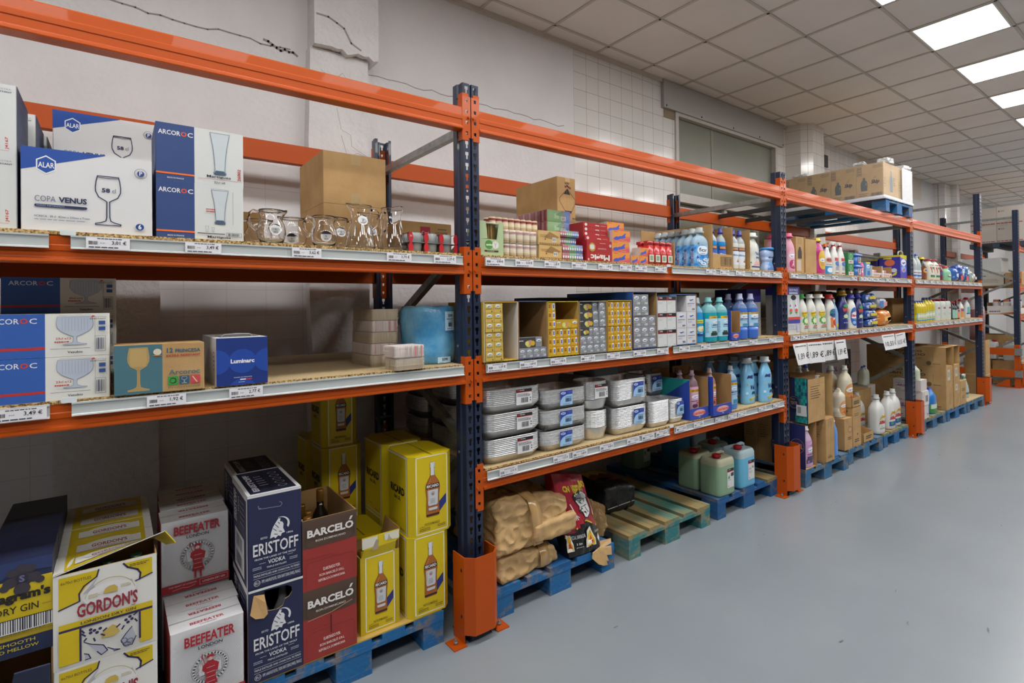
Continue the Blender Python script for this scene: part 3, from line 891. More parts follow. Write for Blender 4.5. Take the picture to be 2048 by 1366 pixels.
def a_j4r(A):
    A.rect(0, 0, 1, 1, NAVYB); A.text('ARCOROC', .3, .82, .62, .86, '#5d6890', .01); A.bars(.3, .4, .6, .55, '#5d6890', 6, 4); A.lines(.3, .15, .7, .35, '#454f7a', 4, 6, .3)
gJ = 'grey goblet cartons at left end'
for k, (x, y, z) in enumerate(((-1.76, .03, Z1), (-1.76, .03, Z1+.2151), (-1.743, .33, Z1), (-1.743, .33, Z1+.2151), (-1.735, .63, Z1), (-1.735, .63, Z1+.2151))):
    case('goblet_carton', 'grey goblet carton with navy side at left end, %s stack from front, %s' % (ORD[k//2], 'upper' if k % 2 else 'lower'), (x, y, z), .251, .27, .215 if k % 2 == 0 else .213, GREYW, 'carton', gJ, front=a_j4, right=a_j4r, lid=False)
TAPE = P('#c9ad80', .2, alpha=.8)
gK = 'plain brown cartons behind the jugs'
case('brown_carton', 'plain brown carton under the big one behind the glass jugs', (-.548, .4, Z1), .296, .41, .243, KRAFT, 'carton', gK, lid=False)
case('brown_carton', 'big plain taped brown carton raised above the glass jugs', (-.548, .4, Z1+.2445), .294, .415, .243, KRAFT, 'carton', gK, tape=TAPE, left=lambda A: A.line([(.72, .32), (.72, .62)], .0015, '#8a6b40'))
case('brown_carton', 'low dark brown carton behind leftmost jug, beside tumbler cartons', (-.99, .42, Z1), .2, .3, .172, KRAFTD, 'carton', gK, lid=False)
def a_holl(A):
    A.rect(.36, .55, .56, .88, '#a8283c'); A.text('Cori', .39, .67, .53, .76, '#e2cfc8'); A.text('HOLLANDER', .66, .66, .92, .76, '#4a3b2c', .02); A.lines(.72, .8, .9, .88, '#6a5a45', 1, 3)
case('brown_carton', 'small brown carton with red square behind the tumbler packs', (-.205, .33, Z1), .27, .33, .183, KRAFT, 'carton', gK, front=a_holl, lid=False)

# ---- glass jugs
def jug(label, x, y, h, kind, hs, lab, ang=0.):
    """kind 'wide' round belly or 'tall' conical; hs = handle direction angle"""
    t = thing('glass_jug', label, 'jug', (x, y, Z1), ang, 'glass jugs')
    if kind == 'wide':
        pr = [(.034, 0), (.036, .003), (.047, .03), (.0515, .055), (.047, .08), (.039, .096), (.038, .108), (.044, .128), (.0445, .137)]
    else:
        pr = [(.060, 0), (.062, .004), (.061, .018), (.050, .075), (.041, .115), (.037, .135), (.0385, .155), (.047, .185), (.048, .19)]
    k = h/pr[-1][1]
    pr = [(r, z*k) for r, z in pr]
    mb = MB(); seg = 32
    rg = []
    for r, z in pr:
        rg.append((r, z))
    inner = [(r-.0022, max(z, .006)) for r, z in reversed(pr)]
    inner[-1] = (pr[0][0]-.004, .007)
    def ring(r, z, top):
        o = []
        for q in range(seg):
            a = 2*pi*q/seg
            d = (a-(hs+pi)+pi) % (2*pi)-pi
            e = 1+(.28*math.exp(-(d/.32)**2) if top else 0)
            o.append((r*e*cos(a), r*e*sin(a), z+(.006*math.exp(-(d/.4)**2) if top else 0)))
        return o
    zt = pr[-1][1]
    mb.rings([ring(r, z, z > zt*.93) for r, z in rg+inner], GLASS, True, True)
    mb.build('jug_body', t)
    m2 = MB()
    c, s_ = cos(hs), sin(hs)
    rt_, rb = pr[-2][0], pr[3][0]
    za, zb = zt*.93, zt*(.42 if kind == 'wide' else .5)
    pth = [(rt_*.99, za), (rt_+.018, za+.004), (rt_+.031, za-.008), (rt_+.034, (za+zb)/2+.01), (rb+.022, zb+.016), (rb+.006, zb), (rb-.001, zb+.004)]
    m2.tube([(r*c, r*s_, z) for r, z in pth], .0048, GLASS, 8)
    m2.build('handle', t)
    if lab:
        zc, rl, th = lab
        m3 = MB()
        def f(u, v, o):
            z = zc+(v-.5)*2*rl
            r = 0
            for (ra, za_), (rb_, zb_) in zip(pr, pr[1:]):
                if za_ <= z <= zb_: r = ra+(rb_-ra)*(z-za_)/(zb_-za_)
            r = r+.0006+o
            a = th+(u-.5)*2*rl/r
            return (r*cos(a), r*sin(a), z)
        A = Art(m3, f, 2*rl, 2*rl)
        A.ell(.5, .5, .5, '#e2e2e4', n=24); A.poly([(.5+.5*cos(a), .5+.5*sin(a)) for a in [pi*.12+k*pi*.76/10 for k in range(11)]], '#1d2233'); A.text('L', .45, .42, .55, .58, '#2a2d3a', .04); A.bars(.3, .18, .7, .32, '#4a4d5a', 9, 3); A.lines(.2, .62, .8, .72, '#c9ccd4', 1, 3)
        m3.build('sticker', t)
    return t
jug('round-bellied glass jug, front left one, handle to the left', -.822, .10, .137, 'wide', pi*1.02, (.058, .021, -pi/2+.1))
jug('round-bellied glass jug standing behind the leftmost front jug', -.842, .24, .115, 'wide', pi*1.05, None)
jug('round-bellied glass jug, second from left, handle to the right', -.730, .17, .122, 'wide', -.05, (.035, .021, -pi/2-.3))
jug('round-bellied glass jug in the middle with handle to the left', -.630, .10, .131, 'wide', pi*1.02, (.045, .021, -pi/2-.1))
jug('plain glass jug standing behind, before the brown carton', -.535, .24, .15, 'wide', .1, (.085, .021, -pi/2+.05))
jug('tall conical glass jug, left of the front pair', -.482, .10, .19, 'tall', .05, (.125, .021, -pi/2-.05))
jug('tall conical glass jug standing behind the front pair', -.395, .24, .178, 'tall', .3, (.1, .021, -pi/2))
jug('tall conical glass jug, right of the front pair', -.343, .10, .192, 'tall', pi*.6, (.12, .02, -.5))

# ---- packs of tumblers in red sleeves
REDS = P('#b8202a', .4)
CLEARP = P('#c3cacb', .12, trans=.55, var=0)
for k in range(2):
    t = thing('tumbler_pack', ['lower', 'upper'][k]+' pack of short tumblers held in red card sleeves beside the post', 'glass pack', (-.28, .05, Z1+.0455*k), 0, 'tumbler packs')
    for ix in range(3):
        for iy in range(2):
            mb = MB(); mb.lathe([(.028, 0), (.031, .02), (.033, .043), (.030, .043), (.028, .02), (.025, .006)], CLEARP, 16); o = mb.build('tumbler', t); o.location = (.036+.074*ix, .04+.07*iy, .001)
    for ix in range(4):
        mb = MB(); x = .0+.074*ix
        mb.prism([(x-.004, 0), (x+.005, 0), (x+.012, .015), (x+.011, .03), (x+.005, .044), (x-.004, .044), (x-.01, .03), (x-.009, .012)], 'y', -.002, .004, REDS)
        mb.box(x-.004, -.002, .0436, x+.005, .148, .0444, REDS)
        if ix == 0 and k == 1: A = art(mb, (x-.006, -.0022, 0), (.014, 0, 0), (0, 0, .044)); A.text('H', .2, .5, .8, .72, '#e8d8d8')
        mb.build('card_sleeve', t)
    mb = MB(); mb.box(-.012, 0, 0, .234, .146, .0008, P('#b9bfc0', .4)); mb.build('tray_base', t)

# ---- second shelf, jug bay
def a_ves(dark):
    def f(A):
        A.rect(0, 0, .49, 1, '#2f5aa8' if not dark else '#20295c'); A.rect(0, .18, .49, .24, '#b8302a')
        A.text('ARCOR', .06, .78, .3, .9, '#dfe3ea', .006); A.text('O', .305, .78, .365, .9, '#c8382c', .03); A.text('C', .375, .78, .43, .9, '#dfe3ea', .006)
        A.outline(GOB, .72, .27, .93, .145 if not dark else .07, .0009, '#7b8aa8', '#b4bdcb')
        for q in range(9): A.line([(.72-.1+.025*q, .6), (.72-.1+.025*q, .9)], .0007, '#8795b3')
        A.text('Vesubio', .66, .075, .78, .13, '#242a48', .02); A.line([(.53, .185), (.84, .185)], .0011, '#242a48')
        if not dark:
            A.line([(.6, .96), (.85, .96)], .0006, '#3a4258'); A.line([(.88, .27), (.88, .93)], .0006, '#3a4258'); A.lines(.56, .32, .68, .38, '#b8302a', 1, 3); A.text('23cl x12', .57, .40, .69, .45, '#a82c28', .02)
            for q in range(2): A.rect(.91, .73-.14*q, .965, .82-.14*q, '#2f4f8c')
            A.line([(.88, .10), (.965, .10), (.965, .46), (.88, .46)], .0009, '#3a4258', True); A.bars(.89, .14, .96, .42, '#3a4258', 6, 8)
        A.text('RESISTANT', .84, .86, .97, .885, '#2a2f45', .02); A.text('EXTRA', .885, .9, .975, .93, '#8a8d98'); A.poly([(.85, .9), (.855, .95), (.875, .95), (.88, .92)], '#c04a38')
    return f
gV = 'blue and white goblet cartons'
CREAM = P('#d8d8d2', .55, var=.02)
for k, (x, y, z, lab) in enumerate(((-1.591, .0, Z2, 'blue and white goblet carton on second shelf, lower front'), (-1.591, .0, Z2+.1318, 'blue and white goblet carton on second shelf, upper front'), (-1.574, .3, Z2, 'blue and white goblet carton at back, lowest of three'), (-1.574, .3, Z2+.1318, 'blue and white goblet carton at back, middle of three'), (-1.574, .3, Z2+.2636, 'goblet carton at back in deep shade, topmost of three'))):
    case('goblet_carton', lab, (x, y, z), .289, .27, .131 if k < 4 else .122, CREAM, 'carton', gV, front=a_ves(0), lid=k in (1, 4), lidmat=CREAM)
def a_prin(A):
    A.rect(0, 0, .515, 1, '#46707c'); A.outline(WINE, .255, .06, .94, .115, .0016, '#b79b64', '#a8905e'); A.outline([(.75, 0), (.95, .3), (.85, 1)], .255, .55, .92, .1, 0, '', '#b79b64')
    A.text('12', .565, .81, .635, .91, '#2e6076', .03); A.text('PRINCESA', .66, .81, .955, .885, '#2e6076', .03); A.text('EXTRA RESISTANT', .56, .725, .955, .77, '#b03a34', .03)
    A.text('Arcoroc', .585, .34, .945, .45, '#55707a', .02)
    for q, c in enumerate(('#2e9a3c', '#31587a', '#c4474c')): A.rect(.575+.13*q, .13, .69+.13*q, .31, c)
    A.ring(.632, .22, .035, .003, '#d8d0b0'); A.outline(WINE, .762, .15, .29, .03, .001, '#d8d0b0'); A.line([(.86, .28), (.91, .16)], .003, '#d8d0b0')
    A.text('Professional', .58, .055, .945, .1, '#6c6450', .005)
    A.ell(.46, .84, .045, '#d0c8b0'); A.rect(.41, .76, .51, .775, '#c07a40')
case('goblet_carton', 'teal and brown carton of twelve wine glasses on second shelf', (-1.292, -.02, Z2), .237, .17, .158, KRAFT, 'carton', front=a_prin, top=lambda A: A.line([(0, .5), (1, .5)], .002, '#8a6b40'))
def a_lum(A):
    A.rect(0, 0, 1, 1, '#123079')
    for u, v in ((.5, .5), (0, .5), (1, .5), (.5, -.12)):
        n = 28
        A.poly([(min(1, max(0, u+.27*cos(2*pi*k/n))), min(1, max(0, v+.27*A.W/A.H*sin(2*pi*k/n)))) for k in range(n)], '#1b449c')
    A.text('Luminarc', .27, .46, .73, .55, '#ecedf2', .035); A.text('MADE IN FRANCE', .33, .15, .68, .17, '#c9d2e8', .01)
    A.rect(.45, .1, .56, .125, '#dde2ee'); A.rect(.56, .1, .68, .125, '#c03040'); A.lines(.42, .05, .58, .07, '#c9d2e8', 1, 2)
t = case('tumbler_carton', 'royal blue tumbler carton with white side on second shelf', (-1.02, -.015, Z2), .159, .385, .168, P('#d9dadc', .45), 'carton', front=a_lum, left=lambda A: A.lines(.82, .3, .9, .75, '#b06058', 5, 3, .3))
mb = MB(); mb.tube([(.03, .12, .169), (.04, .12, .176), (.08, .12, .178), (.12, .12, .176), (.13, .12, .169)], .006, P('#c9ccd0', .2), 8, .4); mb.box(.02, .06, .168, .14, .2, .1695, P('#8e9298', .2)); mb.build('carry_handle', t)
# shrink-wrapped bundles of printed paper bags
def bundle(label, x, y, z, w, d, h, rz, kind, seed):
    t = thing('paper_bundle', label, 'bundle', (x, y, z), rz, 'film-wrapped bundles of paper bags')
    r = random.Random(seed)
    mb = MB(); n = 12
    base = '#bdaa8c' if kind == 'kraft' else '#d5cbc4'
    for i in range(n):     # slightly stepped sheets in film
        z0 = h*i/n; e = .003*r.random()
        mb.prism(rrect(w-e*2, d-e*2, .012, 3, w/2+(r.random()-.5)*.002, d/2), 'z', z0, h*(i+1)/n, P(base, .6))
    for face in range(2):
        A = art(mb, (0, -.0008, 0) if face == 0 else (-.0008, d, 0), (w, 0, 0) if face == 0 else (0, -d, 0), (0, 0, h))
        for q in range(16):
            u = .06+.88*r.random()
            A.rect(u, .02, min(.97, u+.004+.01*r.random()), .98, '#a8967a' if kind == 'kraft' else '#b9a8a2')
        if kind != 'kraft':
            for u in (.12, .3, .62, .83): A.rect(u, .02, u+(.05 if face == 0 and u > .5 else .012), .98, '#c77f80')
    mb.build('paper_bags', t)
    m2 = MB(); m2.prism(rrect(w+.004, d+.004, .016, 4, w/2, d/2), 'z', -.0, h+.002, FILM, True)
    m2.build('film_wrap', t)
bundle('film-wrapped brown paper bundle, front one on the shelf board', -.385, -.03, Z2, .135, .115, .049, .06, 'kraft', 1)
bundle('film-wrapped bundle with red stripes, on the front brown one', -.388, -.035, Z2+.052, .138, .118, .051, .09, 'red', 2)
for k in range(5):
    bundle('film-wrapped paper bundle in the rear stack, %s from the bottom' % ORD[k], -.405+.002*k, .205, Z2+.0525*k, .125, .26, .05, .02, 'kraft' if k % 2 == 0 else 'red', 5+k)
# blue film-wrapped roll pack
t = thing('roll_pack', 'blue film pack of paper rolls with white 5590 label beside post', 'roll pack', (-.124, .215, Z2))
BLUEF = noisy('blue film', [(.35, '#3f8fc4'), (.65, '#7cbbdc')], 7, .22, bump=.8, bscale=9, detail=5, coat=.5, bdist=.03)
mb = MB(); sg = 40; rg = []
rr = random.Random(4)
for z, q in ((0, .93), (.012, .99), (.06, 1.0), (.13, .985), (.2, 1.0), (.255, .99), (.268, .95), (.27, .6), (.266, .2)):
    rg.append([((.128*q+.004*sin(3*a+z*30)+.003*sin(7*a))*cos(a), (.128*q+.004*sin(3*a+z*30))*sin(a), z+.004*sin(5*a)*(z > .2)) for a in [2*pi*k/sg for k in range(sg)]])
mb.rings(rg, BLUEF)
mb.build('wrapped_rolls', t)
def rollf(a0, a1, z0, z1):
    def f(u, v, o):
        a = a0+(a1-a0)*u; rr_ = .1325+o
        return (rr_*cos(a), rr_*sin(a), z0+(z1-z0)*v)
    return f
for nm, a0, a1, z0, z1 in (('label_sheet', -pi/2+.18, -pi/2+.68, .155, .245), ('label_sheet', -pi/2-.12, -pi/2+.42, .004, .032)):
    m2 = MB(); A = Art(m2, rollf(a0, a1, z0, z1), .078, z1-z0)
    A.rect(0, 0, 1, 1, '#b8dcf0', nu=6)
    if z1 > .1:
        A.text('5590', .28, .72, .78, .86, '#14181e', .04); A.lines(.15, .55, .85, .66, '#14181e', 2, 3); A.text('100 UNIDADES', .3, .47, .8, .52, '#14181e', .01); A.bars(.3, .2, .72, .43, '#14181e', 14, 5); A.lines(.2, .08, .8, .14, '#14181e', 1, 6)
    else:
        A.text('5590', .3, .35, .75, .85, '#14181e', .04); A.lines(.1, .08, .5, .2, '#14181e', 1, 6)
    m2.build(nm, t)
# ================================================================== PALLETS
WB = wood('blue painted pallet wood', '#1c6ba6', '#9c8458', .42)
WT = wood('teal painted pallet wood', '#2f7f86', '#b09a68', .45)
WTB = wood('worn top boards of the teal pallet', '#4f8a80', '#ab9560', .53)
WD = wood('dark blue pallet wood', '#165a94', '#8f7d5a', .40)
WM = wood('faded blue pallet wood', '#2b6f9e', '#9a8a66', .44)
def pallet(label, x, y, m, mtop=None, w=.8, L=1.14, z=0., tops=None, group='pallets on the floor', yoff=0.):
    """euro pallet seen from its short side: deck boards run back"""
    t = thing('pallet', label, 'pallet', (x, y, z), 0, group)
    xs = [(0, .1), (w/2-.0725, .145), (w-.1, .1)]
    r = random.Random(int(x*31)+5)
    for bx, bw in xs:
        mb = MB(); mb.box(bx, 0, 0, bx+bw, L, .022, m); mb.build('bottom_board', t)
        for by in (0, L/2-.07, L-.14):
            mb = MB(); mb.box(bx+.001, by+.002, .022, bx+bw-.001, by+.14, .1, m); mb.build('block', t)
    for by in (0, L/2-.07, L-.14):
        mb = MB(); mb.box(.0, by, .1, w, by+.14, .122, m); mb.build('cross_board', t)
    dx = [(0, .143), (.183, .1), (w/2-.0725, .145), (w-.283, .1), (w-.143, .143)]
    for k, (bx, bw) in enumerate(dx):
        mb = MB(); yo = .004*r.random(); mm = (tops[k] if tops else None) or mtop or m
        mb.box(bx, yo, .122, bx+bw, L, .144, mm)
        A = art(mb, (bx, 0, .144), (bw, 0, 0), (0, L, 0))
        for q in range(4): A.ell(.25+.5*(q % 2)+.06*r.random(), .04+.035*(q//2), .02, '#2d2a26', n=8)
        mb.build('deck_board', t)
    return t
pallet('worn blue pallet under the spirit cases, nearest the orange guard', -.943, .045, WB, WB)
pallet('blue pallet under the gin cases at left edge', -1.79, .05, WB, WB)
pallet('bright blue pallet under the paper sacks and charcoal bag', .131, .03, WB, WB, tops=[None, None, WD, None, None])
pallet('teal pallet with worn bare boards, black bag lying on it', 1.055, .03, WT, WTB)
pallet('dark blue pallet carrying the green and blue canisters', 1.957, .04, WD, WD, tops=[WD, WD, WD, None, WTB])
pallet('blue pallet under the textile softener cartons', 3.05, -.045, WM, WM)
pallet('faded blue pallet under the brown trays and cut cartons', 3.95, -.005, WM, WM)
pallet('blue pallet under the white laundry bottles', 4.82, .012, WB, WTB, w=.69)
pallet('teal blue pallet under white canister cartons, right of guard', 5.875, -.02, WM, WTB)
pallet('blue pallet under stacked ammonia cartons', 6.70, -.03, WB, WM)
pallet('blue pallet with a cardboard sheet, last in the row', 7.515, -.04, WM, WM, w=.785)
mb = MB(); mb.box(-.91, .05, ZP+.001, -.15, 1.1, ZP+.007, P('#b99a4e', .8)); tag(mb.build('cardboard_sheet'), 'yellowish cardboard sheet lying under the spirit cases', 'sheet')
mb = MB(); mb.box(7.53, -.035, ZP+.001, 8.29, 1.05, ZP+.013, CHIP); tag(mb.build('wooden_sheet'), 'pale wooden sheet lying on last pallet of the row', 'sheet')

# ================================================================== SPIRIT CASES under the jug bay
ZS = ZP+.0078
YEL, YELD = '#c9b013', '#b89d10'
# --- yellow gin cases with navy tops at the left edge
NAVYC = P('#222a4a', .45)
def a_seag(A):
    A.rect(0, 0, 1, .2, '#222a4a'); A.rect(0, .2, 1, .80, '#c9b21c'); A.rect(0, .185, 1, .235, '#a8921c'); A.poly([(0, .72), (.35, .86), (.65, .88), (1, .86), (1, 1), (0, 1)], '#2c3a66')
    [A.ell(u, v, r_, '#3a3740', n=12) for u, v, r_ in ((.57, .81, .17), (.4, .78, .1), (.74, .8, .1), (.57, .92, .08), (.44, .88, .08), (.69, .9, .08), (.33, .74, .07), (.82, .76, .07), (.57, .7, .12))]
    A.ell(.57, .81, .09, '#2b2a3c'); A.text('S', .53, .775, .61, .845, '#6a6a90', .03)
    A.text('Seagram\'s', .02, .56, .97, .69, '#211c1e', .05); A.text('DRY GIN', .2, .46, .8, .535, '#2c2716', .012); A.rect(.02, .49, .15, .5, '#a88828'); A.rect(.85, .49, .98, .5, '#a88828')
    A.rect(0, .26, 1, .40, '#d6d6d4'); A.bars(.01, .27, .99, .40, '#22263a', 30, 7); A.text('05900685007927', .1, .245, .9, .262, '#4a4526'); A.rect(0, .40, 1, .408, '#22263a')
    A.text('SMOOTH', .25, .13, .75, .165, '#b7a93a', .01); A.text('AND MELLOW', .1, .07, .8, .105, '#b7a93a', .01)
gS = 'navy and yellow gin cases'
for k, y in enumerate((.045, .285, .515)):
    for lv, (z0, hh) in enumerate(((ZS, .362), (ZS+.3625, .282))):
        if lv == 0 and k == 0: continue
        case('gin_case', 'navy topped yellow gin case at left edge, %s from front, %s layer' % (ORD[k], ('lower', 'upper')[lv]), (-1.592, y, z0), .153, .228, hh, NAVYC, 'case', gS, front=a_seag if (k == 0 and lv) else None, top=(lambda A: (A.line([(0, .5), (1, .5)], .002, '#12162c'), A.ell(.62, .4, .012, '#5c6a58', n=8))) if lv else None, lid=bool(lv))
t = tray('gin_case', 'lower navy gin case at left edge with its flap torn open', (-1.592, .045, ZS), .153, .228, .362, NAVYC, KRAFTD, 'case', gS, fh=.20, side_h=.362, back_h=.362)
mb = MB(); mb.rings([[(.05, -.001, .2), (.147, -.001, .2), (.15, -.055, .335), (.075, -.06, .34)], [(.05, .003, .2), (.147, .003, .2), (.15, -.051, .337), (.075, -.056, .342)]], NAVYC, smooth=False)
mb.rings([[(.05, .003, .2), (.147, .003, .2), (.146, -.03, .235), (.052, -.03, .235)], [(.05, .005, .203), (.147, .005, .203), (.146, -.028, .238), (.052, -.028, .238)]], P('#b9b3a2', .7), smooth=False)
mb.build('torn_flap', t)
# --- white and yellow gin cases
def gtop(A):
    A.rect(.09, .0, .91, 1, YEL); A.rect(0, 0, .08, 1, '#d3d2cc'); A.rect(.18, .2, .86, .72, '#d3d2cc'); A.line([(.18, .72), (.86, .72)], .0022, '#25203a'); A.line([(.18, .2), (.86, .2)], .0022, '#25203a')
    A.ell(.52, .56, .27, '#d3d2cc', .3); A.text('GORDON\'S', .33, .37, .71, .60, '#8c2a38', .025); A.text('LONDON DRY GIN', .35, .24, .68, .30, '#4a4020'); A.line([(0, .97), (1, .97)], .002, '#a79d72')
def a_gord(A):
    A.poly([(.05, .97), (.05, .63), (.24, .69), (.24, .74), (.3, .82), (.4, .9), (.42, .97)], YEL); A.poly([(.95, .97), (.66, .97), (.7, .92), (.82, .84), (.83, .75), (.95, .79)], YEL)
    A.line([(.42, .97), (.4, .9), (.28, .83), (.235, .76), (.24, .68)], .004, '#2b2650'); A.line([(.66, .97), (.7, .92), (.80, .87), (.83, .82), (.82, .75)], .005, '#2b2650')
    A.line([(.05, .635), (.24, .68)], .004, '#2b2650'); A.line([(.78, .745), (.95, .79)], .004, '#2b2650')
    A.poly([(.27, .75), (.42, .90), (.37, .82), (.4, .76)], '#aeb0bc'); A.poly([(.66, .72), (.76, .73), (.74, .79), (.72, .76)], '#aeb0bc')
    A.ell(.53, .69, .26, '#d9d9da', .12); A.ring(.53, .64, .25, .0015, '#b8aa70', 20, .25, pi-.25)
    A.rect(.05, .415, .95, .475, YEL); A.rect(.05, .39, .95, .415, '#2b2650'); A.rect(.05, .04, .25, .39, YEL); A.rect(.82, .04, .95, .39, YEL)
    A.rect(.235, .04, .255, .39, '#2b2650'); A.rect(.81, .09, .83, .39, '#2b2650')
    A.text('GORDON\'S', .215, .505, .80, .655, '#8c2a38', .03); A.rect(.735, .488, .775, .495, '#8c2a38'); A.text('LONDON DRY GIN', .25, .43, .78, .46, '#2a2440', .012)
    A.text('6x70cl BOTTLES', .07, .90, .35, .93, '#5b5220', .012); A.lines(.72, .92, .92, .955, '#4a4326', 2, 5)
    A.poly([(.46, .70), (.48, .75), (.52, .77), (.57, .77), (.6, .74), (.6, .69)], '#bfa650'); A.lines(.32, .68, .44, .73, '#b8aa70', 3, 2); A.lines(.63, .72, .74, .76, '#b8aa70', 3, 4)
    A.poly([(.44, .22), (.46, .29), (.5, .31), (.55, .34), (.59, .31), (.62, .24), (.56, .21)], '#c0a858')
    for u, v in ((.34, .315), (.375, .33), (.4, .30), (.43, .335), (.34, .35), (.68, .345), (.72, .37), (.74, .34), (.70, .315)): A.ell(u, v, .018, '#2b2650')
    for u, v, du, dv in ((.29, .3, -.03, .03), (.3, .27, -.02, -.02), (.46, .30, .03, .02), (.44, .27, .03, -.02), (.37, .25, .01, -.03), (.62, .32, -.03, -.02), (.66, .29, -.02, -.03), (.77, .33, .02, -.03), (.76, .38, .03, .02), (.28, .34, -.02, .03)): A.line([(u, v), (u+du, v+dv)], .0045, '#2b2650')
    for pts in ([(.28, .24), (.34, .2), (.46, .15), (.5, .08), (.44, .05), (.4, .1)], [(.74, .26), (.68, .2), (.63, .14), (.66, .07), (.74, .06), (.78, .14)], [(.28, .12), (.32, .1), (.34, .05), (.29, .05)], [(.5, .11), (.56, .07), (.62, .05), (.56, .05)]):
        A.poly(pts, '#a8abb9'); A.line(pts, .0028, '#2b2650')
    for u, v in ((.66, .13), (.72, .11), (.69, .08)): A.ring(u, v, .03, .002, '#6a6c84', 12)
gG = 'white and yellow gin cases'
GW = P('#d6d5d0', .55, var=.02)
for k, y in enumerate((.034, .190, .338, .490, .644)):
    for lv in (0, 1):
        z0 = ZS+.2838*lv
        lab = 'white and yellow gin case, %s row from front, %s layer' % (ORD[k], ('lower', 'upper')[lv])
        if k == 0 and lv == 1:
            t = tray('gin_case', 'front upper white and yellow gin case with lifted lid', (-1.438, y, z0), .252, .152, .290, GW, KRAFTD, 'case', gG, front=a_gord)
            mb = MB()
            a0 = [(0, .148, .292), (.252, .148, .291), (.275, .03, .345), (.0, -.004, .291)]
            P0, P1, P2, P3 = (Vector((a[0], a[1], a[2]+.003)) for a in (a0[3], a0[2], a0[1], a0[0]))
            def lf(u, v, o, P0=P0, P1=P1, P2=P2, P3=P3): return (P0*(1-u)+P1*u)*(1-v)+(P3*(1-u)+P2*u)*v+Vector((0, 0, o))
            
            G = 10
            for i in range(G):
                for j in range(G):
                    q = [(i/G, j/G), ((i+1)/G, j/G), ((i+1)/G, (j+1)/G), (i/G, (j+1)/G)]
                    mb.face([lf(u, v, 0) for u, v in q], GW); mb.face([lf(u, v, -.003) for u, v in reversed(q)], KRAFTD)
            for e0, e1 in (((0, 0), (1, 0)), ((1, 0), (1, 1)), ((1, 1), (0, 1)), ((0, 1), (0, 0))): mb.face([lf(*e0, -.003), lf(*e1, -.003), lf(*e1, 0), lf(*e0, 0)], GW)
            class LidArt(Art):
                STEP = .0006
            gtop(LidArt(mb, lf, .25, .15, True)); mb.build('lifted_lid', t)
            mb = MB(); mb.rings([[(.252, .148, .291), (.275, .03, .347), (.305, .025, .30), (.285, .14, .262)], [(.254, .149, .292), (.277, .031, .348), (.307, .026, .301), (.287, .141, .263)]], P('#c9b013', .55), smooth=False); mb.build('side_flap', t)
            for q in range(3):
                mb = MB(); mb.lathe([(.034, .005), (.034, .15), (.014, .19), (.014, .255), (.016, .257), (.016, .275)], P('#274a35', .1), 12, (.05+.075*q, .08)); mb.build('bottle', t)
        else:
            case('gin_case', lab, (-1.438, y, z0), .252, .150 if k in (0, 3) else .144, .2832 if lv == 0 else .288, GW, 'case', gG, front=a_gord if k == 0 else None, top=gtop if lv else None, right=(lambda A: (A.rect(.1, .1, .9, .9, YEL),)) if lv == 0 and k == 0 else None, lid=bool(lv))
# --- silver-white gin cases with red lettering
RB = '#a3202c'
def beef_top(A):
    A.text('BEEFEATER', .27, .18, .74, .30, RB, .03); A.text('LONDON', .4, .08, .62, .13, '#3a2a2e', .01); A.text('BEEFEATER', .27, .68, .74, .80, RB, .03, 0, 180); A.text('LONDON', .4, .86, .62, .91, '#3a2a2e', .01, 0, 180); A.line([(0, .5), (1, .5)], .003, '#8d8a8a'); A.line([(0, .49), (1, .49)], .0015, '#b9b6b6')
def a_beef(A):
    for q in range(26):
        a0 = 0; r_ = .12+.0235*q
        pts = []
        for k in range(41):
            a = 2*pi*k/40; u = .52+r_*cos(a); v = .47+r_*A.W/A.H*sin(a)
            if .02 < u < .98 and .16 < v < .975: pts.append((u, v))
            else:
                if len(pts) > 1: A.line(pts, .0009, '#b3b4ba')
                pts = []
        if len(pts) > 1: A.line(pts, .0009, '#b3b4ba')
    A.ring(.52, .47, .255, .0012, '#8f9096', 30); A.ring(.52, .47, .19, .0012, '#8f9096', 30); A.ring(.52, .47, .222, .006, '#c3c4c9', 30)
    A.rect(.37, .40, .44, .52, '#c4c5ca'); A.rect(.6, .40, .67, .52, '#c4c5ca')
    A.text('BEEFEATER', .18, .80, .865, .925, RB, .03); A.text('LONDON', .36, .735, .69, .775, '#1f2030', .02)
    # emblem: standing guard in a red coat, seen small
    A.poly([(.44, .255), (.62, .255), (.59, .36), (.6, .5), (.56, .56), (.48, .56), (.44, .5), (.46, .36)], RB); A.poly([(.42, .52), (.48, .55), (.46, .42), (.41, .46)], RB); A.poly([(.56, .55), (.64, .5), (.62, .4), (.57, .44)], RB)
    A.rect(.475, .605, .57, .63, RB); A.rect(.455, .595, .59, .607, RB); A.ell(.522, .58, .03, '#c9a8a8'); A.rect(.47, .17, .5, .26, RB); A.rect(.55, .17, .58, .26, RB); A.line([(.41, .64), (.56, .2)], .0022, RB); A.poly([(.40, .64), (.425, .64), (.412, .68)], RB)
    for v in (.3, .36, .42, .48): A.line([(.47, v), (.58, v)], .0013, '#d9b9bc')
    A.rect(.0, .03, 1, .145, '#9c1f2d'); A.line([(.55, .05), (.97, .05), (.97, .125), (.55, .125)], .001, '#e0c4c8', True); A.text('LONDON DRY GIN', .59, .072, .93, .102, '#e4d3d5', .015); A.text('THE HEART OF LONDON', .1, .1, .5, .12, '#dcbfc3', .01); A.line([(.15, .06), (.3, .075), (.38, .06), (.48, .078)], .0012, '#dcbfc3')
def beef_side(A): A.rect(0, 0, 1, 1, '#a01d2a')
gB = 'silver gin cases with red sides'
BW = P('#d0d0d3', .4, var=.02)
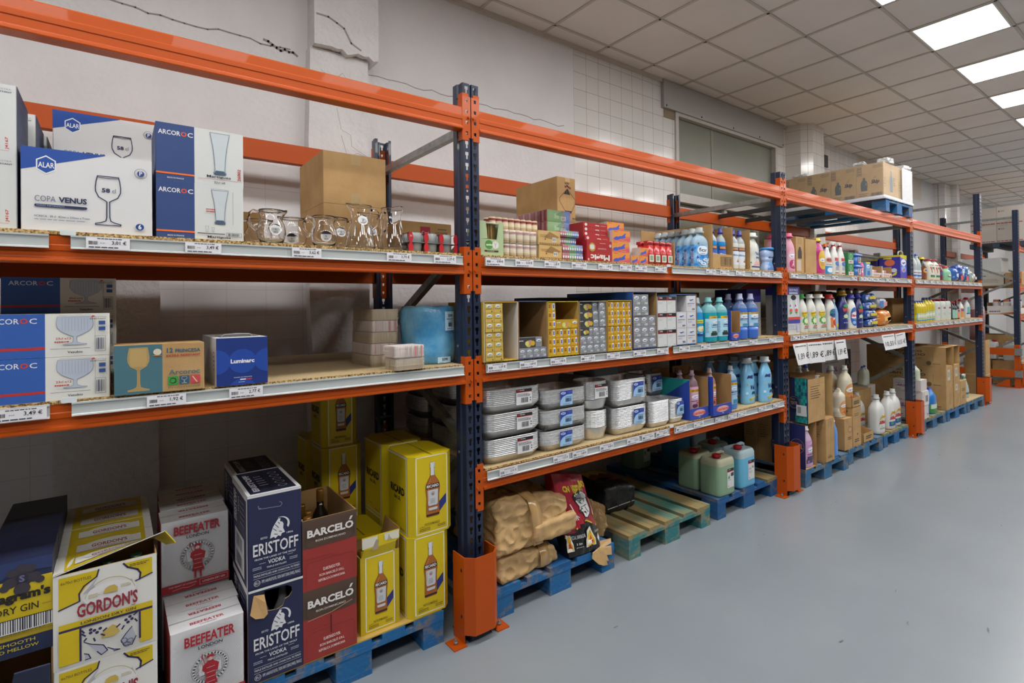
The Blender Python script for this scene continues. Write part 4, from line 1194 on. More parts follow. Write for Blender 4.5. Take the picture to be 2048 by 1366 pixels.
for k, y in enumerate((.037, .193)):
    case('gin_case', 'silver gin case with red letters, lower layer, %s from front' % ORD[k], (-1.152, y, ZS), .216 if k == 0 else .222, .153, .281, BW, 'case', gB, front=a_beef if k == 0 else None, left=beef_side, right=beef_side, top=beef_top)
for k, y in enumerate((.366, .531, .693)):
    case('gin_case', 'silver gin case with red letters, bottom layer at back, %s under the upper ones' % ORD[k], (-1.156, y, ZS), .220, .155, .281, BW, 'case', gB, lid=False)
    case('gin_case', 'silver gin case with red letters, raised upper layer, %s from front' % ORD[k], (-1.158+.006*k, y, ZS+.2815), .221, .155, .281, BW, 'case', gB, front=a_beef if k == 0 else None, left=beef_side, right=beef_side, top=beef_top)
# --- navy vodka cases
EN = P('#23284a', .45, var=.03)
def eri_top(A):
    A.rect(0, 0, .07, 1, '#cfcfd2'); A.rect(.07, 0, 1, .05, '#cfcfd2'); A.rect(.93, .05, 1, 1, '#cfcfd2'); A.rect(.09, .07, .92, .96, '#1b1e33')
    A.text('ERISTOFF', .15, .12, .27, .88, '#aeb0bd', .05, 0, 90); A.lines(.33, .3, .5, .8, '#7c7f92', 5, 3, .3)
    for q in range(5): A.ring(.72, .2+.15*q, .08+.01*(q % 2), .0035, '#9a9cab', 12)
    A.line([(.5, .06), (.5, .96)], .002, '#0d0f1c')
def eri_left(A):
    A.rect(.0, .93, 1, 1, '#cfcfd2'); A.rect(.93, 0, 1, 1, '#bfc0c6'); A.text('ERISTOFF', .12, .55, .32, .9, '#c4c6d0', .04, 0, 90); A.text('VODKA', .4, .7, .5, .88, '#9fa2b4', .02, 0, 90)
    A.rect(.2, .05, .8, .48, '#cfd0d4'); A.bars(.3, .3, .7, .44, '#4a4d60', 10, 3); A.bars(.3, .1, .7, .24, '#4a4d60', 8, 5); A.lines(.58, .6, .85, .9, '#7c80a0', 5, 8, .3)
def eri_print(A):
    W_ = '#d4d5db'
    A.poly([(.40, .50), (.42, .56), (.46, .62), (.50, .655), (.56, .70), (.60, .695), (.585, .665), (.63, .655), (.655, .63), (.645, .585), (.68, .535), (.62, .53), (.6, .50), (.55, .515), (.5, .49), (.47, .51)], W_)
    for p in ([(.46, .6), (.52, .57)], [(.5, .64), (.56, .6)], [(.48, .54), (.54, .53)], [(.57, .56), (.62, .55)], [(.55, .66), (.58, .64)]): A.line(p, .0022, '#2a2f52')
    A.poly([(.6+.17*cos(a), .63+.085*sin(a)) for a in [-.6+k*.22 for k in range(12)]]+[(.575+.155*cos(a), .635+.075*sin(a)) for a in [1.75-k*.22 for k in range(11)]], W_)
    A.text('ESTD', .23, .515, .35, .535, W_, .01); A.text('1806', .71, .515, .83, .535, W_, .01)
    A.text('ERISTOFF', .09, .345, .93, .475, W_, .015); A.text('FROM THE LAND OF THE WOLF', .12, .30, .88, .32, W_, .01); A.text('VODKA', .36, .235, .68, .28, W_, .02); A.text('TRIPLE DISTILLED', .33, .195, .7, .213, W_, .01)
    A.lines(.08, .2, .25, .235, '#a9abba', 2, 3); A.lines(.76, .22, .92, .255, '#a9abba', 2, 4); A.line([(.2, .26), (.31, .26)], .001, W_); A.line([(.72, .285), (.82, .285)], .001, W_)
    A.line([(.09, .165), (.95, .165)], .0009, W_); A.text('TRIPLE DISTILLED AND CHARCOAL FILTERED', .09, .128, .95, .148, W_, .008); A.line([(.09, .11), (.95, .11)], .0009, W_)
    A.ring(.155, .062, .055, .0013, W_, 16); A.text('EU', .12, .05, .19, .075, W_, .01); A.text('RMP, 64/68 RUE PLEYEL, 93200 SAINT DENIS (PARIS), FRANCE', .24, .04, .96, .085, W_, .0)
def a_eri(A):
    A.rect(0, .975, 1, 1, '#cfcfd2'); A.rect(0, 0, .045, 1, '#cfcfd2') if False else None
    A.line([(.24, .85), (.2, .855), (.19, .875), (.2, .88)], .0018, '#8d90a8'); A.line([(.2, .845), (.6, .83), (.63, .85), (.62, .87), (.58, .88)], .0018, '#8d90a8')
    eri_print(A)
gE = 'navy vodka cases'
case('vodka_case', 'navy vodka case with wolf emblem, upper one in front', (-.92, .045, ZS+.3475), .182, .335, .346, EN, 'case', gE, front=a_eri, left=eri_left, top=eri_top)
case('vodka_case', 'navy vodka case behind, upper one against its front twin', (-.912, .385, ZS+.3475), .175, .27, .346, EN, 'case', gE, left=eri_left, top=eri_top)
case('vodka_case', 'navy vodka case behind, lower one on the pallet', (-.912, .385, ZS), .175, .27, .347, EN, 'case', gE, left=eri_left, lid=False)
t = thing('vodka_case', 'navy vodka case with torn hole, lower one in front', 'case', (-.92, .045, ZS), 0, gE)
mb = MB()
w, d, h = .184, .335, .347
mb.box(0, .004, 0, w, d, .004, EN); mb.box(0, .004, 0, .004, d, h, EN); mb.box(w-.004, .004, 0, w, d, h, EN); mb.box(0, d-.004, 0, w, d, h, EN); mb.box(0, .004, h-.004, w, d, h, EN)
eri_left(art(mb, (0, d, 0), (0, -d, 0), (0, 0, h)))
hole = [(.10, .77), (.16, .745), (.52, .715), (.62, .735), (.66, .80), (.74, .815), (.8, .86), (.79, .91), (.70, .945), (.3, .955), (.18, .93), (.11, .9)]
fr = plane_f((0, 0, 0), (w, 0, 0), (0, 0, h))
hn = len(hole)
def fp(u, v, y): return (u*w, y, v*h)
def outer(u, v):
    du, dv = u-.45, v-.84
    k = min((.55 if du > 0 else .45)/(abs(du)+1e-9), (.16 if dv > 0 else .84)/(abs(dv)+1e-9)); return (.45+du*k, .84+dv*k)
O = [outer(*p) for p in hole]
crn = [(0, 0), (1, 0), (1, 1), (0, 1)]
for k in range(hn):
    a, b = hole[k], hole[(k+1) % hn]; oa, ob = O[k], O[(k+1) % hn]
    mid = [c for c in crn if not (abs(oa[0]-ob[0]) < 1e-6 or abs(oa[1]-ob[1]) < 1e-6) and ((abs(oa[0]-c[0]) < 1e-6 and abs(ob[1]-c[1]) < 1e-6) or (abs(oa[1]-c[1]) < 1e-6 and abs(ob[0]-c[0]) < 1e-6))]
    pts = [a, oa]+mid+[ob, b]
    mb.face([fp(u, v, 0) for u, v in pts], EN); mb.face([fp(u, v, .004) for u, v in reversed(pts)], KRAFTD)
    mb.face([fp(*a, 0), fp(*b, 0), fp(*b, .004), fp(*a, .004)], P('#a5865c', .85))
A = art(mb, (0, 0, 0), (w, 0, 0), (0, 0, h)); eri_print(A); A.rect(0, .975, 1, 1, '#cfcfd2')
mb.build('body', t)
mb = MB(); mb.rings([[(.018, -.001, .325), (.052, -.001, .318), (.056, -.012, .29), (.061, -.016, .25), (.048, -.016, .238), (.02, -.016, .245), (.004, -.012, .262), (.012, -.006, .3)], [(.018, .003, .325), (.052, .003, .318), (.056, -.009, .29), (.061, -.0135, .25), (.048, -.0135, .238), (.02, -.0135, .245), (.004, -.0095, .262), (.012, -.003, .3)]], KRAFT, smooth=False); mb.build('torn_flap', t)
for q in range(2):
    mb = MB(); mb.lathe([(.036, .005), (.037, .2), (.016, .25), (.014, .3), (.016, .302), (.016, .33)], P('#aeb4bd', .12, trans=.5), 14, (.055+.075*q, .08)); mb.build('bottle', t)
# --- brown and red rum cases
BRN = P('#5a463a', .6); RED = P('#96302c', .55)
def a_barc(A):
    A.rect(0, .60, 1, 1, '#574439'); A.rect(0, 0, 1, .60, '#96322d')
    for q in range(16): A.line([(0, .62+.023*q), (1, .62+.023*q)], .0008, '#4c3b31')
    A.line([(.06, .90), (.05, .64), (.12, .60), (.85, .60), (.94, .65), (.95, .93)], .0018, '#3f3028')
    A.text('BARCELO', .08, .75, .935, .86, '#ddd9d6', .04); A.poly([(.85, .875), (.885, .875), (.925, .925), (.88, .925)], '#ddd9d6'); A.text('RON DOMINICANO', .23, .675, .78, .705, '#d6cfc8', .012)
    A.line([(.05, .45), (.52, .45), (.55, .43)], .0015, '#7c2724'); A.line([(.06, .06), (.05, .36), (.12, .4), (.9, .4), (.95, .35), (.94, .08)], .0016, '#7c2724')
    for q, s_ in enumerate(('ELABORADO POR:', 'RON BARCELÓ S.R.L.', 'REPÚBLICA DOMINICANA')): A.text(s_, (.36, .29, .27)[q], .24-.072*q, (.67, .75, .76)[q], .285-.072*q, '#e0c9c5', .02)
gR = 'brown and red rum cases'
case('rum_case', 'brown and red rum case, lower one with slit front', (-.735, .047, ZS), .204, .395, .276, RED, 'case', gR, front=lambda A: (a_barc(A), A.line([(.5, .32), (.5, .57)], .0035, '#2a1614'), A.line([(.08, .585), (.5, .61), (.9, .69)], .0025, '#b59a78')))
t = tray('rum_case', 'brown and red rum case with open top and bottle necks showing', (-.735, .047, ZS+.2765), .206, .395, .276, BRN, KRAFTD, 'case', gR, front=a_barc)
def lqb(parent, x, y, zt):
    mb = MB(); mb.lathe([(.036, .005), (.038, .01), (.038, zt-.14), (.03, zt-.105), (.015, zt-.075), (.014, zt-.05)], P('#15120f', .08, coat=.5), 18, (x, y), True, True)
    mb.lathe([(.0145, zt-.052), (.0155, zt-.05), (.0155, zt-.006), (.0145, zt)], P('#8a6024', .35, metal=.4), 14, (x, y)); mb.build('bottle', parent)
for x, y in ((.055, .14), (.055, .24), (.13, .24), (.035, .07)): lqb(t, x, y, .315 if x > .1 else .265)
# --- yellow aniseed cases
RY = P('#d0b80e', .45, var=.03)
RBOT = [(.82, 0), (.9, .02), (.92, .06), (.9, .2), (.88, .36), (1, .5), (1, .55), (.9, .62), (.6, .69), (.36, .74), (.3, .8), (.28, .88), (.34, .89), (.34, .98), (.3, 1)]
def ric_bottle(A, cx, v0, v1, hw):
    A.poly([(cx+hw*.95, v0+(v1-v0)*.08), (.93, v0+(v1-v0)*.30), (.93, v0+(v1-v0)*.36), (cx+hw*1.2, v0+(v1-v0)*.26)], '#23307a')
    A.poly([(cx+hw*.9, v0+(v1-v0)*.05), (cx+hw*.9, v0+(v1-v0)*.24), (.94, v0+(v1-v0)*.37), (.94, v0+(v1-v0)*.2)], '#23307a')
    A.outline(RBOT, cx, v0, v1, hw, .0012, '#5c3413', '#a5622a'); A.outline([(.9, 0), (.95, .25), (.9, 1)], cx, v0+(v1-v0)*.01, v0+(v1-v0)*.045, hw, 0, '', '#3c2210')
    A.outline([(.28, 0), (.26, .6), (.32, .62), (.32, 1)], cx, v0+(v1-v0)*.76, v1, hw, 0, '', '#d3d6da'); A.line([(cx+hw*.2, v0+(v1-v0)*.77), (cx+hw*.2, v1-.01)], .0012, '#5c6068')
    A.rect(cx-hw*.92, v0+(v1-v0)*.52, cx+hw*.92, v0+(v1-v0)*.60, '#1a1c22'); A.text('RICARD', cx-hw*.84, v0+(v1-v0)*.535, cx+hw*.84, v0+(v1-v0)*.588, '#e4e4e4', .03)
    A.outline([(.55, 0), (.68, .1), (.74, 1)], cx, v0+(v1-v0)*.2, v0+(v1-v0)*.49, hw, 0, '', '#c3c7cb'); A.ell(cx, v0+(v1-v0)*.42, hw*.3, '#a6a7ab'); A.ell(cx, v0+(v1-v0)*.41, hw*.12, '#b05a58'); A.lines(cx-hw*.35, v0+(v1-v0)*.24, cx+hw*.35, v0+(v1-v0)*.34, '#70747c', 4, 3, .3)
    A.outline([(.5, 0), (.62, .3), (.62, 1)], cx, v0+(v1-v0)*.115, v0+(v1-v0)*.165, hw, 0, '', '#c3c7cb')
    A.line([(cx-hw*.6, v0+(v1-v0)*.3), (cx-hw*.62, v0+(v1-v0)*.6), (cx-hw*.3, v0+(v1-v0)*.7)], .0016, '#d79a55')
def a_ric(A):
    A.line([(.02, .03), (.975, .03), (.975, .985), (.02, .985)], .0042, '#e2e0d2', True)
    ric_bottle(A, .52, .22, .90, .22)
    A.text('PASTIS DE MARSEILLE', .26, .12, .72, .15, '#4a3f10', .01); A.lines(.1, .06, .45, .1, '#6a5c18', 2, 3); A.lines(.66, .07, .92, .11, '#6a5c18', 2, 4); A.text('6x150 cl', .1, .105, .25, .122, '#4a3f10', .01); A.line([(.1, .2), (.1, .3)], .0006, '#6a5c18')
def s_ric(vol):
    def f(A):
        A.rect(.92, 0, .97, 1, '#d9d7c6'); A.rect(0, .965, 1, .99, '#d9d7c6'); A.rect(0, .015, 1, .03, '#d9d7c6')
        A.text('RICARD', .13, .48, .85, .585, '#211d10', .05); A.text(vol, .32, .40, .66, .455, '#211d10', .03); A.lines(.2, .1, .55, .115, '#5c5014', 1, 2); A.lines(.6, .05, .85, .07, '#5c5014', 1, 3)
    return f
def t_ric(A): A.line([(.5, 0), (.5, 1)], .0035, '#2d2607'); A.line([(.49, .02), (.47, .2), (.5, .6)], .002, '#8c7a0a')
gY = 'yellow aniseed cases'
rc = dict(front=a_ric, left=s_ric('6x1,5L'), top=t_ric, cham=.026)
case('aniseed_case', 'yellow aniseed case with chamfered corners, front stack lower', (-.305, .047, ZS), .197, .27, .357, RY, 'case', gY, **rc)
case('aniseed_case', 'yellow aniseed case with chamfered corners, front stack upper', (-.297, .047, ZS+.3575), .208, .272, .357, RY, 'case', gY, **rc)
case('aniseed_case', 'yellow aniseed case behind the front stack, lower', (-.297, .36, ZS), .2, .28, .357, RY, 'case', gY, **rc)
case('aniseed_case', 'yellow aniseed case behind the front stack, upper', (-.297, .355, ZS+.3575), .2, .285, .357, RY, 'case', gY, **rc)
rc1 = dict(front=a_ric, left=s_ric('6x1L'), cham=.026, top=t_ric)
case('aniseed_case', 'litre size yellow aniseed case in the far stack, bottom', (-.505, .6, ZS), .19, .25, .342, RY, 'case', gY, **rc1)
case('aniseed_case', 'litre size yellow aniseed case in the far stack, middle', (-.505, .6, ZS+.3425), .19, .25, .342, RY, 'case', gY, **rc1)
case('aniseed_case', 'litre size yellow aniseed case in the far stack, topmost', (-.502, .62, ZS+.685), .172, .23, .342, RY, 'case', gY, **rc1)
case('aniseed_case', 'litre size yellow aniseed case against the wall, lower', (-.515, .86, ZS), .19, .22, .342, RY, 'case', gY, **rc1)
case('aniseed_case', 'litre size yellow aniseed case against the wall, upper', (-.515, .86, ZS+.3425), .19, .22, .342, RY, 'case', gY, **rc1)
case('aniseed_case', 'low yellow case lying behind the opened aniseed case', (-.505, .30, ZS), .19, .27, .33, RY, 'case', gY, cham=.02, top=t_ric)
# opened yellow case with torn raised flap
t = tray('aniseed_case', 'opened yellow aniseed case with torn white flap standing up', (-.505, .078, ZS), .168, .205, .325, RY, KRAFTD, 'case', gY, front=lambda A: (A.rect(0, 0, .12, 1, '#c0a90f'), A.rect(.88, 0, 1, 1, '#b7a00e'), a_ric(art(A.mb, (.02, -.0008, 0), (.128, 0, 0), (0, 0, .325)))))
mb = MB()
fl = [(.004, .0), (.15, .0), (.15, .04), (.166, .052), (.166, .088), (.004, .088), (.004, .05), (.012, .035), (.004, .03)]
mb.rings([[(x, y+(-.012 if zz > .03 else 0), .325+zz) for x, zz in fl] for y in (0, .0035)], RY, smooth=False)
A = art(mb, (0, -.0125, .365), (.168, 0, 0), (0, -.001, .048))
A.poly([(.03, .0), (.4, .1), (.42, .95), (.03, .95)], '#d5d3c4'); A.poly([(.6, .3), (.97, .2), (.97, .95), (.58, .95)], '#d5d3c4'); A.poly([(.25, -.3), (.42, -.25), (.45, .5), (.38, .65)], '#a4957e'); A.poly([(.66, .3), (.8, .25), (.74, .5), (.7, .85), (.68, .5)], '#b3a58e')
mb.build('torn_flap', t)
mb = MB(); mb.rings([[(x, y, z) for x, y, z in q] for q in ([(.165, .005, .325), (.165, .2, .325), (.178, .19, .41), (.178, .02, .405)], [(.168, .005, .325), (.168, .2, .325), (.181, .19, .41), (.181, .02, .405)])], KRAFTD, smooth=False); mb.build('side_flap', t)
for x, y in ((.05, .06), (.12, .06), (.05, .14)):
    mb = MB(); mb.lathe([(.032, .005), (.033, .17), (.014, .22), (.013, .27), (.015, .272), (.015, .3)], P('#8a5a22', .1, trans=.4), 14, (x, y)); mb.build('bottle', t)
# ================================================================== BOTTLES: helper
CLR = P('#cdd6da', .15, trans=.45, var=0)
PROF = {
 'soft': [(0, .88, .88), (.02, .97, .97), (.05, 1, 1), (.35, 1, 1), (.68, 1, 1), (.77, .95, .97), (.85, .78, .85), (.92, .46, .6), (.94, .34, .5), (1, .33, .5)],
 'sq': [(0, .92, .92), (.02, .98, .98), (.05, 1, 1), (.3, 1, 1), (.72, 1, 1), (.79, .95, .95), (.86, .8, .82), (.92, .5, .58), (.94, .36, .46), (1, .34, .44)],
 'curvy': [(0, .94, .9), (.02, 1, 1), (.08, 1, 1), (.25, .96, 1), (.42, .88, .96), (.55, .92, .98), (.66, .95, .95), (.78, .80, .85), (.88, .56, .65), (.94, .42, .52), (1, .4, .5)],
 'round': [(0, .9, .9), (.02, 1, 1), (.5, 1, 1), (.62, .97, .97), (.74, .8, .8), (.85, .5, .5), (.92, .32, .32), (1, .3, .3)],
 'wide': [(0, .94, .94), (.02, 1, 1), (.45, 1, 1), (.62, .98, .98), (.74, .88, .9), (.84, .62, .7), (.92, .3, .45), (1, .28, .42)],
 'spray': [(0, .94, .94), (.02, 1, 1), (.4, 1, 1), (.62, .9, .9), (.78, .62, .7), (.9, .42, .5), (1, .38, .46)],
 'hour': [(0, .92, .92), (.03, 1, 1), (.2, .96, .96), (.42, .72, .72), (.6, .88, .88), (.74, 1, 1), (.9, .98, .98), (1, .8, .8)],
 'jar': [(0, .96, .96), (.03, 1, 1), (.9, 1, 1), (1, .96, .96)],
}
def bottle(name, label, cat, loc, w, d, h, prof, body, cap, lab=None, p=2.8, group=None, rz=0., fill=None, clear=None, handle=None, capw=None, caph=.14, neck=0., cap2=None, trigger=None, n=28, split=None):
    """moulded bottle, origin at base centre; body height h includes the cap of height caph*h"""
    t = thing(name, label, cat, loc, rz, group)
    pr = PROF[prof]
    hb = h*(1-caph*.7)
    def sec(z):
        z = min(1, max(0, z))
        for a, b in zip(pr, pr[1:]):
            if a[0] <= z <= b[0]:
                k = (z-a[0])/(b[0]-a[0]+1e-9); return a[1]+(b[1]-a[1])*k, a[2]+(b[2]-a[2])*k
        return pr[-1][1], pr[-1][2]
    def xo(z): return neck*w*max(0, (z-.45)/.55)**1.5
    zs = sorted(set([q[0] for q in pr]+[.1*k for k in range(11)]+([fill] if fill else [])+([split[0]] if split else [])))
    mb = MB()
    def ringz(z):
        a, b = sec(z); return [(x+xo(z), y, z*hb) for x, y in sup(w*a, d*b, p, n)]
    def seg(z0, z1, mat, c0, c1):
        zz = [z for z in zs if z0-1e-6 <= z <= z1+1e-6]; mb.rings([ringz(z) for z in zz], mat, c0, c1)
    if fill: seg(0, fill, body, True, False); seg(fill, 1, clear or CLR, False, True)
    elif split: seg(0, split[0], body, True, False); seg(split[0], 1, split[1], False, True)
    else: seg(0, 1, body, True, True)
    mb.build('bottle_body', t)
    def f(u, v, o):
        z = LB[0]+(LB[1]-LB[0])*v
        a, b = sec(z); th = -pi/2+LB[3]+(u-.5)*2*LB[2]
        c, s_ = cos(th), sin(th)
        x = w*a/2*math.copysign(abs(c)**(2/p), c); y = d*b/2*math.copysign(abs(s_)**(2/p), s_)
        return (x+xo(z)+c*(o+.0011), y+s_*(o+.0011), z*hb)
    if lab:
        for L in (lab if isinstance(lab, list) else [lab]):
            LB = L[:4] if len(L) > 4 else (L[0], L[1], L[2], 0.)
            m2 = MB(); L[-1](Art(m2, f, w*min(1, 2*LB[2]/pi), (LB[1]-LB[0])*hb, True)); m2.build('label', t)
    if cap:
        cw = (capw or .34)*w/2; x0 = xo(1)
        m3 = MB(); z0 = hb-.002; z1 = h
        m3.lathe([(cw*1.05, z0), (cw*1.05, z0+(z1-z0)*.32), (cw*.82, z0+(z1-z0)*.36), (cw*.80, z1-.003), (cw*.72, z1)] if cap2 is None else [(cw*.9, z0), (cw, z0+(z1-z0)*.1), (cw*.97, z1-.004), (cw*.86, z1)], cap, 18, (x0, 0))
        for k in range(18 if d > .05 else 0):
            a = 2*pi*k/18; m3.box(x0+cw*1.0*cos(a)-.0009, cw*1.0*sin(a)-.0009, z0+.002, x0+cw*1.0*cos(a)+.0009, cw*1.0*sin(a)+.0009, z0+(z1-z0)*.30, cap)
        m3.build('cap', t)
    if handle:
        m4 = MB(); hx0, z0_, z1_, out = handle
        a0 = sec(z0_)[0]*w/2*hx0; a1 = sec(z1_)[0]*w/2*hx0; sg = 1 if hx0 > 0 else -1
        m4.tube([(a1*.55+xo(z1_), 0, z1_*hb), (a1+sg*out*.7*w+xo(z1_)*.6, 0, (z1_-.01)*hb), (a0+sg*out*w*1.0, 0, (z0_*.35+z1_*.65)*hb), (a0+sg*out*w*.8, 0, (z0_*.8+z1_*.2)*hb), (a0*.92, 0, z0_*hb)], [w*.09, w*.085, w*.085, w*.085, w*.09], split[1] if split else body, 10)
        m4.build('handle', t)
    if trigger:
        m5 = MB(); zt = h-.002; hd, tr = trigger
        m5.lathe([(.017, hb-.004), (.017, hb+.016), (.012, hb+.018), (.012, hb+.03)], tr, 14)
        m5.prism([(-.012, hb+.026), (.014, hb+.026), (.03, hb+.045), (.026, h), (-.03, h), (-.05, h-.012), (-.05, h-.03), (-.014, h-.032)], 'y', -.013, .013, hd)
        m5.prism([(-.034, h-.034), (-.026, h-.034), (-.022, hb+.012), (-.034, hb-.012), (-.042, hb-.01), (-.034, hb+.01)], 'y', -.006, .006, tr)
        m5.build('spray_head', t)
    return t
QBLACK, QRED = '#1b1b1d', '#b8202a'
def qband(A, v0=.84, logo=True):
    A.rect(0, v0, 1, 1, QBLACK); A.rect(0, v0-.035, 1, v0, QRED); A.rect(.06, v0+.05, .17, .97, QRED); A.text('Quality', .2, v0+.05, .52, .97, '#d9d9d9', .02)
def brand_oval(A, u, v, r, h='#e6e8ee'):
    A.ell(u, v, r, h, r*.5*A.W/A.H); A.poly([(u-r*.75, v+.0), (u-r*.2, v-r*.25*A.W/A.H), (u+r*.6, v-r*.05*A.W/A.H), (u+r*.7, v+r*.12*A.W/A.H), (u-r*.1, v+r*.0*A.W/A.H)], '#23408f'); A.line([(u-r*.6, v-r*.36*A.W/A.H), (u+r*.5, v-r*.3*A.W/A.H), (u+r*.85, v)], .0012, '#3a9a50')

# ================================================================== FOIL TRAY BAY, upper shelf
# toothpick display
t = thing('toothpick_display', 'pale green display box holding bundled wooden sticks, beside nearest post', 'display box', (.058, .03, Z1))
PG = P('#a9bb91', .55, var=.02)
mb = MB(); w, d, h = .136, .12, .169
mb.box(0, .003, 0, w, d, .003, PG); mb.box(0, .003, 0, .003, d, h+.002, PG); mb.box(w-.003, .003, 0, w, d, h-.002, PG); mb.box(0, d-.003, 0, w, d, h, PG)
cut = [(.26, 1), (.34, .5), (.72, .48), (.82, 1)]
fr = lambda u, v: (u*w, 0, v*h)
for q in ([(0, 0), (1, 0), (1, .48), (0, .48)], [(0, .48), (.34, .5), (.26, 1), (0, 1)], [(.72, .48), (1, .48), (1, 1), (.82, 1)]):
    mb.face([fr(*a) for a in q], PG); mb.face([(x, .003, z) for x, y, z in [fr(*a) for a in reversed(q)]], PG)
A = art(mb, (0, 0, 0), (w, 0, 0), (0, 0, h))
A.ell(.39, .32, .165, '#4f8f3a'); A.text('unic', .27, .29, .52, .35, '#e6eee0', .04); A.ell(.66, .32, .14, '#dcdcd8'); A.line([(.6, .40), (.65, .31), (.65, .24)], .0012, '#6b4f2c'); A.line([(.7, .40), (.66, .31)], .0012, '#6b4f2c'); A.rect(.2, .115, .78, .16, '#3f2e25'); A.lines(.3, .125, .7, .15, '#cfc5b8', 1, 2)
mb.build('box', t)
mb = MB(); r = random.Random(2)
for k in range(120):
    a = r.random()*2*pi; q = .047*math.sqrt(r.random()); x, y = .074+q*cos(a), .058+q*sin(a)*.9; z = .15+.012*r.random()
    mb.box(x-.0011, y-.0011, .006, x+.0011, y+.0011, z, P('#b5945c', .7) if k % 3 else P('#8f6f3d', .7))
tag_o = mb.build('wooden_sticks', t); tag_o['kind'] = 'stuff'
mb = MB(); mb.lathe([(.05, .158), (.052, .160), (.052, .164), (.03, .168), (.004, .169)], P('#d6d2bf', .2, trans=.3), 20, (.074, .058)); mb.build('clear_lid', t)
# cylinders of toothpicks in film packs
def pick_jar():
    mb = MB(); mb.lathe([(.0175, 0), (.0185, .002), (.0185, .062), (.016, .066)], P('#cbb491', .4), 14)
    for z0, z1, h_ in ((.046, .058, '#8a3a3f'), (.006, .012, '#a98a5c'), (.022, .04, '#ded2b6')):
        mb.lathe([(.0187, z0), (.0187, z1)], P(h_, .4), 14, (0, 0), False, False)
    return mb
first = None
for lv in range(2):
    t = thing('toothpick_pack', 'film pack of toothpick tubes, %s of two beside the green display' % ('lower', 'upper')[lv], 'pack', (.208, .045, Z1+.0715*lv), 0, 'film packs of toothpick tubes')
    for ix in range(5):
        for iy in range(3):
            o = pick_jar().build('toothpick_tube', t) if first is None else first.copy()
            if first is None: first = o
            else: COL.objects.link(o); o.parent = t
            o.location = (.022+.0425*ix, .022+.042*iy, .002)
    mb = MB(); mb.prism(rrect(.217, .132, .018, 5, .107, .066), 'z', 0, .0705, FILM, True); mb.build('film_wrap', t)
pj = None
for k in range(8):
    for j in range(2):
        lab = 'loose toothpick tube on the film packs, %s row, %s from left' % (('front', 'rear')[j], ORD[k])
        mb = pick_jar(); o = mb.build('toothpick_tube', None, (.187+.0378*k if j == 0 else .19+.0378*k, .125 if j == 0 else .17, Z1+.1435)) if pj is None else pj.copy()
        if pj is None: pj = o
        else: COL.objects.link(o); o.location = (.187+.0378*k, .125 if j == 0 else .17, Z1+.1435)
        tag(o, lab, 'toothpick tube', 'loose toothpick tubes')
# wooden peg packs, colour peg packs
for lv in range(2):
    def pk(A):
        A.poly([(.25, .5), (.5, .95), (.95, .6), (.7, .4)], '#94703f'); A.rect(.62, .25, .8, .55, '#d8d8d4'); A.bars(.64, .3, .78, .5, '#5c5c5c', 7, 2); A.lines(.08, .55, .45, .75, '#7c6038', 2, 4, .3); A.ell(.3, .4, .03, '#7c4a30')
        for q in range(11): A.rect(.04+.085*q, .02, .10+.085*q, .14, '#8d6e3e')
    case('peg_pack', ('lower', 'upper')[lv]+' tan pack of wooden pegs beside the toothpick packs', (.43-.005*lv, .05, Z1+.077*lv), .155-.005*lv, .16, .076, P('#c6a468', .5), 'pack', 'tan packs of wooden pegs', front=pk, lid=False)
PEG = ('#a3283f', '#3f8f4a', '#3a62b0')
def colourpack(label, x, y, z, w, h, d=.16):
    t = thing('peg_bag', label, 'pack', (x, y, z), 0, 'bags of coloured pegs')
    n = 3
    for k in range(9):
        c = PEG[k//3]
        mb = MB(); xx = w*k/9
        mb.rings([[(xx+.001, yy, .001), (xx+w/9-.001, yy, .001), (xx+w/9-.001, yy, h-.002), (xx+.001, yy, h-.002)] for yy in (.002, d-.004)], P(c, .4), smooth=False)
        mb.box(xx+.003, .0, h*.3, xx+w/9-.003, .003, h*.6, P('#d8dadd', .4)); mb.build('peg_row', t)
    mb = MB(); mb.prism(rrect(w+.004, d+.002, .012, 4, w/2, d/2), 'z', 0, h+.001, FILM, True); mb.build('film_wrap', t)
colourpack('bag of red, green and blue pegs, lowest beside the red boxes', .588, .05, Z1, .15, .043)
colourpack('bag of coloured pegs, second from the bottom', .590, .05, Z1+.0445, .147, .043)
colourpack('bag of coloured pegs, third from the bottom', .584, .07, Z1+.089, .12, .04)
colourpack('bag of coloured pegs, topmost beneath the pink and green packs', .582, .06, Z1+.1305, .135, .035)
# wrapped pink/green packs
for lv in range(2):
    t = thing('straw_pack', ('lower', 'upper')[lv]+' film-wrapped pack with pink side and green and blue front', 'pack', (.60, .2, Z1+.1665+.0685*lv), 0, 'pink and green film packs')
    mb = MB(); w, d, h = .168, .31, .067
    mb.prism(rrect(w, d, .006, 3, w/2, d/2), 'z', 0, h, P('#b8505f', .5))
    A = art(mb, (0, -.0002, 0), (w, 0, 0), (0, 0, h)); A.poly([(0, 0), (.75, 0), (.6, 1), (0, 1)], '#7fb36a'); A.poly([(.75, 0), (1, 0), (1, 1), (.7, 1)], '#5f86cf'); A.rect(.3, .3, .5, .7, '#a9cf8f'); A.poly([(.35, .6), (.6, .95), (.8, .8), (.6, .5)], '#4f8f58'); A.rect(.6, .15, .8, .5, '#dcdcdc'); A.bars(.62, .2, .78, .45, '#444444', 7, 1)
    A = art(mb, (-.0002, d, 0), (0, -d, 0), (0, 0, h))
    for q in range(14): A.rect(.02+.07*q, .04, .05+.07*q, .96, '#8f3646' if q % 3 else '#d29aa2')
    mb.build('straws', t)
    mb = MB(); mb.prism(rrect(w+.006, d+.004, .012, 4, w/2, d/2), 'z', -.0, h+.001, FILM, True); mb.build('film_wrap', t)
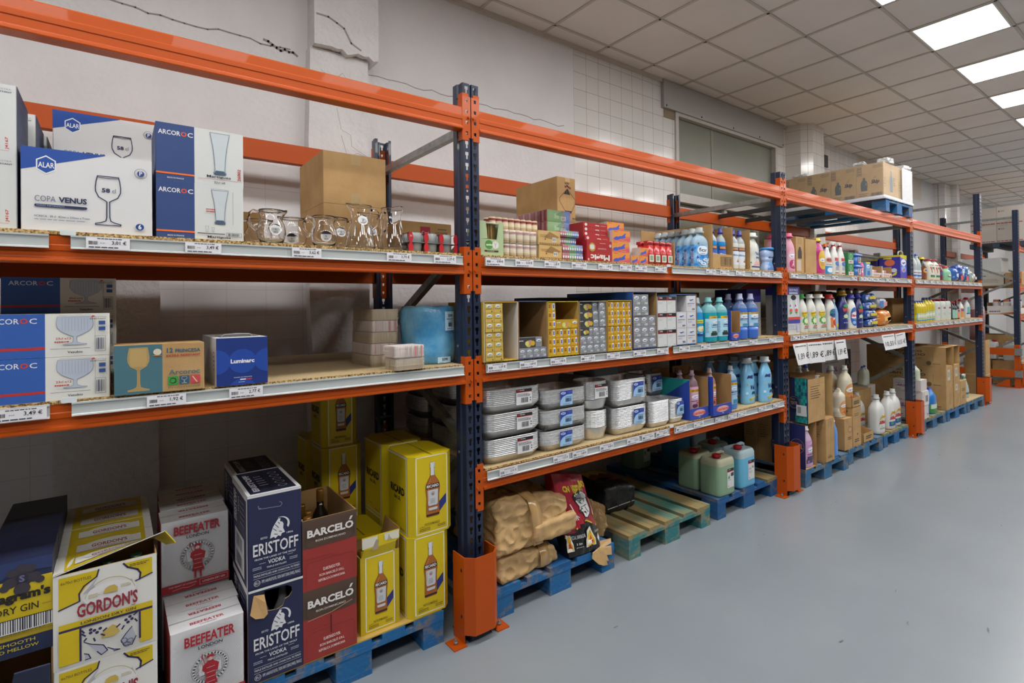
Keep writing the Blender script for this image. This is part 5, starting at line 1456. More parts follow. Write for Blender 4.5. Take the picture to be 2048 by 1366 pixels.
def a_tall(A):
    A.line([(.53, .74), (.13, .52), (.13, .45), (.45, .22), (.75, .2), (.98, .44), (.98, .52), (.57, .74)], .003, '#221d18'); A.poly([(.55, .75), (.35, .62), (.72, .62)], '#221d18'); A.poly([(.42, .25), (.8, .25), (.7, .2), (.48, .2)], '#221d18')
    for u, v, c in ((.45, .79, '#7c2f30'), (.54, .81, '#241c1c'), (.62, .79, '#7c2f30'), (.7, .77, '#7c2f30')): A.ell(u, v, .045, c)
    A.lines(.42, .85, .72, .89, '#4c3a28', 1, 2); A.line([(.5, .2), (.52, .98)], .0012, '#997748'); A.rect(.42, .9, .68, 1, '#c7a878'); A.text('MAXI', .8, .07, .97, .10, '#33281c', .02)
case('brown_carton', 'tall brown carton with printed sack drawing on upper shelf', (.80, .36, Z1+.275), .148, .45, .275, KRAFT, 'carton', front=a_tall, lid=False)
case('brown_carton', 'brown carton standing below the tall printed one, mostly hidden', (.79, .36, Z1), .17, .45, .2735, KRAFT, 'carton', lid=False)
mb = MB(); 
# firelighter boxes
FR = P('#a31f24', .45)
def thinred(A): A.ell(.11, .5, .05, '#d9d3d0', .33); A.text('Magic', .48, .3, .64, .62, '#e5d5d0', .06, 0, 180); A.lines(.7, .4, .92, .55, '#d8a8a4', 1, 3)
gF = 'red firelighter boxes'
def a_mag(A):
    A.text('Magic', .14, .07, .9, .42, '#d9d5d2', .04, 0, 180); A.line([(.14, .055), (.9, .055)], .002, '#5a1214'); A.ell(.2, .67, .13, '#b98a3a'); A.poly([(.12, .6), (.2, .55), (.28, .6), (.28, .76), (.2, .81), (.12, .76)], '#d6d6d8'); A.line([(.2, .55), (.2, .72), (.12, .76)], .0012, '#a9a9ad'); A.line([(.2, .72), (.28, .76)], .0012, '#a9a9ad'); A.lines(.42, .58, .78, .66, '#e0b4b0', 2, 3, .4); A.lines(.5, .85, .75, .9, '#e0b4b0', 1, 4); A.ell(.92, .78, .05, '#c9a0a0'); A.ell(.05, .1, .03, '#d8c9c9')
case('firelighter_box', 'large red firelighter box standing upside down at the shelf edge', (.758, .04, Z1), .197, .29, .1235, FR, 'box', gF, front=a_mag, top=lambda A: A.rect(.55, 0, 1, 1, '#d39a28'))
for k in range(4):
    case('firelighter_box', 'thin red firelighter box, %s of four lying on the large one' % ORD[k], (.762, .075 if k else .06, Z1+.1245+.0262*k), .193, .24, .0257, FR, 'box', gF, front=thinred, lid=False)
# matchbox packs
MW = P('#cdbcb6', .55, var=.04)
def a_match(A):
    A.poly([(0, 0), (1, 0), (1, 1), (0, 1)], '#cf6a4a'); A.poly([(0, .25), (1, .55), (1, 1), (0, 1)], '#d98a3a'); A.poly([(.3, .0), (1, 0), (1, .4)], '#c8505a')
    A.poly([(.04, .25), (.12, .38), (.22, .45), (.32, .42), (.4, .5), (.5, .5), (.58, .6), (.7, .78), (.76, .78), (.7, .6), (.74, .4), (.62, .3), (.4, .24), (.3, .12), (.12, .12)], '#3c52b8'); A.lines(.5, .06, .9, .1, '#ead8c8', 1, 2); A.text('Fire', .1, .85, .28, .94, '#7a2c28', .02)
def m_left(A):
    for q in range(4): A.rect(.02+.25*q, .02, .23+.25*q, .98, '#cfbab4'); A.rect(.10+.25*q, .05, .13+.25*q, .95, '#b59a94')
gP = 'orange and blue match packs'
for x, y, z, lab in ((.957, .04, 0, 'orange match pack, lower one in stack right of the red box'), (.957, .042, .0655, 'orange match pack, second up in stack right of the red box'), (.972, .05, .131, 'orange match pack, third up in stack right of the red box'), (1.01, .14, .1965, 'orange match pack, topmost, set back on the stack')):
    case('match_pack', lab, (x, y, Z1+z), .147, .2, .0648, MW, 'match pack', gP, front=a_match, left=m_left, lid=False)
case('match_pack', 'pale match pack behind the topmost orange one', (1.165, .26, Z1), .1, .12, .262, MW, 'match pack', gP, left=m_left, front=lambda A: [A.line([(.33*k, .02), (.33*k, .98)], .001, '#a59a96') for k in (1, 2)], lid=False)
for x, z, lab in ((1.119, 0, 'small orange match pack, lower left of three'), (1.1945, 0, 'small orange match pack, lower right of three'), (1.197, .0525, 'small orange match pack lying on the lower right one')):
    case('match_pack', lab, (x, .04, Z1+z), .0725, .07, .0515, MW, 'match pack', gP, front=a_match, left=m_left, lid=False)
case('white_carton', 'opened white carton behind the small orange match packs', (1.112, .125, Z1), .155, .12, .13, P('#d5d0ce', .6), 'carton', lid=False, front=lambda A: [A.line([(.15*k, .02), (.15*k, .55)], .001, '#9f9894') for k in range(1, 7)])
# red canisters
RC = P('#b81a1c', .3, coat=.3)
first = None
for k in range(4):
    for j in range(2):
        lab = 'red canister with white label, %s from left, %s row' % (ORD[k], ('front', 'rear')[j])
        if first is None:
            t = thing('lighter_canister', lab, 'canister', (1.303+.06*k, .07, Z1), 0, 'red canisters'); first = t
            mb = MB(); mb.prism(rrect(.057, .057, .02, 6), 'z', 0, .125, RC, True); mb.prism(rrect(.055, .055, .02, 6), 'z', .125, .152, P('#9c1416', .3, coat=.3), True); mb.build('can', t)
            m2 = MB(); A = art(m2, (-.026, -.0288, .02), (.05, 0, 0), (0, 0, .045)); A.rect(.1, 0, .95, 1, '#d5d6d0'); A.rect(.25, .15, .8, .85, '#8fae8a'); A.lines(.3, .2, .75, .8, '#4f6f4c', 6, 2, .3); m2.build('label', t)
        else: dup(first, (1.303+.06*k, .07+.062*j, Z1), None, lab)
mb = MB(); mb.box(1.535, .05, Z1, 1.539, .35, Z1+.155, KRAFT); tag(mb.build('card_panel'), 'narrow brown card panel right of the red canisters', 'card panel')
# softener bottles and their cartons
LB_ = noisy('blue softener print', [(.35, '#2f7fd0'), (.5, '#6fb4ea'), (.68, '#b5d8f2')], 16, .25, coat=.4, detail=3)
def lab_flor(A):
    A.ell(.5, .66, .3, '#dfe9f2'); A.text('flor', .32, .60, .7, .76, '#20264a', .02); A.ell(.28, .93, .06, '#6c6420'); A.lines(.4, .5, .6, .55, '#5b6a90', 1, 3)
    for u, v, q in ((.25, .25, .1), (.4, .2, .09), (.6, .28, .11), (.75, .2, .1), (.85, .3, .09), (.5, .12, .1)): A.ell(u, v, q, '#cfe3f5'); A.ell(u, v, q*.4, '#5f8fd0')
    A.poly([(.1, .35), (.2, .45), (.3, .35), (.2, .3)], '#2454b4'); A.poly([(.7, .4), (.9, .45), (.95, .38)], '#2454b4')
def lab_flor_s(A): A.rect(.3, .1, .7, .7, '#9aa6d8'); A.bars(.35, .12, .65, .35, '#2a3060', 6, 2); A.lines(.32, .4, .68, .62, '#303a78', 4, 3, .4); A.poly([(.2, .7), (.5, .8), (.8, .7), (.5, .62)], '#27448f')
gW = 'light blue softener bottles in a column'
fb = None
for k, y in enumerate((.085, .148, .211, .274, .337, .40, .463)):
    lab = 'light blue softener bottle with clear cap, %s from the front of its column' % ORD[k]
    if fb is None: fb = bottle('softener_bottle', lab, 'bottle', (1.850, y, Z1), .165, .06, .283, 'soft', LB_, CLR, [(.04, .74, 1.0, 0., lab_flor), (.03, .7, .5, -1.5, lab_flor_s)], group=gW, fill=.66, clear=P('#b5d4ea', .2, trans=.35, var=0), capw=.38, caph=.2, p=3)
    else: dup(fb, (1.850, y, Z1), None, lab)
def card_div(label, x0, x1, fh, left_h, front=None, depth=.5):
    return tray('display_carton', label, (x0, .045, Z1), x1-x0, depth, .31, KRAFT, KRAFTD, 'carton', 'brown display cartons on upper shelf', open_='front', fh=fh, side_h=.31, back_h=.31, front=front)
t = thing('display_carton', 'brown carton back and side around the softener column', 'carton', (1.938, .045, Z1), 0, 'brown display cartons on upper shelf')
mb = MB(); mb.box(0, 0, 0, .005, .53, .312, KRAFT); mb.box(-.16, .525, 0, 0, .53, .312, KRAFT); mb.build('body', t)
card_div('brown display carton with barcode front, blue cleaner bottles inside', 1.948, 2.188, .105, .31, lambda A: (A.bars(.42, .25, .95, .75, '#241c10', 18, 4), A.line([(.4, .2), (.97, .2), (.97, .8), (.4, .8)], .003, '#241c10', True)))
card_div('brown display carton cut low, holding white cleaner bottles', 2.195, 2.425, .006, .31)
def lab_mim(c1):
    def f(A): A.rect(0, 0, 1, 1, c1, nu=6); A.rect(0, .78, 1, 1, '#2c3252', nu=6); A.rect(.1, .84, .6, .97, '#c88a60', nu=3); A.text('Mimosin', .1, .5, .9, .62, '#e6e9f5' if c1 != '#d5dae0' else '#5a8fc4', .03); A.ell(.6, .2, .12, '#9a6a40'); A.ell(.6, .3, .07, '#b58a5a')
    return f
for x, y, k in ((2.10, .09, 0), (1.993, .09, 1), (2.10, .175, 2), (1.993, .175, 3)):
    bottle('cleaner_bottle', 'bright blue cleaner bottle with violet cap in barcode carton, %s %s' % (('front', 'rear')[k//2], ('right', 'left')[k % 2]), 'bottle', (x+.005, y, Z1+.0055), .076, .066, .295, 'sq', P('#2a92d8', .2, trans=.15, coat=.4), P('#2c2a86', .4), (.1, .64, 1.3, lab_mim('#3b62c4')), group='cleaner bottles in brown cartons', fill=.76, capw=.5, caph=.2)
for x, y, k in ((2.350, .09, 0), (2.262, .09, 1), (2.350, .175, 2), (2.262, .175, 3)):
    bottle('cleaner_bottle', 'whitish cleaner bottle with violet cap in low carton, %s %s' % (('front', 'rear')[k//2], ('right', 'left')[k % 2]), 'bottle', (x, y, Z1+.0055), .082, .07, .295, 'sq', P('#d3d3cb', .25, coat=.3), P('#2c2a86', .4), (.12, .64, 1.3, lab_mim('#d5dae0')), group='cleaner bottles in brown cartons', fill=.76, capw=.5, caph=.2)
def lab_ver(A): A.text('Ver', .45, .52, .9, .66, '#4a58a8', .04); A.text('nel', .5, .38, .95, .5, '#4a58a8', .04); A.poly([(.3, .05), (.5, .3), (.8, .25), (.9, .05)], '#d8a8a8'); A.ell(.7, .9, .1, '#b9c4d8'); A.ell(.15, .2, .05, '#3a7a4a'); A.rect(.2, .0, .9, .05, '#2c357c')
bottle('softener_bottle', 'white softener bottle with clear cap right of the brown cartons', 'bottle', (2.522, .09, Z1), .15, .075, .295, 'curvy', P('#d3d6cf', .3, coat=.3), P('#c9d0c9', .3), (.1, .8, 1.2, lab_ver), capw=.62, caph=.17, neck=-.06)
for k, x in enumerate((2.66, 2.765)):
    bottle('softener_bottle', 'pink softener bottle with pink cap, %s beside the rear of post' % ('left', 'right')[k], 'bottle', (x+.02, .3, Z1), .10, .08, .30, 'curvy', P('#d99aab', .35), P('#cf5a78', .4), capw=.6, caph=.16)
case('white_carton', 'small white carton standing behind the bead bottle', (2.60, .18, Z1), .09, .1, .20, P('#d4d6d4', .55), 'carton', front=lambda A: (A.text('nor', .3, .45, .95, .6, '#1a1a1c', .03), A.rect(0, 0, .6, .25, '#1b1b28'), A.ell(.2, .75, .1, '#9a9c98')), lid=False)
def lab_len(A): A.text('lenor', .3, .62, .9, .72, '#1d2238', .03, .2); A.ell(.5, .35, .3, '#8fb4de'); A.ell(.5, .3, .2, '#5d8fcc'); A.poly([(.2, .1), (.5, .2), (.8, .08), (.8, 0), (.2, 0)], '#5a7fc4')
bottle('bead_bottle', 'waisted lilac and blue laundry bead bottle by second post', 'bottle', (2.727, .085, Z1), .125, .085, .192, 'hour', P('#9fb4dc', .3, coat=.4), P('#2f86c8', .3), (.05, .95, 1.2, lab_len), capw=.9, caph=.13, cap2=1)
mb = MB(); mb.box(-.05, 0, 0, .05, .004, .035, P('#dcded2', .4)); mb.box(-.003, 0, -.12, .003, .003, 0, P('#dcded2', .4)); tag(mb.build('shelf_wobbler', None, (2.70, .27, Z1+.32)), 'small cream plastic sign above the pink caps', 'sign') if False else None

# ================================================================== FOIL TRAY BAY, second shelf
def unit_box(name, w, d, h, mat, fr):
    mb = MB(); mb.box(0, 0, 0, w, d, h, mat); fr(art(mb, (0, 0, 0), (w, 0, 0), (0, 0, h))); return mb
def f_tan(A): A.line([(0, 0), (1, 0), (1, 1), (0, 1)], .0008, '#8a6d1d', True); brand_oval(A, .45, .72, .3); A.lines(.1, .38, .8, .5, '#6b3a28', 1, 3); A.text('8', .7, .06, .82, .24, '#3a2c14', .03); A.line([(.1, .5), (.35, .42), (.95, .48)], .0008, '#8f7428')
def f_yel(A): A.line([(0, 0), (1, 0), (1, 1), (0, 1)], .0009, '#8a6d10', True); A.rect(.62, .2, .9, .9, '#dfe2ea'); A.rect(.68, .3, .84, .75, '#3a5cae'); A.text('30', .1, .35, .4, .75, '#6b4a12', .02, 0, 90)
def f_gry(n): 
    def f(A): A.line([(0, 0), (1, 0), (1, 1), (0, 1)], .0009, '#62656c', True); brand_oval(A, .45, .68, .32); A.text(n, .5, .06, .9, .28, '#d9dadd', .03); A.lines(.1, .35, .85, .45, '#c5c7cc', 1, 2)
    return f
def f_long(bg, fg):
    def f(A): A.rect(0, 0, .25, 1, bg); A.rect(.0, .0, .72, 1, '#3c3d42' if fg else '#b8951c'); A.ell(.42, .35, .12, '#b5c04a'); A.ell(.5, .45, .1, '#c88a70'); A.ell(.35, .4, .08, '#d0d078'); A.ell(.6, .4, .09, '#c9a52a'); brand_oval(A, .86, .65, .11); A.lines(.02, .6, .25, .8, '#d5d5d5', 1, 2)
    return f
TAN, YB_, GRB = P('#c9ad55', .5), P('#d0a01c', .5), P('#8b8e94', .45)
UB = {'tan': (unit_box, TAN, f_tan), 'yel': (unit_box, YB_, f_yel), 'g20': (unit_box, GRB, f_gry('20')), 'g100': (unit_box, GRB, f_gry('100')), 'lgrey': (unit_box, GRB, f_long('#6c6e74', 1)), 'lyel': (unit_box, YB_, f_long('#c9a020', 0))}
PROTO = {}
def put(kind, x, y, z, w, d, h, label, group):
    k = (kind, round(w, 3), round(h, 3), round(d, 3))
    if k not in PROTO:
        o = unit_box('bag_box', w, d, h, UB[kind][1], UB[kind][2]).build('bag_box', None, (x, y, z)); PROTO[k] = o
    else:
        o = PROTO[k].copy(); COL.objects.link(o); o.location = (x, y, z)
    return tag(o, label, 'box', group)
def rows(kind, cname, x0, z0, cw, ch, d, grid, y, group, desc, pitchx=None):
    """grid = list of rows from the bottom; each row lists which columns are filled"""
    for r_, cols in enumerate(grid):
        for c in cols:
            put(kind, x0+c*cw, y+.002*((r_*7+c*3) % 3), z0+r_*ch, cw-.001, d, ch-.0008, '%s in %s, row %d up, %s from left' % (desc, cname, r_+1, ORD[c]), group)
WC = P('#d0cdcc', .6, var=.02)
GROUND = Z2
YF = -.018
def dcart(label, x0, x1, h, mat, inside, d=.36, left=None):
    return tray('display_carton', label, (x0, YF, Z2), x1-x0, d, h, mat, inside, 'carton', 'open fronted display cartons of bag boxes', open_='front', wall=.0035, left=left)
dcart('white lined display carton of tan boxes beside nearest post', .049, .243, .289, P('#cfa93a', .6), WC)
rows('tan', 'white lined carton', .056, Z2+.0045, .049, .0462, .20, [[0, 1]]*6, YF-.004, 'tan bag boxes', 'tan box')
dcart('nearly empty brown display carton with few grey boxes', .246, .427, .292, P('#4a5a8a', .6), KRAFTD)
rows('g20', 'nearly empty brown carton', .251, Z2+.0045, .0425, .051, .28, [[0, 1, 2, 3]], YF+.002, 'grey bag boxes', 'grey box')
put('lgrey', .252, YF+.01, Z2+.056, .145, .045, .05, 'long grey box lying across the boxes in nearly empty carton', 'grey bag boxes')
dcart('yellow sided display carton of yellow bag boxes, left', .43, .64, .289, P('#c7b40c', .5), P('#b0904a', .8))
rows('yel', 'left yellow carton', .4345, Z2+.0045, .0503, .0465, .28, [[0, 1, 2, 3]]*3+[[0]]*3, YF+.002, 'yellow bag boxes', 'yellow box')
put('lyel', .487, YF+.004, Z2+.1445, .148, .045, .046, 'long yellow box lying across the boxes in left yellow carton', 'yellow bag boxes')
dcart('grey brown display carton of grey bag boxes with blue torn rim', .647, .85, .289, P('#8d8f94', .6), KRAFTD)
rows('g20', 'blue rimmed carton', .6515, Z2+.0045, .0485, .0468, .28, [[0, 1, 2, 3], [0, 1, 2, 3], [2, 3], [3], [3], [3]], YF+.002, 'grey bag boxes', 'grey box')
for k, zz in enumerate((.0985, .1453, .1921, .2389)):
    put('lgrey', .652, YF+.006+.004*k, Z2+zz, .095 if k == 0 else .143, .045, .0462, 'long grey box with vegetable picture in blue rimmed carton, %s up' % ORD[k], 'grey bag boxes')
dcart('brown edged display carton filled with yellow bag boxes, right', .858, 1.055, .292, P('#c9a53c', .6), KRAFTD)
rows('yel', 'right yellow carton', .863, Z2+.0045, .0468, .0468, .28, [[0, 1, 2, 3]]*6, YF+.002, 'yellow bag boxes', 'yellow box')
dcart('taller blue sided display carton of large grey boxes', 1.067, 1.278, .342, P('#1e4fa0', .5), KRAFTD, d=.62)
rows('g100', 'tall blue carton', 1.072, Z2+.0045, .0672, .0645, .25, [[0, 1, 2], [0, 1, 2], [0, 1, 2], [0, 1], [0, 1]], YF+.003, 'large grey bag boxes', 'grey box')
case('grey_carton', 'dark grey carton behind the blue rimmed carton', (.70, .4, Z2), .3, .3, .315, P('#4b4d52', .6), 'carton', lid=False)
def f_kq(A): qband(A, .8); A.lines(.1, .55, .6, .68, '#8a8c90', 2, 2, .25); A.lines(.68, .06, .92, .12, '#6a6c70', 1, 2); A.line([(0, 0), (1, 0), (1, 1), (0, 1)], .0009, '#9a9ca0', True)
for c in range(2):
    for r_ in range(3):
        case('foil_roll_box', 'white box with black and red band, %s column, row %d up, beside tall blue carton' % (('left', 'right')[c], r_+1), (1.285+.0885*c, YF, Z2+.1045*r_), .0875, .28, .104, P('#d0d3d2', .5), 'box', 'white boxes with black and red band', front=f_kq, lid=False)
t = tray('display_carton', 'brown edged display carton of white foil roll boxes', (1.463, YF, Z2), .213, .3, .328, P('#4a7ab8', .6), KRAFTD, 'carton', 'open fronted display cartons of bag boxes', open_='front', wall=.0035)
def f_pa(A): brand_oval(A, .5, .74, .34, '#d6d8e0'); A.lines(.12, .47, .85, .55, '#3a3c78', 1, 3); A.lines(.12, .3, .6, .42, '#6a6ca0', 2, 2, .3); A.text('300', .55, .08, .85, .2, '#4a4c80', .03); A.line([(0, 0), (1, 0), (1, 1), (0, 1)], .0009, '#8f9096', True)
for c in range(2):
    for r_ in range(3):
        if (c, r_) == (0, 2): continue
        case('foil_roll_box', 'white foil roll box, %s column, row %d up, in brown edged carton' % (('left', 'right')[c], r_+1), (1.468+.102*c, YF+.002, Z2+.0045+.1052*r_), .101, .26, .1045, P('#cfcfd2', .5), 'box', 'white foil roll boxes', front=f_pa, lid=False)
# blue and turquoise cleaners
def lab_mis(A): A.rect(0, .78, 1, .95, '#c9cc3a', nu=5); A.lines(.2, .82, .8, .9, '#4a5a20', 1, 2); A.ell(.5, .5, .3, '#c9d8a8'); A.ell(.4, .55, .12, '#e4d8c0'); A.ell(.6, .45, .1, '#e6a050'); A.ell(.65, .6, .08, '#e4e4d8'); A.text('Mistol', .1, .15, .95, .3, '#1c2a6a', .05)
TB = P('#2f9bd8', .2, trans=.1, coat=.4)
for k, (x, y) in enumerate(((1.735, .03), (1.725, .115), (1.735, .2))):
    bottle('cleaner_bottle', 'sky blue cleaner bottle with tall clear cap, %s, beside white foil boxes' % ('front', 'left', 'rear')[k], 'bottle', (x, y, Z2), .086, .072, .305, 'sq', TB, CLR, (.1, .62, 1.2, lab_mis), group='sky blue cleaner bottles', fill=.78, clear=P('#7fb8dc', .2, trans=.3), capw=.5, caph=.2)
def lab_turq(A):
    A.rect(0, 0, 1, .88, '#a9d5e8', nu=6); A.rect(.3, .88, 1, 1, '#d9b31a', nu=6); A.text('+20% GRATIS', .45, .905, .92, .975, '#7a3a14', .03); brand_oval(A, .68, .72, .2); A.text('LIMPIADOR', .45, .53, .92, .61, '#27406a', .03); A.lines(.45, .45, .92, .5, '#27406a', 1, 3); A.poly([(.75, .3), (.98, .38), (.98, .46), (.75, .38)], '#c8503c')
    A.rect(.4, .06, .7, .2, '#22252a'); A.rect(.45, .2, .62, .28, '#3c5a30'); A.lines(.03, .2, .28, .75, '#3f6aa8', 9, 4, .3); A.rect(.75, .1, .95, .25, '#7fc0d8')
TQ = P('#1fa3b4', .2, trans=.1, coat=.4)
for k, (x, y) in enumerate(((1.858, .025), (1.992, .028), (1.862, .125), (1.994, .125))):
    bottle('cleaner_bottle', 'turquoise cleaner bottle with +20%% banner, %s %s' % (('front', 'rear')[k//2], ('left', 'right')[k % 2]), 'bottle', (x, y, Z2), .130 if k % 2 == 0 else .122, .085, .308, 'sq', TQ, P('#7fc4c8', .2, trans=.3), (.13, .65, 1.25, lab_turq), group='turquoise cleaner bottles', fill=.74, clear=P('#8fcdd2', .15, trans=.4), capw=.42, caph=.16, p=3.4)
BLC = P('#2b47a8', .5)
def suav_front(A): A.ell(.5, .55, .33, '#d9a6a0', .28); A.text('Suavizante', .16, .4, .84, .7, '#d04a48', .04); A.text('2L', .46, .12, .56, .25, '#b8c4e8', .03)
t = tray('display_carton', 'blue softener display carton, empty, brown inside, between turquoise and blue bottles', (2.07, YF, Z2), .11, .36, .235, BLC, KRAFTD, 'carton', 'blue softener display cartons', open_='front', fh=.055, front=suav_front, side_h=.21, back_h=.30)
case('brown_carton', 'tall brown carton standing behind the turquoise bottles', (1.95, .47, Z2), .40, .35, .355, KRAFTD, 'carton', lid=False)
case('teal_carton', 'teal softener carton behind the sky blue bottles', (1.62, .30, Z2), .2, .3, .312, P('#1d9a98', .5), 'carton', lid=False)
def lab_blue(A):
    A.rect(0, 0, 1, .88, '#9fc9e6', nu=6); A.rect(0, .88, 1, 1, '#d9b31a', nu=6); A.text('+20% GRATIS', .2, .905, .85, .975, '#7a3a14', .03); brand_oval(A, .5, .72, .28); A.text('LIMPIADOR', .18, .52, .85, .6, '#27406a', .03); A.lines(.2, .44, .8, .49, '#27406a', 1, 3); A.poly([(.6, .3), (.97, .36), (.97, .44), (.6, .38)], '#c8503c'); A.rect(.4, .04, .95, .22, '#3f88b0'); A.ell(.2, .12, .12, '#c9d3dc')
BB_ = P('#3f70c8', .22, trans=.1, coat=.4)
for k, (x, y) in enumerate(((2.250, .03), (2.384, .025), (2.252, .13), (2.387, .13))):
    bottle('cleaner_bottle', 'cobalt blue cleaner bottle with yellow banner, %s %s, near second post' % (('front', 'rear')[k//2], ('left', 'right')[k % 2]), 'bottle', (x, y, Z2), .118, .085, .335, 'sq', BB_, P('#aab0d0', .2, trans=.3), (.32, .68, 1.25, lab_blue), group='cobalt blue cleaner bottles', fill=.78, clear=P('#6f88b8', .15, trans=.4), capw=.42, caph=.2, p=3.4)
case('bottle_carton', 'white and violet twin bottle carton in shade behind second post', (2.52, .14, Z2), .2, .3, .375, P('#a9a8ac', .5), 'carton', front=lambda A: (A.rect(0, .72, 1, 1, '#2c2c7c'), A.poly([(.3, .45), (.45, .62), (.6, .45)], '#1a1a30'), A.rect(.2, .15, .8, .4, '#59304a'), A.ell(.4, .3, .1, '#3f7a4a')), left=lambda A: A.rect(0, .72, 1, 1, '#2c2c7c'), lid=False)

# ================================================================== FOIL TRAY BAY, lowest shelf: foil tray packs
def foil_pack(label, x, y, z, w, d, h, nr, r, kind, lab, low=.3, rz=0., tilt=0., ribs=0):
    """nested stack of foil trays; rim ridges above, one tapering tray bottom showing below"""
    t = thing('foil_tray_pack', label, 'foil tray pack', (x+w/2, y+d/2, z), rz, 'packs of foil trays')
    if tilt: t.rotation_euler = (0, tilt, rz)
    n = 6
    mb = MB(); bt = .16
    rg = []
    for k in range(5):
        q = k/4; s_ = 1-bt*(1-q)
        rg.append([(px, py, low*h*q) for px, py in rrect(w*s_*.97, d*s_*.97, r*.8, n)])
    mb.rings(rg, FOILS, True, False)
    if ribs:
        for k in range(ribs):
            xx = -w*.4+w*.8*k/(ribs-1); m = (1-bt)*.97
            mb.box(xx-.0016, -d*.485*m-.0012-.0, .002, xx+.0016, -d*.485*m+.004, .004, FOILS)
            mb.rings([[(xx-.0016, -d*.485*m-.0014, .004), (xx+.0016, -d*.485*m-.0014, .004), (xx+.0016, -d*.485*m+.003, .004), (xx-.0016, -d*.485*m+.003, .004)], [(xx*1.08-.0016, -d*.486-.0014, low*h), (xx*1.08+.0016, -d*.486-.0014, low*h), (xx*1.08+.0016, -d*.48, low*h), (xx*1.08-.0016, -d*.48, low*h)]], FOILS, smooth=False)
    mb.build('bottom_tray', t)
    mb = MB(); rg = []
    z0 = low*h; st = (h-z0)/nr
    rr_ = random.Random(int(x*1000+z*77))
    for k in range(nr):
        e = 1+.004*rr_.random()
        for zz, s_ in ((0, .985), (.3, 1.0), (.75, 1.0), (.95, .985)):
            rg.append([(px*e*s_, py*e*s_, z0+st*(k+zz)) for px, py in rrect(w, d, r, n)])
    rg.append([(px*.96, py*.96, h-.001) for px, py in rrect(w, d, r, n)])
    for zz, s_ in ((.75, .90), (.5, .86)): rg.append([(px*s_, py*s_, h*zz) for px, py in rrect(w, d, r, n)])
    mb.rings(rg, FOIL, True, True, smooth=False)
    mb.build('rim_stack', t)
    if lab:
        m2 = MB(); lx, lz, lw, lh = lab
        A = art(m2, (lx-w/2, -d/2-.004, lz), (lw, 0, 0), (0, 0, lh))
        m2.box(lx-w/2, -d/2-.0042, lz, lx-w/2+lw, -d/2-.0035, lz+lh, P('#dcdde0', .5))
        if kind == 'q':
            A.rect(0, 0, 1, 1, '#d9dadc'); qband(A, .82); A.lines(.06, .52, .96, .72, '#3c3c40', 3, 4, .45); A.bars(.3, .12, .75, .45, '#333338', 12, 3); A.rect(.87, .2, .93, .28, '#222226'); A.rect(.87, .36, .93, .44, '#222226')
        else:
            A.rect(0, 0, 1, 1, '#9cc6e8'); A.rect(0, .72, 1, 1, '#1f3c9c'); A.poly([(0, .2), (.05, .4), (.2, .58), (.5, .7), (.75, .73), (0, .73)], '#1f3c9c'); A.ell(.25, .84, .2, '#c9d6ec', .09); A.text('AICO', .13, .79, .38, .9, '#24429c', .04, .2); A.lines(.6, .8, .97, .95, '#6f6fd0', 2, 3); A.lines(.4, .52, .98, .6, '#2c3f70', 1, 4); A.bars(.42, .22, .9, .48, '#2c3a5c', 9, 5); A.lines(.2, .06, .8, .12, '#1f3c9c', 1, 3)
        m2.build('label', t)
    return t
for k in range(3):
    nm = ORD[k]+' from the bottom'
    foil_pack('large foil tray pack with white label beside nearest post, %s' % nm, .066-.002*k, .015, Z3+.1225*k, .342+.006*k, .27, .1215, 10, .055, 'q', (.185, .03, .095, .078), .28)
    foil_pack('ribbed foil tray pack with blue label, %s' % nm, .418+.002*k, .02, Z3+.1085*k, .312, .25, .1075, 10, .05, 'a', (.11, .018, .085, .078), .30, ribs=30)
for k in range(2):
    foil_pack('round foil dish pack, %s of two' % ('plain lower', 'labelled upper')[k], .742, .03, Z3+.169*k, .188, .19, .168, 14, .085, 'q', (.05, .07, .10, .08) if k else None, .42 if k == 0 else .36)
    foil_pack('deep foil tray pack with blue label, %s of two' % ('lower', 'upper')[k], .940, .02, Z3+.1635*k, .285, .22, .1625, 15, .035, 'a', (.155, .055, .09, .085), .24)
foil_pack('plain foil tray pack without label, fifth along the front', 1.242, .01, Z3, .185, .19, .165, 18, .03, 'q', None, .18)
foil_pack('narrow foil tray pack with blue label beside blue softener carton', 1.44, .01, Z3, .125, .2, .155, 16, .028, 'a', (.045, .055, .07, .085), .2)
foil_pack('foil tray pack with hidden red banded label, behind plain one', 1.245, .22, Z3, .18, .19, .30, 22, .03, 'q', (.1, .16, .08, .1), .1)
foil_pack('foil tray pack with blue label set back, lower of pair', 1.452, .23, Z3, .145, .2, .15, 12, .03, 'a', (.035, .035, .1, .1), .2, ribs=14)
foil_pack('foil tray pack with blue label set back, leaning upper of pair', 1.44, .215, Z3+.151, .155, .2, .15, 12, .03, 'a', (.04, .035, .1, .1), .2, ribs=14)
foil_pack('foil tray pack at the back, behind the round dishes', .95, .34, Z3, .30, .24, .33, 22, .03, 'q', None, .1)
for k in range(3):
    foil_pack('large foil tray pack deeper on shelf seen past post, %s up' % ORD[k], .075, .36, Z3+.1225*k, .33, .28, .1215, 10, .05, 'q', None, .28)
    foil_pack('large foil tray pack at the very back, %s up' % ORD[k], .08, .74, Z3+.1225*k, .33, .28, .1215, 10, .05, 'q', None, .28)
t = thing('clear_tray_pack', 'clear plastic tray pack high at the back, under the second shelf', 'tray pack', (1.05, .3, Z3+.335))
mb = MB(); mb.prism(rrect(.24, .2, .03, 5), 'z', 0, .10, P('#9fb0bc', .15, trans=.5), True); mb.build('trays', t)
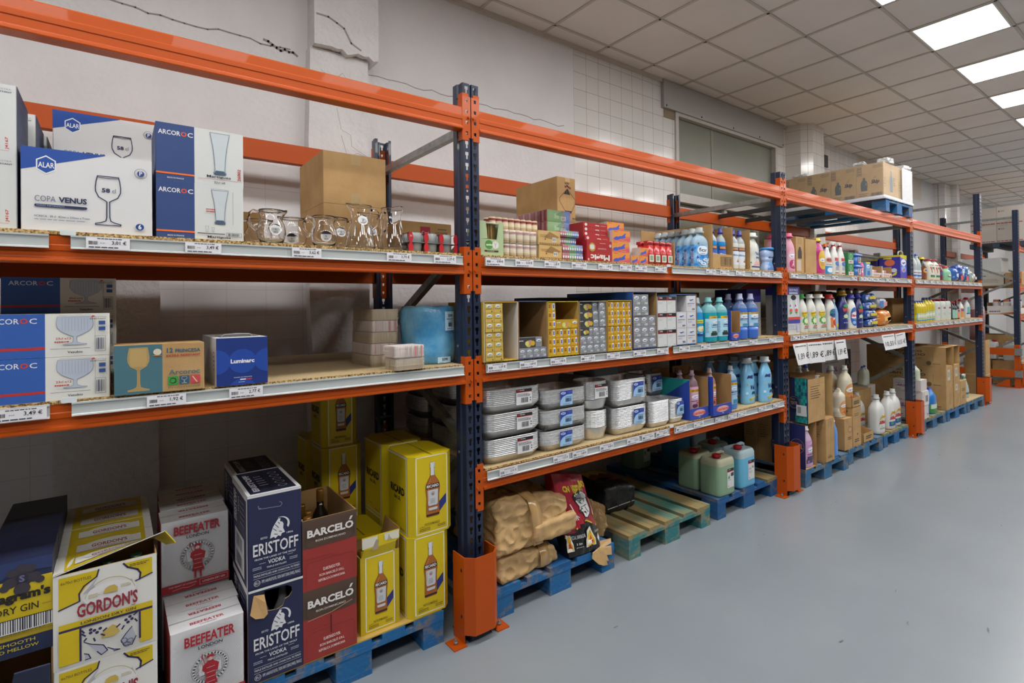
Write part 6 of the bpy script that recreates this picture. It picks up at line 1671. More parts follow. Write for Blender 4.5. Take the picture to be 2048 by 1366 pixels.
# blue softener display cartons
def suav_left(A): A.rect(0, 0, 1, 1, '#2a48aa'); A.poly([(0, 1), (0, .25), (1, 1)], '#1f9c9a')
def suav_left2(A): A.rect(0, 0, 1, 1, '#2a48aa'); A.ring(.35, .56, .2, .005, '#d5dcf0', 16, .6, 5.4); [A.line([(u, .1), (u, .38)], .005, '#d5dcf0') for u in (.25, .65)]; [A.poly([(u-.12, .32), (u, .42), (u+.12, .32)], '#d5dcf0') for u in (.25, .65)]; A.line([(.05, .06), (.9, .06)], .004, '#d5dcf0'); A.poly([(0, 1), (0, .8), (.5, 1)], '#1f9c9a')
t = tray('display_carton', 'blue softener display carton with pink bottles, left of two on lowest shelf', (1.605, -.005, Z3), .2, .34, .31, BLC, KRAFTD, 'carton', 'blue softener display cartons', open_='front', fh=.075, front=suav_front, left=suav_left, side_h=.27, back_h=.315)
t2 = tray('display_carton', 'blue softener display carton with one salmon bottle, right of two', (1.828, -.03, Z3), .215, .36, .31, BLC, KRAFTD, 'carton', 'blue softener display cartons', open_='front', fh=.075, front=suav_front, left=suav_left2, side_h=.27, back_h=.315)
def lab_soft(c, c2):
    def f(A): A.rect(0, 0, 1, 1, c, nu=5); A.rect(0, .78, 1, .92, '#d9b31a', nu=5); A.text('+20% GRATIS', .1, .80, .9, .89, '#7a3a14', .03); brand_oval(A, .5, .56, .36); A.lines(.1, .32, .9, .4, '#4a2c4a', 1, 3); A.ell(.4, .12, .2, c2); A.poly([(.5, .2), (.97, .26), (.97, .34), (.5, .28)], '#c8503c')
    return f
for k, (x, y) in enumerate(((1.71, .06), (1.68, .14), (1.74, .21))):
    bottle('softener_bottle', 'pink softener bottle in left blue carton, %s' % ('front', 'middle', 'rear')[k], 'bottle', (x, y, Z3+.0045), .085, .07, .315, 'sq', P('#cf93b8', .25, coat=.3), P('#b9a0ae', .2, trans=.3), (.22, .72, 1.2, lab_soft('#cfa5c4', '#5a3a5a')), group='softener bottles in blue cartons', fill=.74, clear=P('#8d7280', .2, trans=.3), capw=.42, caph=.16, p=3.2)
for k, (x, y) in enumerate(((1.895, .05), (1.91, .22))):
    bottle('softener_bottle', 'salmon softener bottle in right blue carton, %s' % ('front', 'rear')[k], 'bottle', (x, y, Z3+.0045), .085, .07, .315, 'sq', P('#d8837a', .25, coat=.3), P('#c9a8a0', .2, trans=.3), (.22, .72, 1.2, lab_soft('#dba39c', '#8a3a3a')), group='softener bottles in blue cartons', fill=.74, clear=P('#a88a84', .2, trans=.3), capw=.42, caph=.16, p=3.2)
bottle('softener_bottle', 'clear blue softener bottle standing right of the blue cartons', 'bottle', (2.155, .055, Z3), .098, .075, .315, 'sq', P('#4f8fd8', .2, trans=.15, coat=.4), CLR, (.14, .7, 1.2, lab_blue), fill=.76, clear=P('#a9c4dc', .15, trans=.4), capw=.42, caph=.16, p=3.2)
def lab_vb(A): A.text('Ver', .38, .42, .8, .6, '#1c2450', .05, .15); A.text('nel', .5, .24, .9, .4, '#1c2450', .05, .15); A.ell(.45, .5, .33, '#bfe0f0', .3) if False else None; A.poly([(.15, .86), (.25, .98), (.6, .98), (.55, .84)], '#1f2c66'); A.ell(.2, .62, .07, '#d9d8a0'); A.ell(.2, .62, .04, '#7c8a30'); A.poly([(.35, .1), (.9, .18), (.95, .07), (.4, .0)], '#c9a820'); A.ell(.15, .3, .1, '#c5e0ee')
VB = P('#7fbfe4', .25, coat=.4)
fv = None
for k, (x, y) in enumerate(((2.605, .045), (2.585, .135), (2.57, .225), (2.43, .09), (2.42, .2), (2.60, .315), (2.44, .32), (2.29, .34))):
    lab = 'pale blue softener bottle near second post, lowest shelf, %s' % ('foremost', 'second in right file', 'third in right file', 'front of left file', 'second in left file', 'fourth in right file', 'third in left file', 'last in left file')[k]
    if fv is None: fv = bottle('softener_bottle', lab, 'bottle', (x, y, Z3), .142, .082, .352, 'curvy', VB, CLR, (.08, .72, 1.15, lab_vb), group='pale blue softener bottles on lowest shelf', capw=.60, caph=.17, neck=-.03, p=2.4)
    else: dup(fv, (x, y, Z3), None, lab)
# ================================================================== FLOOR OF THE FOIL TRAY BAY: sacks and canisters
from mathutils import noise as mnoise
def crumple(name, w, d, h, rad, amp, seed, mat, n=26, parent=None, loc=(0, 0, 0), rz=0., sag=0., taper=0., crease=9., pinch=None):
    """creased paper or film block: rounded box pushed about by cell-edge creases"""
    mb = MB()
    off = Vector((seed*3.1, seed*1.7, seed*.9))
    def pt(p):
        q = Vector((max(-w/2+rad, min(w/2-rad, p.x)), max(-d/2+rad, min(d/2-rad, p.y)), max(rad, min(h-rad, p.z))))
        dv = p-q
        nrm = dv.normalized() if dv.length > 1e-6 else Vector((0, 0, 1))
        b = q+nrm*rad
        k = amp*(.5-1.9*abs(mnoise.noise(b*crease*.75+off))-.9*abs(mnoise.noise(b*crease*2.1+off*2))+.5*mnoise.noise(b*crease*.3+off))
        b = b+nrm*k
        u = b.z/h
        b.x *= 1-taper*u; b.y *= 1-taper*u
        b.z -= sag*max(0, (b.x/w+.5))**2*u
        if pinch: b = pinch(b)
        if b.z < .002: b.z = .002
        return b
    faces = [('x', 1), ('x', -1), ('y', 1), ('y', -1), ('z', 1), ('z', -1)]
    for ax, sg in faces:
        g = []
        for i in range(n+1):
            row = []
            for j in range(n+1):
                a, b = i/n, j/n
                if ax == 'x': p = Vector((sg*w/2, -d/2+d*a, h*b))
                elif ax == 'y': p = Vector((-w/2+w*a, sg*d/2, h*b))
                else: p = Vector((-w/2+w*a, -d/2+d*b, h if sg > 0 else 0))
                row.append(pt(p))
            g.append(row)
        for i in range(n):
            for j in range(n):
                q = [g[i][j], g[i+1][j], g[i+1][j+1], g[i][j+1]]
                if (ax == 'y') == (sg > 0): q.reverse()
                mb.face(q, mat)
    return mb.build(name, parent, loc, rz)
PAPER = noisy('brown sack paper', [(.3, '#b08f60'), (.7, '#c09f6e')], 6, .62, bump=.25, bscale=22, bdist=.015)
CLT = P('#b3905e', .12, coat=.6)
t = thing('paper_sack', 'big crumpled brown paper sack, upper one, taped, beside orange guard', 'sack', (.372, .26, .282), .03, 'brown paper sacks')
crumple('sack_body', .5, .46, .275, .035, .020, 3, PAPER, 46, t, sag=.07, taper=.06)
mb = MB()
pts = [(.0, -.242, .02), (-.005, -.243, .12), (-.012, -.240, .19), (-.02, -.215, .252), (-.03, -.14, .276), (-.045, 0, .282), (-.06, .15, .280)]
mb.rings([[(x-.03, y, z), (x+.03, y, z), (x+.03, y+.003, z-.003), (x-.03, y+.003, z-.003)] for x, y, z in pts], CLT, smooth=True); mb.build('tape_strip', t)
crumple('sack_corner_fold', .3, .05, .1, .02, .012, 8, PAPER, 14, t, (.12, -.225, .02), .06)
t = thing('paper_sack', 'flattened brown paper sack lying under the big one on blue pallet', 'sack', (.335, .255, ZP), .06, 'brown paper sacks')
crumple('sack_body', .40, .42, .135, .035, .020, 12, PAPER, 40, t, sag=.03, taper=.05)
mb = MB(); mb.rings([[(.06+x, y, z), (.12+x, y, z), (.12+x, y+.003, z-.003), (.06+x, y+.003, z-.003)] for x, y, z in ((0, -.218, .02), (0, -.22, .08), (0, -.19, .13))], CLT); mb.build('tape_strip', t)
# charcoal bag, leaning
t = thing('charcoal_bag', 'red and black charcoal bag leaning against the paper sacks', 'bag', (0, 0, 0))
CB = P('#9c1a2e', .3, coat=.3); CK = P('#161617', .32, coat=.3)
B0, B1, T0, T1 = Vector((.605, .045, .15)), Vector((.838, .045, .147)), Vector((.555, .14, .60)), Vector((.79, .15, .545))
dep = Vector((0, .10, .01))
def bagf(u, v, o):
    p = (B0*(1-u)+B1*u)*(1-v)+(T0*(1-u)+T1*u)*v
    bul = .035*math.sin(pi*min(1, max(0, u)))**.6*math.sin(pi*min(1, max(.04, v*.9+.06)))**.5
    c = .007*mnoise.noise(Vector((u*6, v*7, 2.3)))+.004*mnoise.noise(Vector((u*15, v*15, 7)))
    return p+Vector((.12, -1, .22)).normalized()*(bul+c+o)
def bagb(u, v, o):
    p = (B0*(1-u)+B1*u)*(1-v)+(T0*(1-u)+T1*u)*v+dep*math.sin(pi*min(1, max(.25, .25+v*.55)))
    return p+Vector((0, 1, .1))*(.03*math.sin(pi*u)**.6*math.sin(pi*min(1, .1+v*.8)))
mb = MB(); G = 22
for i in range(G):
    for j in range(G):
        q = [(i/G, j/G), ((i+1)/G, j/G), ((i+1)/G, (j+1)/G), (i/G, (j+1)/G)]
        m = CK if (j+.5)/G < .40-.26*abs((i+.5)/G-.62) else CB
        mb.face([bagf(u, v, 0) for u, v in q], m, True); mb.face([bagb(u, v, 0) for u, v in reversed(q)], m, True)
for k in range(G):
    a, b = k/G, (k+1)/G
    for e in (0, 1):
        q = [bagf(e, a, 0), bagf(e, b, 0), bagb(e, b, 0), bagb(e, a, 0)]
        mb.face(q if e else q[::-1], CK if a < .25 else CB, True)
        q = [bagf(a, e, 0), bagf(b, e, 0), bagb(b, e, 0), bagb(a, e, 0)]
        mb.face(q[::-1] if e else q, CB if e else CK, True)
class BagArt(Art):
    STEP = .0004
A = BagArt(mb, lambda u, v, o: bagf(u, v, o+.0012), .235, .44, True)
ap = [(.06, .255), (.62, .40), (.99, .30)]
A.line([(.0, .235), (.31, .318), (.62, .40), (.81, .35), (1, .30)], .008, '#c9b31c')
A.text('CN', .18, .77, .36, .85, '#c9b618', .06, 0, 0); A.text('VEGETAL', .42, .74, .74, .86, '#c9b618', .06); A.text('BO', .72, .82, .94, .92, '#c9b618', .06)
A.poly([(.38, .70), (.44, .75), (.52, .76), (.62, .79), (.74, .78), (.84, .74), (.86, .68), (.83, .6), (.86, .53), (.78, .46), (.7, .42), (.6, .43), (.56, .50), (.46, .52), (.5, .58), (.44, .63)], '#1a1a1b')
A.poly([(.40, .695), (.45, .735), (.53, .745), (.62, .775), (.73, .765), (.82, .73), (.84, .68), (.81, .6), (.83, .53), (.77, .475), (.7, .435), (.61, .445), (.57, .515), (.49, .535), (.52, .585), (.46, .635)], '#cfd0d0')
A.ell(.6, .68, .13, '#77797c'); A.rect(.46, .675, .74, .695, '#3c3e42', nu=4); A.line([(.6, .64), (.52, .5)], .004, '#3c3e42'); A.line([(.62, .64), (.75, .5)], .004, '#3c3e42'); A.line([(.55, .57), (.75, .6)], .004, '#55575b'); A.ell(.7, .72, .07, '#a9abad')
A.line([(.25, .62), (.34, .48)], .006, '#d9d9da'); A.line([(.34, .48), (.33, .42)], .004, '#d9d9da'); A.line([(.34, .48), (.385, .42)], .004, '#d9d9da'); A.line([(.34, .48), (.41, .45)], .004, '#d9d9da'); A.line([(.92, .66), (.93, .52), (.9, .46), (.95, .45), (.94, .52)], .004, '#d9d9da')
A.text('ESPECIAL BARBACOAS', .06, .20, .48, .245, '#d9d9da', .0); A.text('3 Kg', .20, .115, .34, .15, '#d9d9da', .03); A.lines(.18, .09, .42, .105, '#c5c5c6', 1, 2)
for cx, s_ in ((.62, 1.), (.03, .5)):
    A.poly([(cx-.17*s_, .07), (cx-.15*s_, .16), (cx-.1*s_, .2), (cx-.08*s_, .27), (cx, .22+.08*s_), (cx+.05*s_, .2+.12*s_), (cx+.09*s_, .26), (cx+.13*s_, .19), (cx+.17*s_, .15), (cx+.16*s_, .07)], '#d8d6c8')
    A.poly([(cx-.13*s_, .08), (cx-.11*s_, .16), (cx-.05*s_, .22), (cx+.03*s_, .27), (cx+.08*s_, .2), (cx+.13*s_, .14), (cx+.12*s_, .08)], '#d2a81a'); A.poly([(cx-.09*s_, .085), (cx-.06*s_, .15), (cx, .18), (cx+.05*s_, .22), (cx+.09*s_, .12), (cx+.08*s_, .085)], '#b8321c'); A.poly([(cx-.1*s_, .075), (cx, .1), (cx+.1*s_, .08), (cx, .065)], '#20201c')
A.poly([(.86, .14), (.93, .2), (.97, .14), (.91, .09)], '#d4cdc8'); A.text('COMBUSTION', .80, .22, .98, .25, '#d9d9da', .0)
mb.build('bag', t)
# torn empty sack
t = thing('torn_sack', 'torn empty brown paper sack drooping over pallet edge behind charcoal bag', 'sack', (0, 0, 0))
r = random.Random(4)
def tornf(u, v, o):
    x = .85+.10*u+.02*math.sin(v*3); y = .22-.10*u-.03*v*(1-u)+.05*(v-.5)**2; z = .146+.25*v*(1-.25*u)
    c = Vector((u*5, v*5, 3.7)); ds, _ = mnoise.voronoi(c)
    return Vector((x, y, z))+Vector((.3, -1, .3))*(.02*mnoise.noise(c)-.014*math.exp(-(ds[1]-ds[0])*5)+o)
mb = MB(); G = 18
for i in range(G):
    for j in range(G):
        q = [(i/G, j/G), ((i+1)/G, j/G), ((i+1)/G, (j+1)/G), (i/G, (j+1)/G)]
        mb.face([tornf(*p, 0) for p in q], PAPER); mb.face([tornf(*p, -.004) for p in reversed(q)], PAPER)
fl = [(.842, .10, .148), (.80, .03, .147), (.755, .022, .140), (.745, .018, .115), (.79, .015, .07), (.83, .014, .05), (.862, .016, .045), (.85, .014, .075), (.872, .018, .062), (.858, .02, .1), (.90, .022, .09), (.905, .03, .13), (.93, .06, .16)]
mb.rings([[(x, y-.004, z) for x, y, z in fl], [(x, y+.0, z+.003) for x, y, z in fl]], PAPER, smooth=False)
mb.build('sack_paper', t)
# black bag lying on the teal pallet
t = thing('charcoal_bag', 'black charcoal bag lying on the teal pallet', 'bag', (1.305, .545, ZP), .02)
BKM = noisy('black plastic sheet', [(.3, '#161617'), (.7, '#232325')], 5, .38, bump=.5, bscale=18, bdist=.02)
crumple('bag_body', .30, .40, .19, .035, .010, 21, BKM, 28, t, sag=.04)
mb = MB(); ze = .197
def zt(x): return .197-.04*max(0, x/.30+.5)**2
for pts, c in (([(-.12, -.02), (-.05, .06), (0, .02), (.05, .08), (.11, .05), (.13, .1), (.02, .14), (-.1, .12)], '#b59c18'), ([(-.13, -.08), (-.04, -.02), (.03, -.06), (.12, -.01), (.13, .04), (.04, .0), (-.05, .05), (-.12, .0)], '#6f1620'), ([(-.05, -.10), (.03, -.08), (.12, -.03), (.125, -.05), (.04, -.11)], '#a3202c')):
    mb.face([(x, y, zt(x)+.006+(.001 if c[1] == '6' else 0)) for x, y in pts], P(c, .4))
mb.build('print', t)
mb = MB(); mb.box(-.135, -.2035, .045, .12, -.2025, .049, P('#c9c9c9', .5)); mb.build('white_seam', t)
# canisters
def canister(label, x, y, z, w, d, h, body, lab, capc='#a81626', fillc=None, rz=0., fillz=.74, group='canisters on the pallet', small=False):
    t = thing('canister', label, 'canister', (x, y, z), rz, group)
    mb = MB()
    R = w*.17
    zs = [(0, .93), (.02, .98), (.06, 1), (fillz, 1), (.84, .99), (.90, .94), (.935, .85)]
    def rg(z, s): return [(px, py, z*h) for px, py in rrect(w*s, d*s, R, 6)]
    k = 4
    mb.rings([rg(*q) for q in zs[:k]], body, True, False); mb.rings([rg(*q) for q in zs[k-1:]], fillc or body, False, True)
    mb.build('canister_body', t)
    mb = MB()
    zt_ = h*.93
    mb.tube([(w*.36, 0, zt_-.01), (w*.34, 0, zt_+h*.06), (w*.22, 0, zt_+h*.085), (-w*.02, 0, zt_+h*.075), (-w*.1, 0, zt_-.005)], [w*.07]*5, fillc or body, 10, .9)
    mb.build('handle', t)
    mb = MB(); cx, cy = -w*.27, -d*.18
    mb.lathe([(w*.13, zt_-.012), (w*.13, zt_+.01), (w*.15, zt_+.01), (w*.155, zt_+h*.095), (w*.14, zt_+h*.105)], P(capc, .4), 20, (cx, cy))
    for q in range(20):
        a = 2*pi*q/20; mb.box(cx+w*.152*cos(a)-.0015, cy+w*.152*sin(a)-.0015, zt_+.012, cx+w*.152*cos(a)+.0015, cy+w*.152*sin(a)+.0015, zt_+h*.09, P(capc, .4))
    mb.build('cap', t)
    if lab:
        mb = MB(); A = art(mb, (-w*.05, -d/2-.0006, h*.18), (w*.40, 0, 0), (0, 0, h*.48)); lab(A); mb.build('label', t)
    return t
def lab_q(A):
    A.rect(0, 0, 1, 1, '#d5d7d6'); qband(A, .86); A.poly([(.05, .5), (.2, .62), (.25, .72), (.3, .6), (.4, .55), (.3, .48)], '#3f8f3c'); A.poly([(.5, .6), (.55, .75), (.92, .78), (.96, .62), (.8, .56)], '#3c3c44'); A.lines(.1, .38, .65, .48, '#6a6c70', 3, 2, .3); A.text('0', .12, .06, .22, .14, '#2a2a2c', .04); A.ell(.92, .08, .03, '#8a8a8c')
def lab_q2(A):
    A.rect(0, 0, 1, 1, '#d5d7d6'); qband(A, .86); A.rect(.05, .5, .5, .62, '#b9bdbd'); A.ell(.75, .62, .12, '#b06078'); A.lines(.1, .33, .7, .45, '#6a6c70', 3, 2, .3); A.text('0', .12, .06, .22, .14, '#2a2a2c', .04)
GRN, GRNT = P('#8fae90', .35, trans=.1, var=.02), P('#b5b69c', .35, trans=.15, var=.02)
BLU, BLUT = P('#6fbbe0', .35, trans=.1, var=.02), P('#b3cbd2', .35, trans=.2, var=.02)
ZPP = ZP+.001
canister('green liquid canister with red cap, foremost of the four', 2.095, .14, ZPP, .20, .19, .285, GRN, lab_q, fillc=GRNT, fillz=.76)
canister('green liquid canister with red cap, behind the foremost one', 2.095, .345, ZPP, .20, .19, .285, GRN, lab_q, fillc=GRNT, fillz=.82)
canister('light blue liquid canister with red cap, front right', 2.365, .14, ZPP, .20, .19, .30, BLU, lab_q2, fillc=BLUT, fillz=.74)
canister('light blue liquid canister with red cap, behind the front right one', 2.365, .37, ZPP, .20, .19, .30, BLU, lab_q2, fillc=BLUT, fillz=.74)
canister('green canister far back on dark blue pallet under the shelf', 2.14, 1.0, ZPP, .20, .19, .285, GRN, lab_q, fillc=GRNT)
canister('deep blue canister standing behind the four, left part in view', 2.40, .78, ZPP, .19, .19, .30, P('#2f88b8', .35), None)
canister('pale canister behind at the back right of dark blue pallet', 2.63, .78, ZPP, .19, .19, .30, BLUT, None)

# ================================================================== PALE DETERGENT BAY: floor
def a_textl(A):
    A.rect(0, 0, 1, 1, '#252e63'); A.ring(.52, .5, .4, .003, '#a58a5c', 28); A.text('TEXTIL', .25, .45, .85, .56, '#a58a5c', .03)
TEALC = ('#1d7f80', '#2a9a95', '#23476e')
def a_textu(A):
    r = random.Random(9)
    A.rect(0, 0, 1, 1, '#242c5c')
    for i in range(6):
        for j in range(13):
            u = .3+.12*i
            if u < 1: A.rect(u, j/13, min(1, u+.12), (j+1)/13, TEALC[(i+j) % 2 if r.random() < .8 else 2])
    A.ell(.3, .45, .34, '#202a58', .16); A.ring(.3, .45, .3, .003, '#a58a5c', 24); A.text('línea', .12, .50, .35, .55, '#a58a5c'); A.text('TEXTIL', .08, .40, .5, .47, '#a58a5c', .03)
    A.rect(.42, .16, .98, .40, '#cfd0d0'); A.bars(.5, .22, .68, .36, '#3a3a3c', 9, 2)
def a_kr(A): A.lines(.15, .55, .75, .88, '#54452e', 6, 5, .3); A.line([(.02, .9), (.98, .9)], .0015, '#8a6b40')
def a_krb(A): A.line([(.5, .1), (.5, .72)], .0025, '#6f5632'); A.text('línea', .3, .13, .6, .16, '#54452e'); A.text('TEXTIL', .2, .07, .75, .115, '#54452e', .02); A.line([(.3, .8), (.3, .93)], .004, '#3a3a48'); A.line([(.6, .78), (.6, .93)], .004, '#3a3a48'); A.line([(.05, .74), (.95, .74)], .0015, '#8a6b40')
gT = 'textile softener cartons'
ZB3 = ZP+.001
t = tray('softener_carton', 'cut open textile softener carton with blue side, lower front one', (3.062, -.042, ZB3), .19, .15, .372, P('#b08e5c', .75), KRAFTD, 'carton', gT, open_='front', left=a_textl, side_h=.372, back_h=.372, wall=.004)
def lab_lil(A): A.rect(0, 0, 1, 1, '#c29ac8', nu=4); A.poly([(.1, .8), (.9, .98), (.9, .6)], '#b060a0'); brand_oval(A, .5, .62, .4); A.rect(.1, .1, .9, .38, '#4a3a5c', nu=4); A.rect(.2, .12, .4, .22, '#8a7a9c'); A.rect(.6, .12, .8, .22, '#8a7a9c'); A.lines(.2, .42, .8, .5, '#5a3a5a', 1, 2)
for k, (x, y) in enumerate(((3.155, -.0), (3.12, .06))):
    bottle('softener_bottle', 'lilac softener bottle in the cut lower carton, %s' % ('front', 'rear')[k], 'bottle', (x+.01, y, ZB3+.0045), .125 if k == 0 else .1, .07 if k == 0 else .045, .345, 'curvy', P('#c9b0cf', .35), P('#d3d3d0', .3), (.05, .72, 1.2, lab_lil), capw=.45, caph=.15, neck=-.2 if k == 0 else 0)
case('softener_carton', 'plain brown textile carton, lower right of the blue sided one', (3.40, -.055, ZB3), .155, .22, .372, KRAFT, 'carton', gT, front=a_krb, left=a_kr, lid=True)
t = thing('softener_carton', 'upper textile softener carton, teal chequered side, green bottle showing', 'carton', (3.12, -.04, ZB3+.3735), 0, gT)
mb = MB(); w, d, h = .445, .16, .375
mb.box(0, 0, 0, w, d, .004, KRAFT); mb.box(0, 0, .004, .004, d, h, KRAFT); mb.box(.004, d-.004, .004, w, d, h+.02, KRAFTD); mb.box(w-.004, 0, .004, w, d-.004, h, KRAFT); mb.box(.004, 0, .004, .30, .004, h-.01, KRAFT); mb.box(.296, .004, .004, .30, .05, h-.01, KRAFT)
a_textu(art(mb, (-.0003, d, 0), (0, -d, 0), (0, 0, h))); a_kr(art(mb, (.004, -.0003, 0), (.29, 0, 0), (0, 0, h-.02)))
mb.build('body', t)
def lab_grn(A): A.rect(0, 0, 1, 1, '#8fc3a0', nu=4); A.poly([(.1, .5), (.9, .7), (.9, .3), (.3, .1)], '#3f9a50'); brand_oval(A, .5, .72, .4); A.rect(.4, .12, .85, .3, '#2a4a3a', nu=3)
bottle('softener_bottle', 'mint green softener bottle in the teal chequered carton', 'bottle', (3.487, .045, ZB3+.378), .12, .08, .36, 'curvy', P('#9fcab4', .35), P('#cfd5d0', .3), (.05, .68, 1.2, lab_grn), capw=.45, caph=.15, neck=-.2)
for k, y in enumerate((.125, .262, .40)):
    for lv in range(2):
        case('softener_carton', 'textile softener carton behind, %s row back, %s' % (ORD[k], ('lower', 'upper')[lv]), (3.063, y, ZB3+.3735*lv), .33 if lv == 0 else .42, .134, .372, KRAFTD, 'carton', gT, left=a_kr if k else a_textu, front=a_kr if lv else None, lid=False)
bottle('softener_bottle', 'cobalt softener bottle standing between brown cartons on pallet', 'bottle', (3.655, .01, ZB3), .10, .08, .34, 'curvy', P('#5c8fd8', .35), P('#c9d0d8', .3), None, capw=.45, caph=.14)
case('brown_carton', 'brown carton with red round print, under a cream bottle', (3.889, .003, ZB3+.001), .163, .34, .292, KRAFT, 'carton', front=lambda A: (A.ell(.7, .62, .25, '#9c5a44', .1), A.ell(.7, .62, .2, '#b89468', .07), A.lines(.4, .3, .9, .4, '#3a2c1c', 2, 3), A.poly([(.02, 1), (.45, .98), (.6, .75), (.55, .7)], '#a5835a')), left=lambda A: A.lines(.1, .1, .4, .15, '#54452e', 1, 2), top=lambda A: A.line([(0, .5), (1, .5)], .002, '#8a6b40'))
case('brown_carton', 'tall narrow brown carton carrying a cut tray and bottle', (4.072, .005, ZB3+.001), .178, .3, .373, KRAFT, 'carton', front=lambda A: (A.line([(.1, .72), (.9, .72), (.9, .9), (.1, .9)], .002, '#6f5632', True), A.lines(.2, .76, .8, .86, '#54452e', 2, 3), A.ell(.55, .3, .05, '#1c1610'), A.lines(.2, .1, .85, .2, '#2c2216', 2, 6)), left=lambda A: A.text('100', .45, .86, .85, .93, '#54452e', .02))
def stray(label, x, y, z, w, d, hb, hf, fr=None):
    t = thing('cut_tray', label, 'tray', (x, y, z), 0, 'cut down brown trays')
    mb = MB(); mb.box(0, 0, 0, w, d, .004, KRAFT); mb.box(0, 0, 0, w, .004, hf, KRAFT); mb.box(0, d-.004, 0, w, d, hb, KRAFT)
    for x0 in (0, w-.004): mb.rings([[(x0, 0, .004), (x0, d, .004), (x0, d, hb), (x0, 0, hf)], [(x0+.004, 0, .004), (x0+.004, d, .004), (x0+.004, d, hb), (x0+.004, 0, hf)]], KRAFT, smooth=False)
    if fr: fr(art(mb, (0, -.0003, 0), (w, 0, 0), (0, 0, hf)))
    mb.build('body', t); return t
stray('cut brown tray holding the tall orange labelled bottle', 4.062, .005, ZB3+.3755, .19, .3, .15, .088, lambda A: (A.rect(.15, .25, .85, .75, '#8f7346'), A.lines(.2, .3, .8, .7, '#2c2216', 2, 3, .5)))
stray('empty cut brown tray lying on the pallet left of the laundry bottles', 4.29, .0, ZB3+.001, .235, .3, .17, .088, lambda A: A.lines(.25, .3, .85, .75, '#2c2216', 2, 5, .5))
def lab_or(A): A.ell(.5, .5, .48, '#d39a5c', .5); brand_oval(A, .5, .66, .36); A.lines(.25, .42, .75, .5, '#9c3a2c', 1, 2); A.poly([(.2, .2), (.5, .4), (.8, .2), (.6, .05)], '#c2602c')
bottle('laundry_bottle', 'tall cream bottle with orange label standing in cut tray', 'bottle', (4.155, .115, ZB3+.380), .17, .12, .385, 'wide', P('#d6cdb8', .4), P('#cfd0c8', .3), (.12, .62, 1.1, lab_or), capw=.36, caph=.16, handle=(.9, .2, .62, .12))
bottle('laundry_bottle', 'cream bottle with small orange label on the brown carton', 'bottle', (3.96, .09, ZB3+.295), .13, .11, .27, 'sq', P('#d3cbb8', .4), P('#cfc9b8', .35), (.08, .62, 1.0, lab_or), capw=.3, caph=.08)
bottle('laundry_bottle', 'cream bottle with clear cap seen behind the orange labelled one', 'bottle', (4.16, .25, ZB3+.380), .16, .11, .37, 'wide', P('#cbbfa5', .4), P('#bfc0b8', .3), (.12, .62, 1.1, lab_or), capw=.4, caph=.17)
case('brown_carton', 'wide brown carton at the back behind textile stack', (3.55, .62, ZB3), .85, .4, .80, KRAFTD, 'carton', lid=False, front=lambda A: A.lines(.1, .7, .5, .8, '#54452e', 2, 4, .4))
for k, x in enumerate((3.62, 3.75)):
    bottle('laundry_bottle', 'bottle with %s cap behind the teal chequered carton' % ('pale', 'blue')[k], 'bottle', (x, .30, ZB3+.52), .12, .1, .28, 'wide', P('#c5c6bd', .4), P('#cfd0c8' if k == 0 else '#2f55b8', .3), None, capw=.4, caph=.18)
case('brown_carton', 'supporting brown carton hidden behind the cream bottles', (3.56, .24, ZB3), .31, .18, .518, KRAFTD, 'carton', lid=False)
def lab_skip(bl):
    def f(A):
        A.poly([(.05, .62), (.3, .82), (.7, .97), (.95, .99), (.95, .7), (.5, .66)], '#d8b420'); A.text('2un1', .35, .74, .85, .88, '#a8761c', .04, .1); A.text('Skip', .15, .36, .9, .60, '#b02430', .06, .15); A.line([(.2, .62), (.35, .7)], .002, '#2f8a3c'); A.line([(.4, .6), (.42, .7)], .002, '#2f8a3c')
        if bl: A.rect(.1, .04, .98, .30, '#2a559c', nu=4); A.ell(.35, .2, .12, '#3f9a50', .08); A.ell(.75, .14, .1, '#8fb4dc', .06); A.rect(.75, .60, .95, .68, '#24305c')
        else: A.line([(.1, .34), (.4, .27), (.95, .36)], .005, '#3f9a3c'); A.text('ACTIVE CLEAN', .2, .12, .85, .2, '#3a6a4a', .02)
    return f
SKW = P('#d5d5d3', .35, coat=.3, var=.02)
for k, (x, y, bl) in enumerate(((4.86, .10, 0), (4.86, .30, 0), (5.17, .11, 1), (5.385, .13, 1))):
    bottle('laundry_bottle', 'large white laundry bottle, %s' % ('green labelled, front left', 'green labelled, behind brown tray', 'blue labelled, middle', 'blue labelled, nearest the orange guard')[k], 'bottle', (x, y, ZB3), .185, .14, .40, 'wide', SKW, P('#d0d2cf', .25, trans=.2), (.08, .60, 1.1, lab_skip(bl), ) if True else None, capw=.36, caph=.16, handle=(.95, .1, .42, .13), group='white laundry bottles on the pallet', p=3)
WCT = P('#bdb6b0', .6, var=.03)
def a_asu(A): A.text('Lejía Lavadora', .1, .62, .7, .7, '#4a4a6a', .01); A.text('ASUCAL', .15, .40, .65, .54, '#6a3a8a', .04); A.line([(.1, .38), (.7, .33), (.75, .45)], .004, '#a8303c'); A.lines(.1, .1, .35, .16, '#5a5a6a', 1, 2)
case('white_carton', 'grey white bleach carton, bottom of the rear stack', (4.75, .62, ZB3), .75, .45, .41, WCT, 'carton', 'white bleach cartons', left=a_asu, front=a_asu, lid=False)
case('white_carton', 'grey white bleach carton, top of the rear stack', (4.75, .62, ZB3+.4105), .58, .45, .42, WCT, 'carton', 'white bleach cartons', left=a_asu, front=a_asu, lid=False)
case('brown_carton', 'taped brown carton behind the white laundry bottles', (5.02, .36, ZB3), .38, .24, .385, KRAFT, 'carton', left=lambda A: A.line([(.5, .95), (.5, .3)], .03, '#c2a070'), front=lambda A: A.line([(.1, .3), (.1, .6)], .01, '#54452e'))
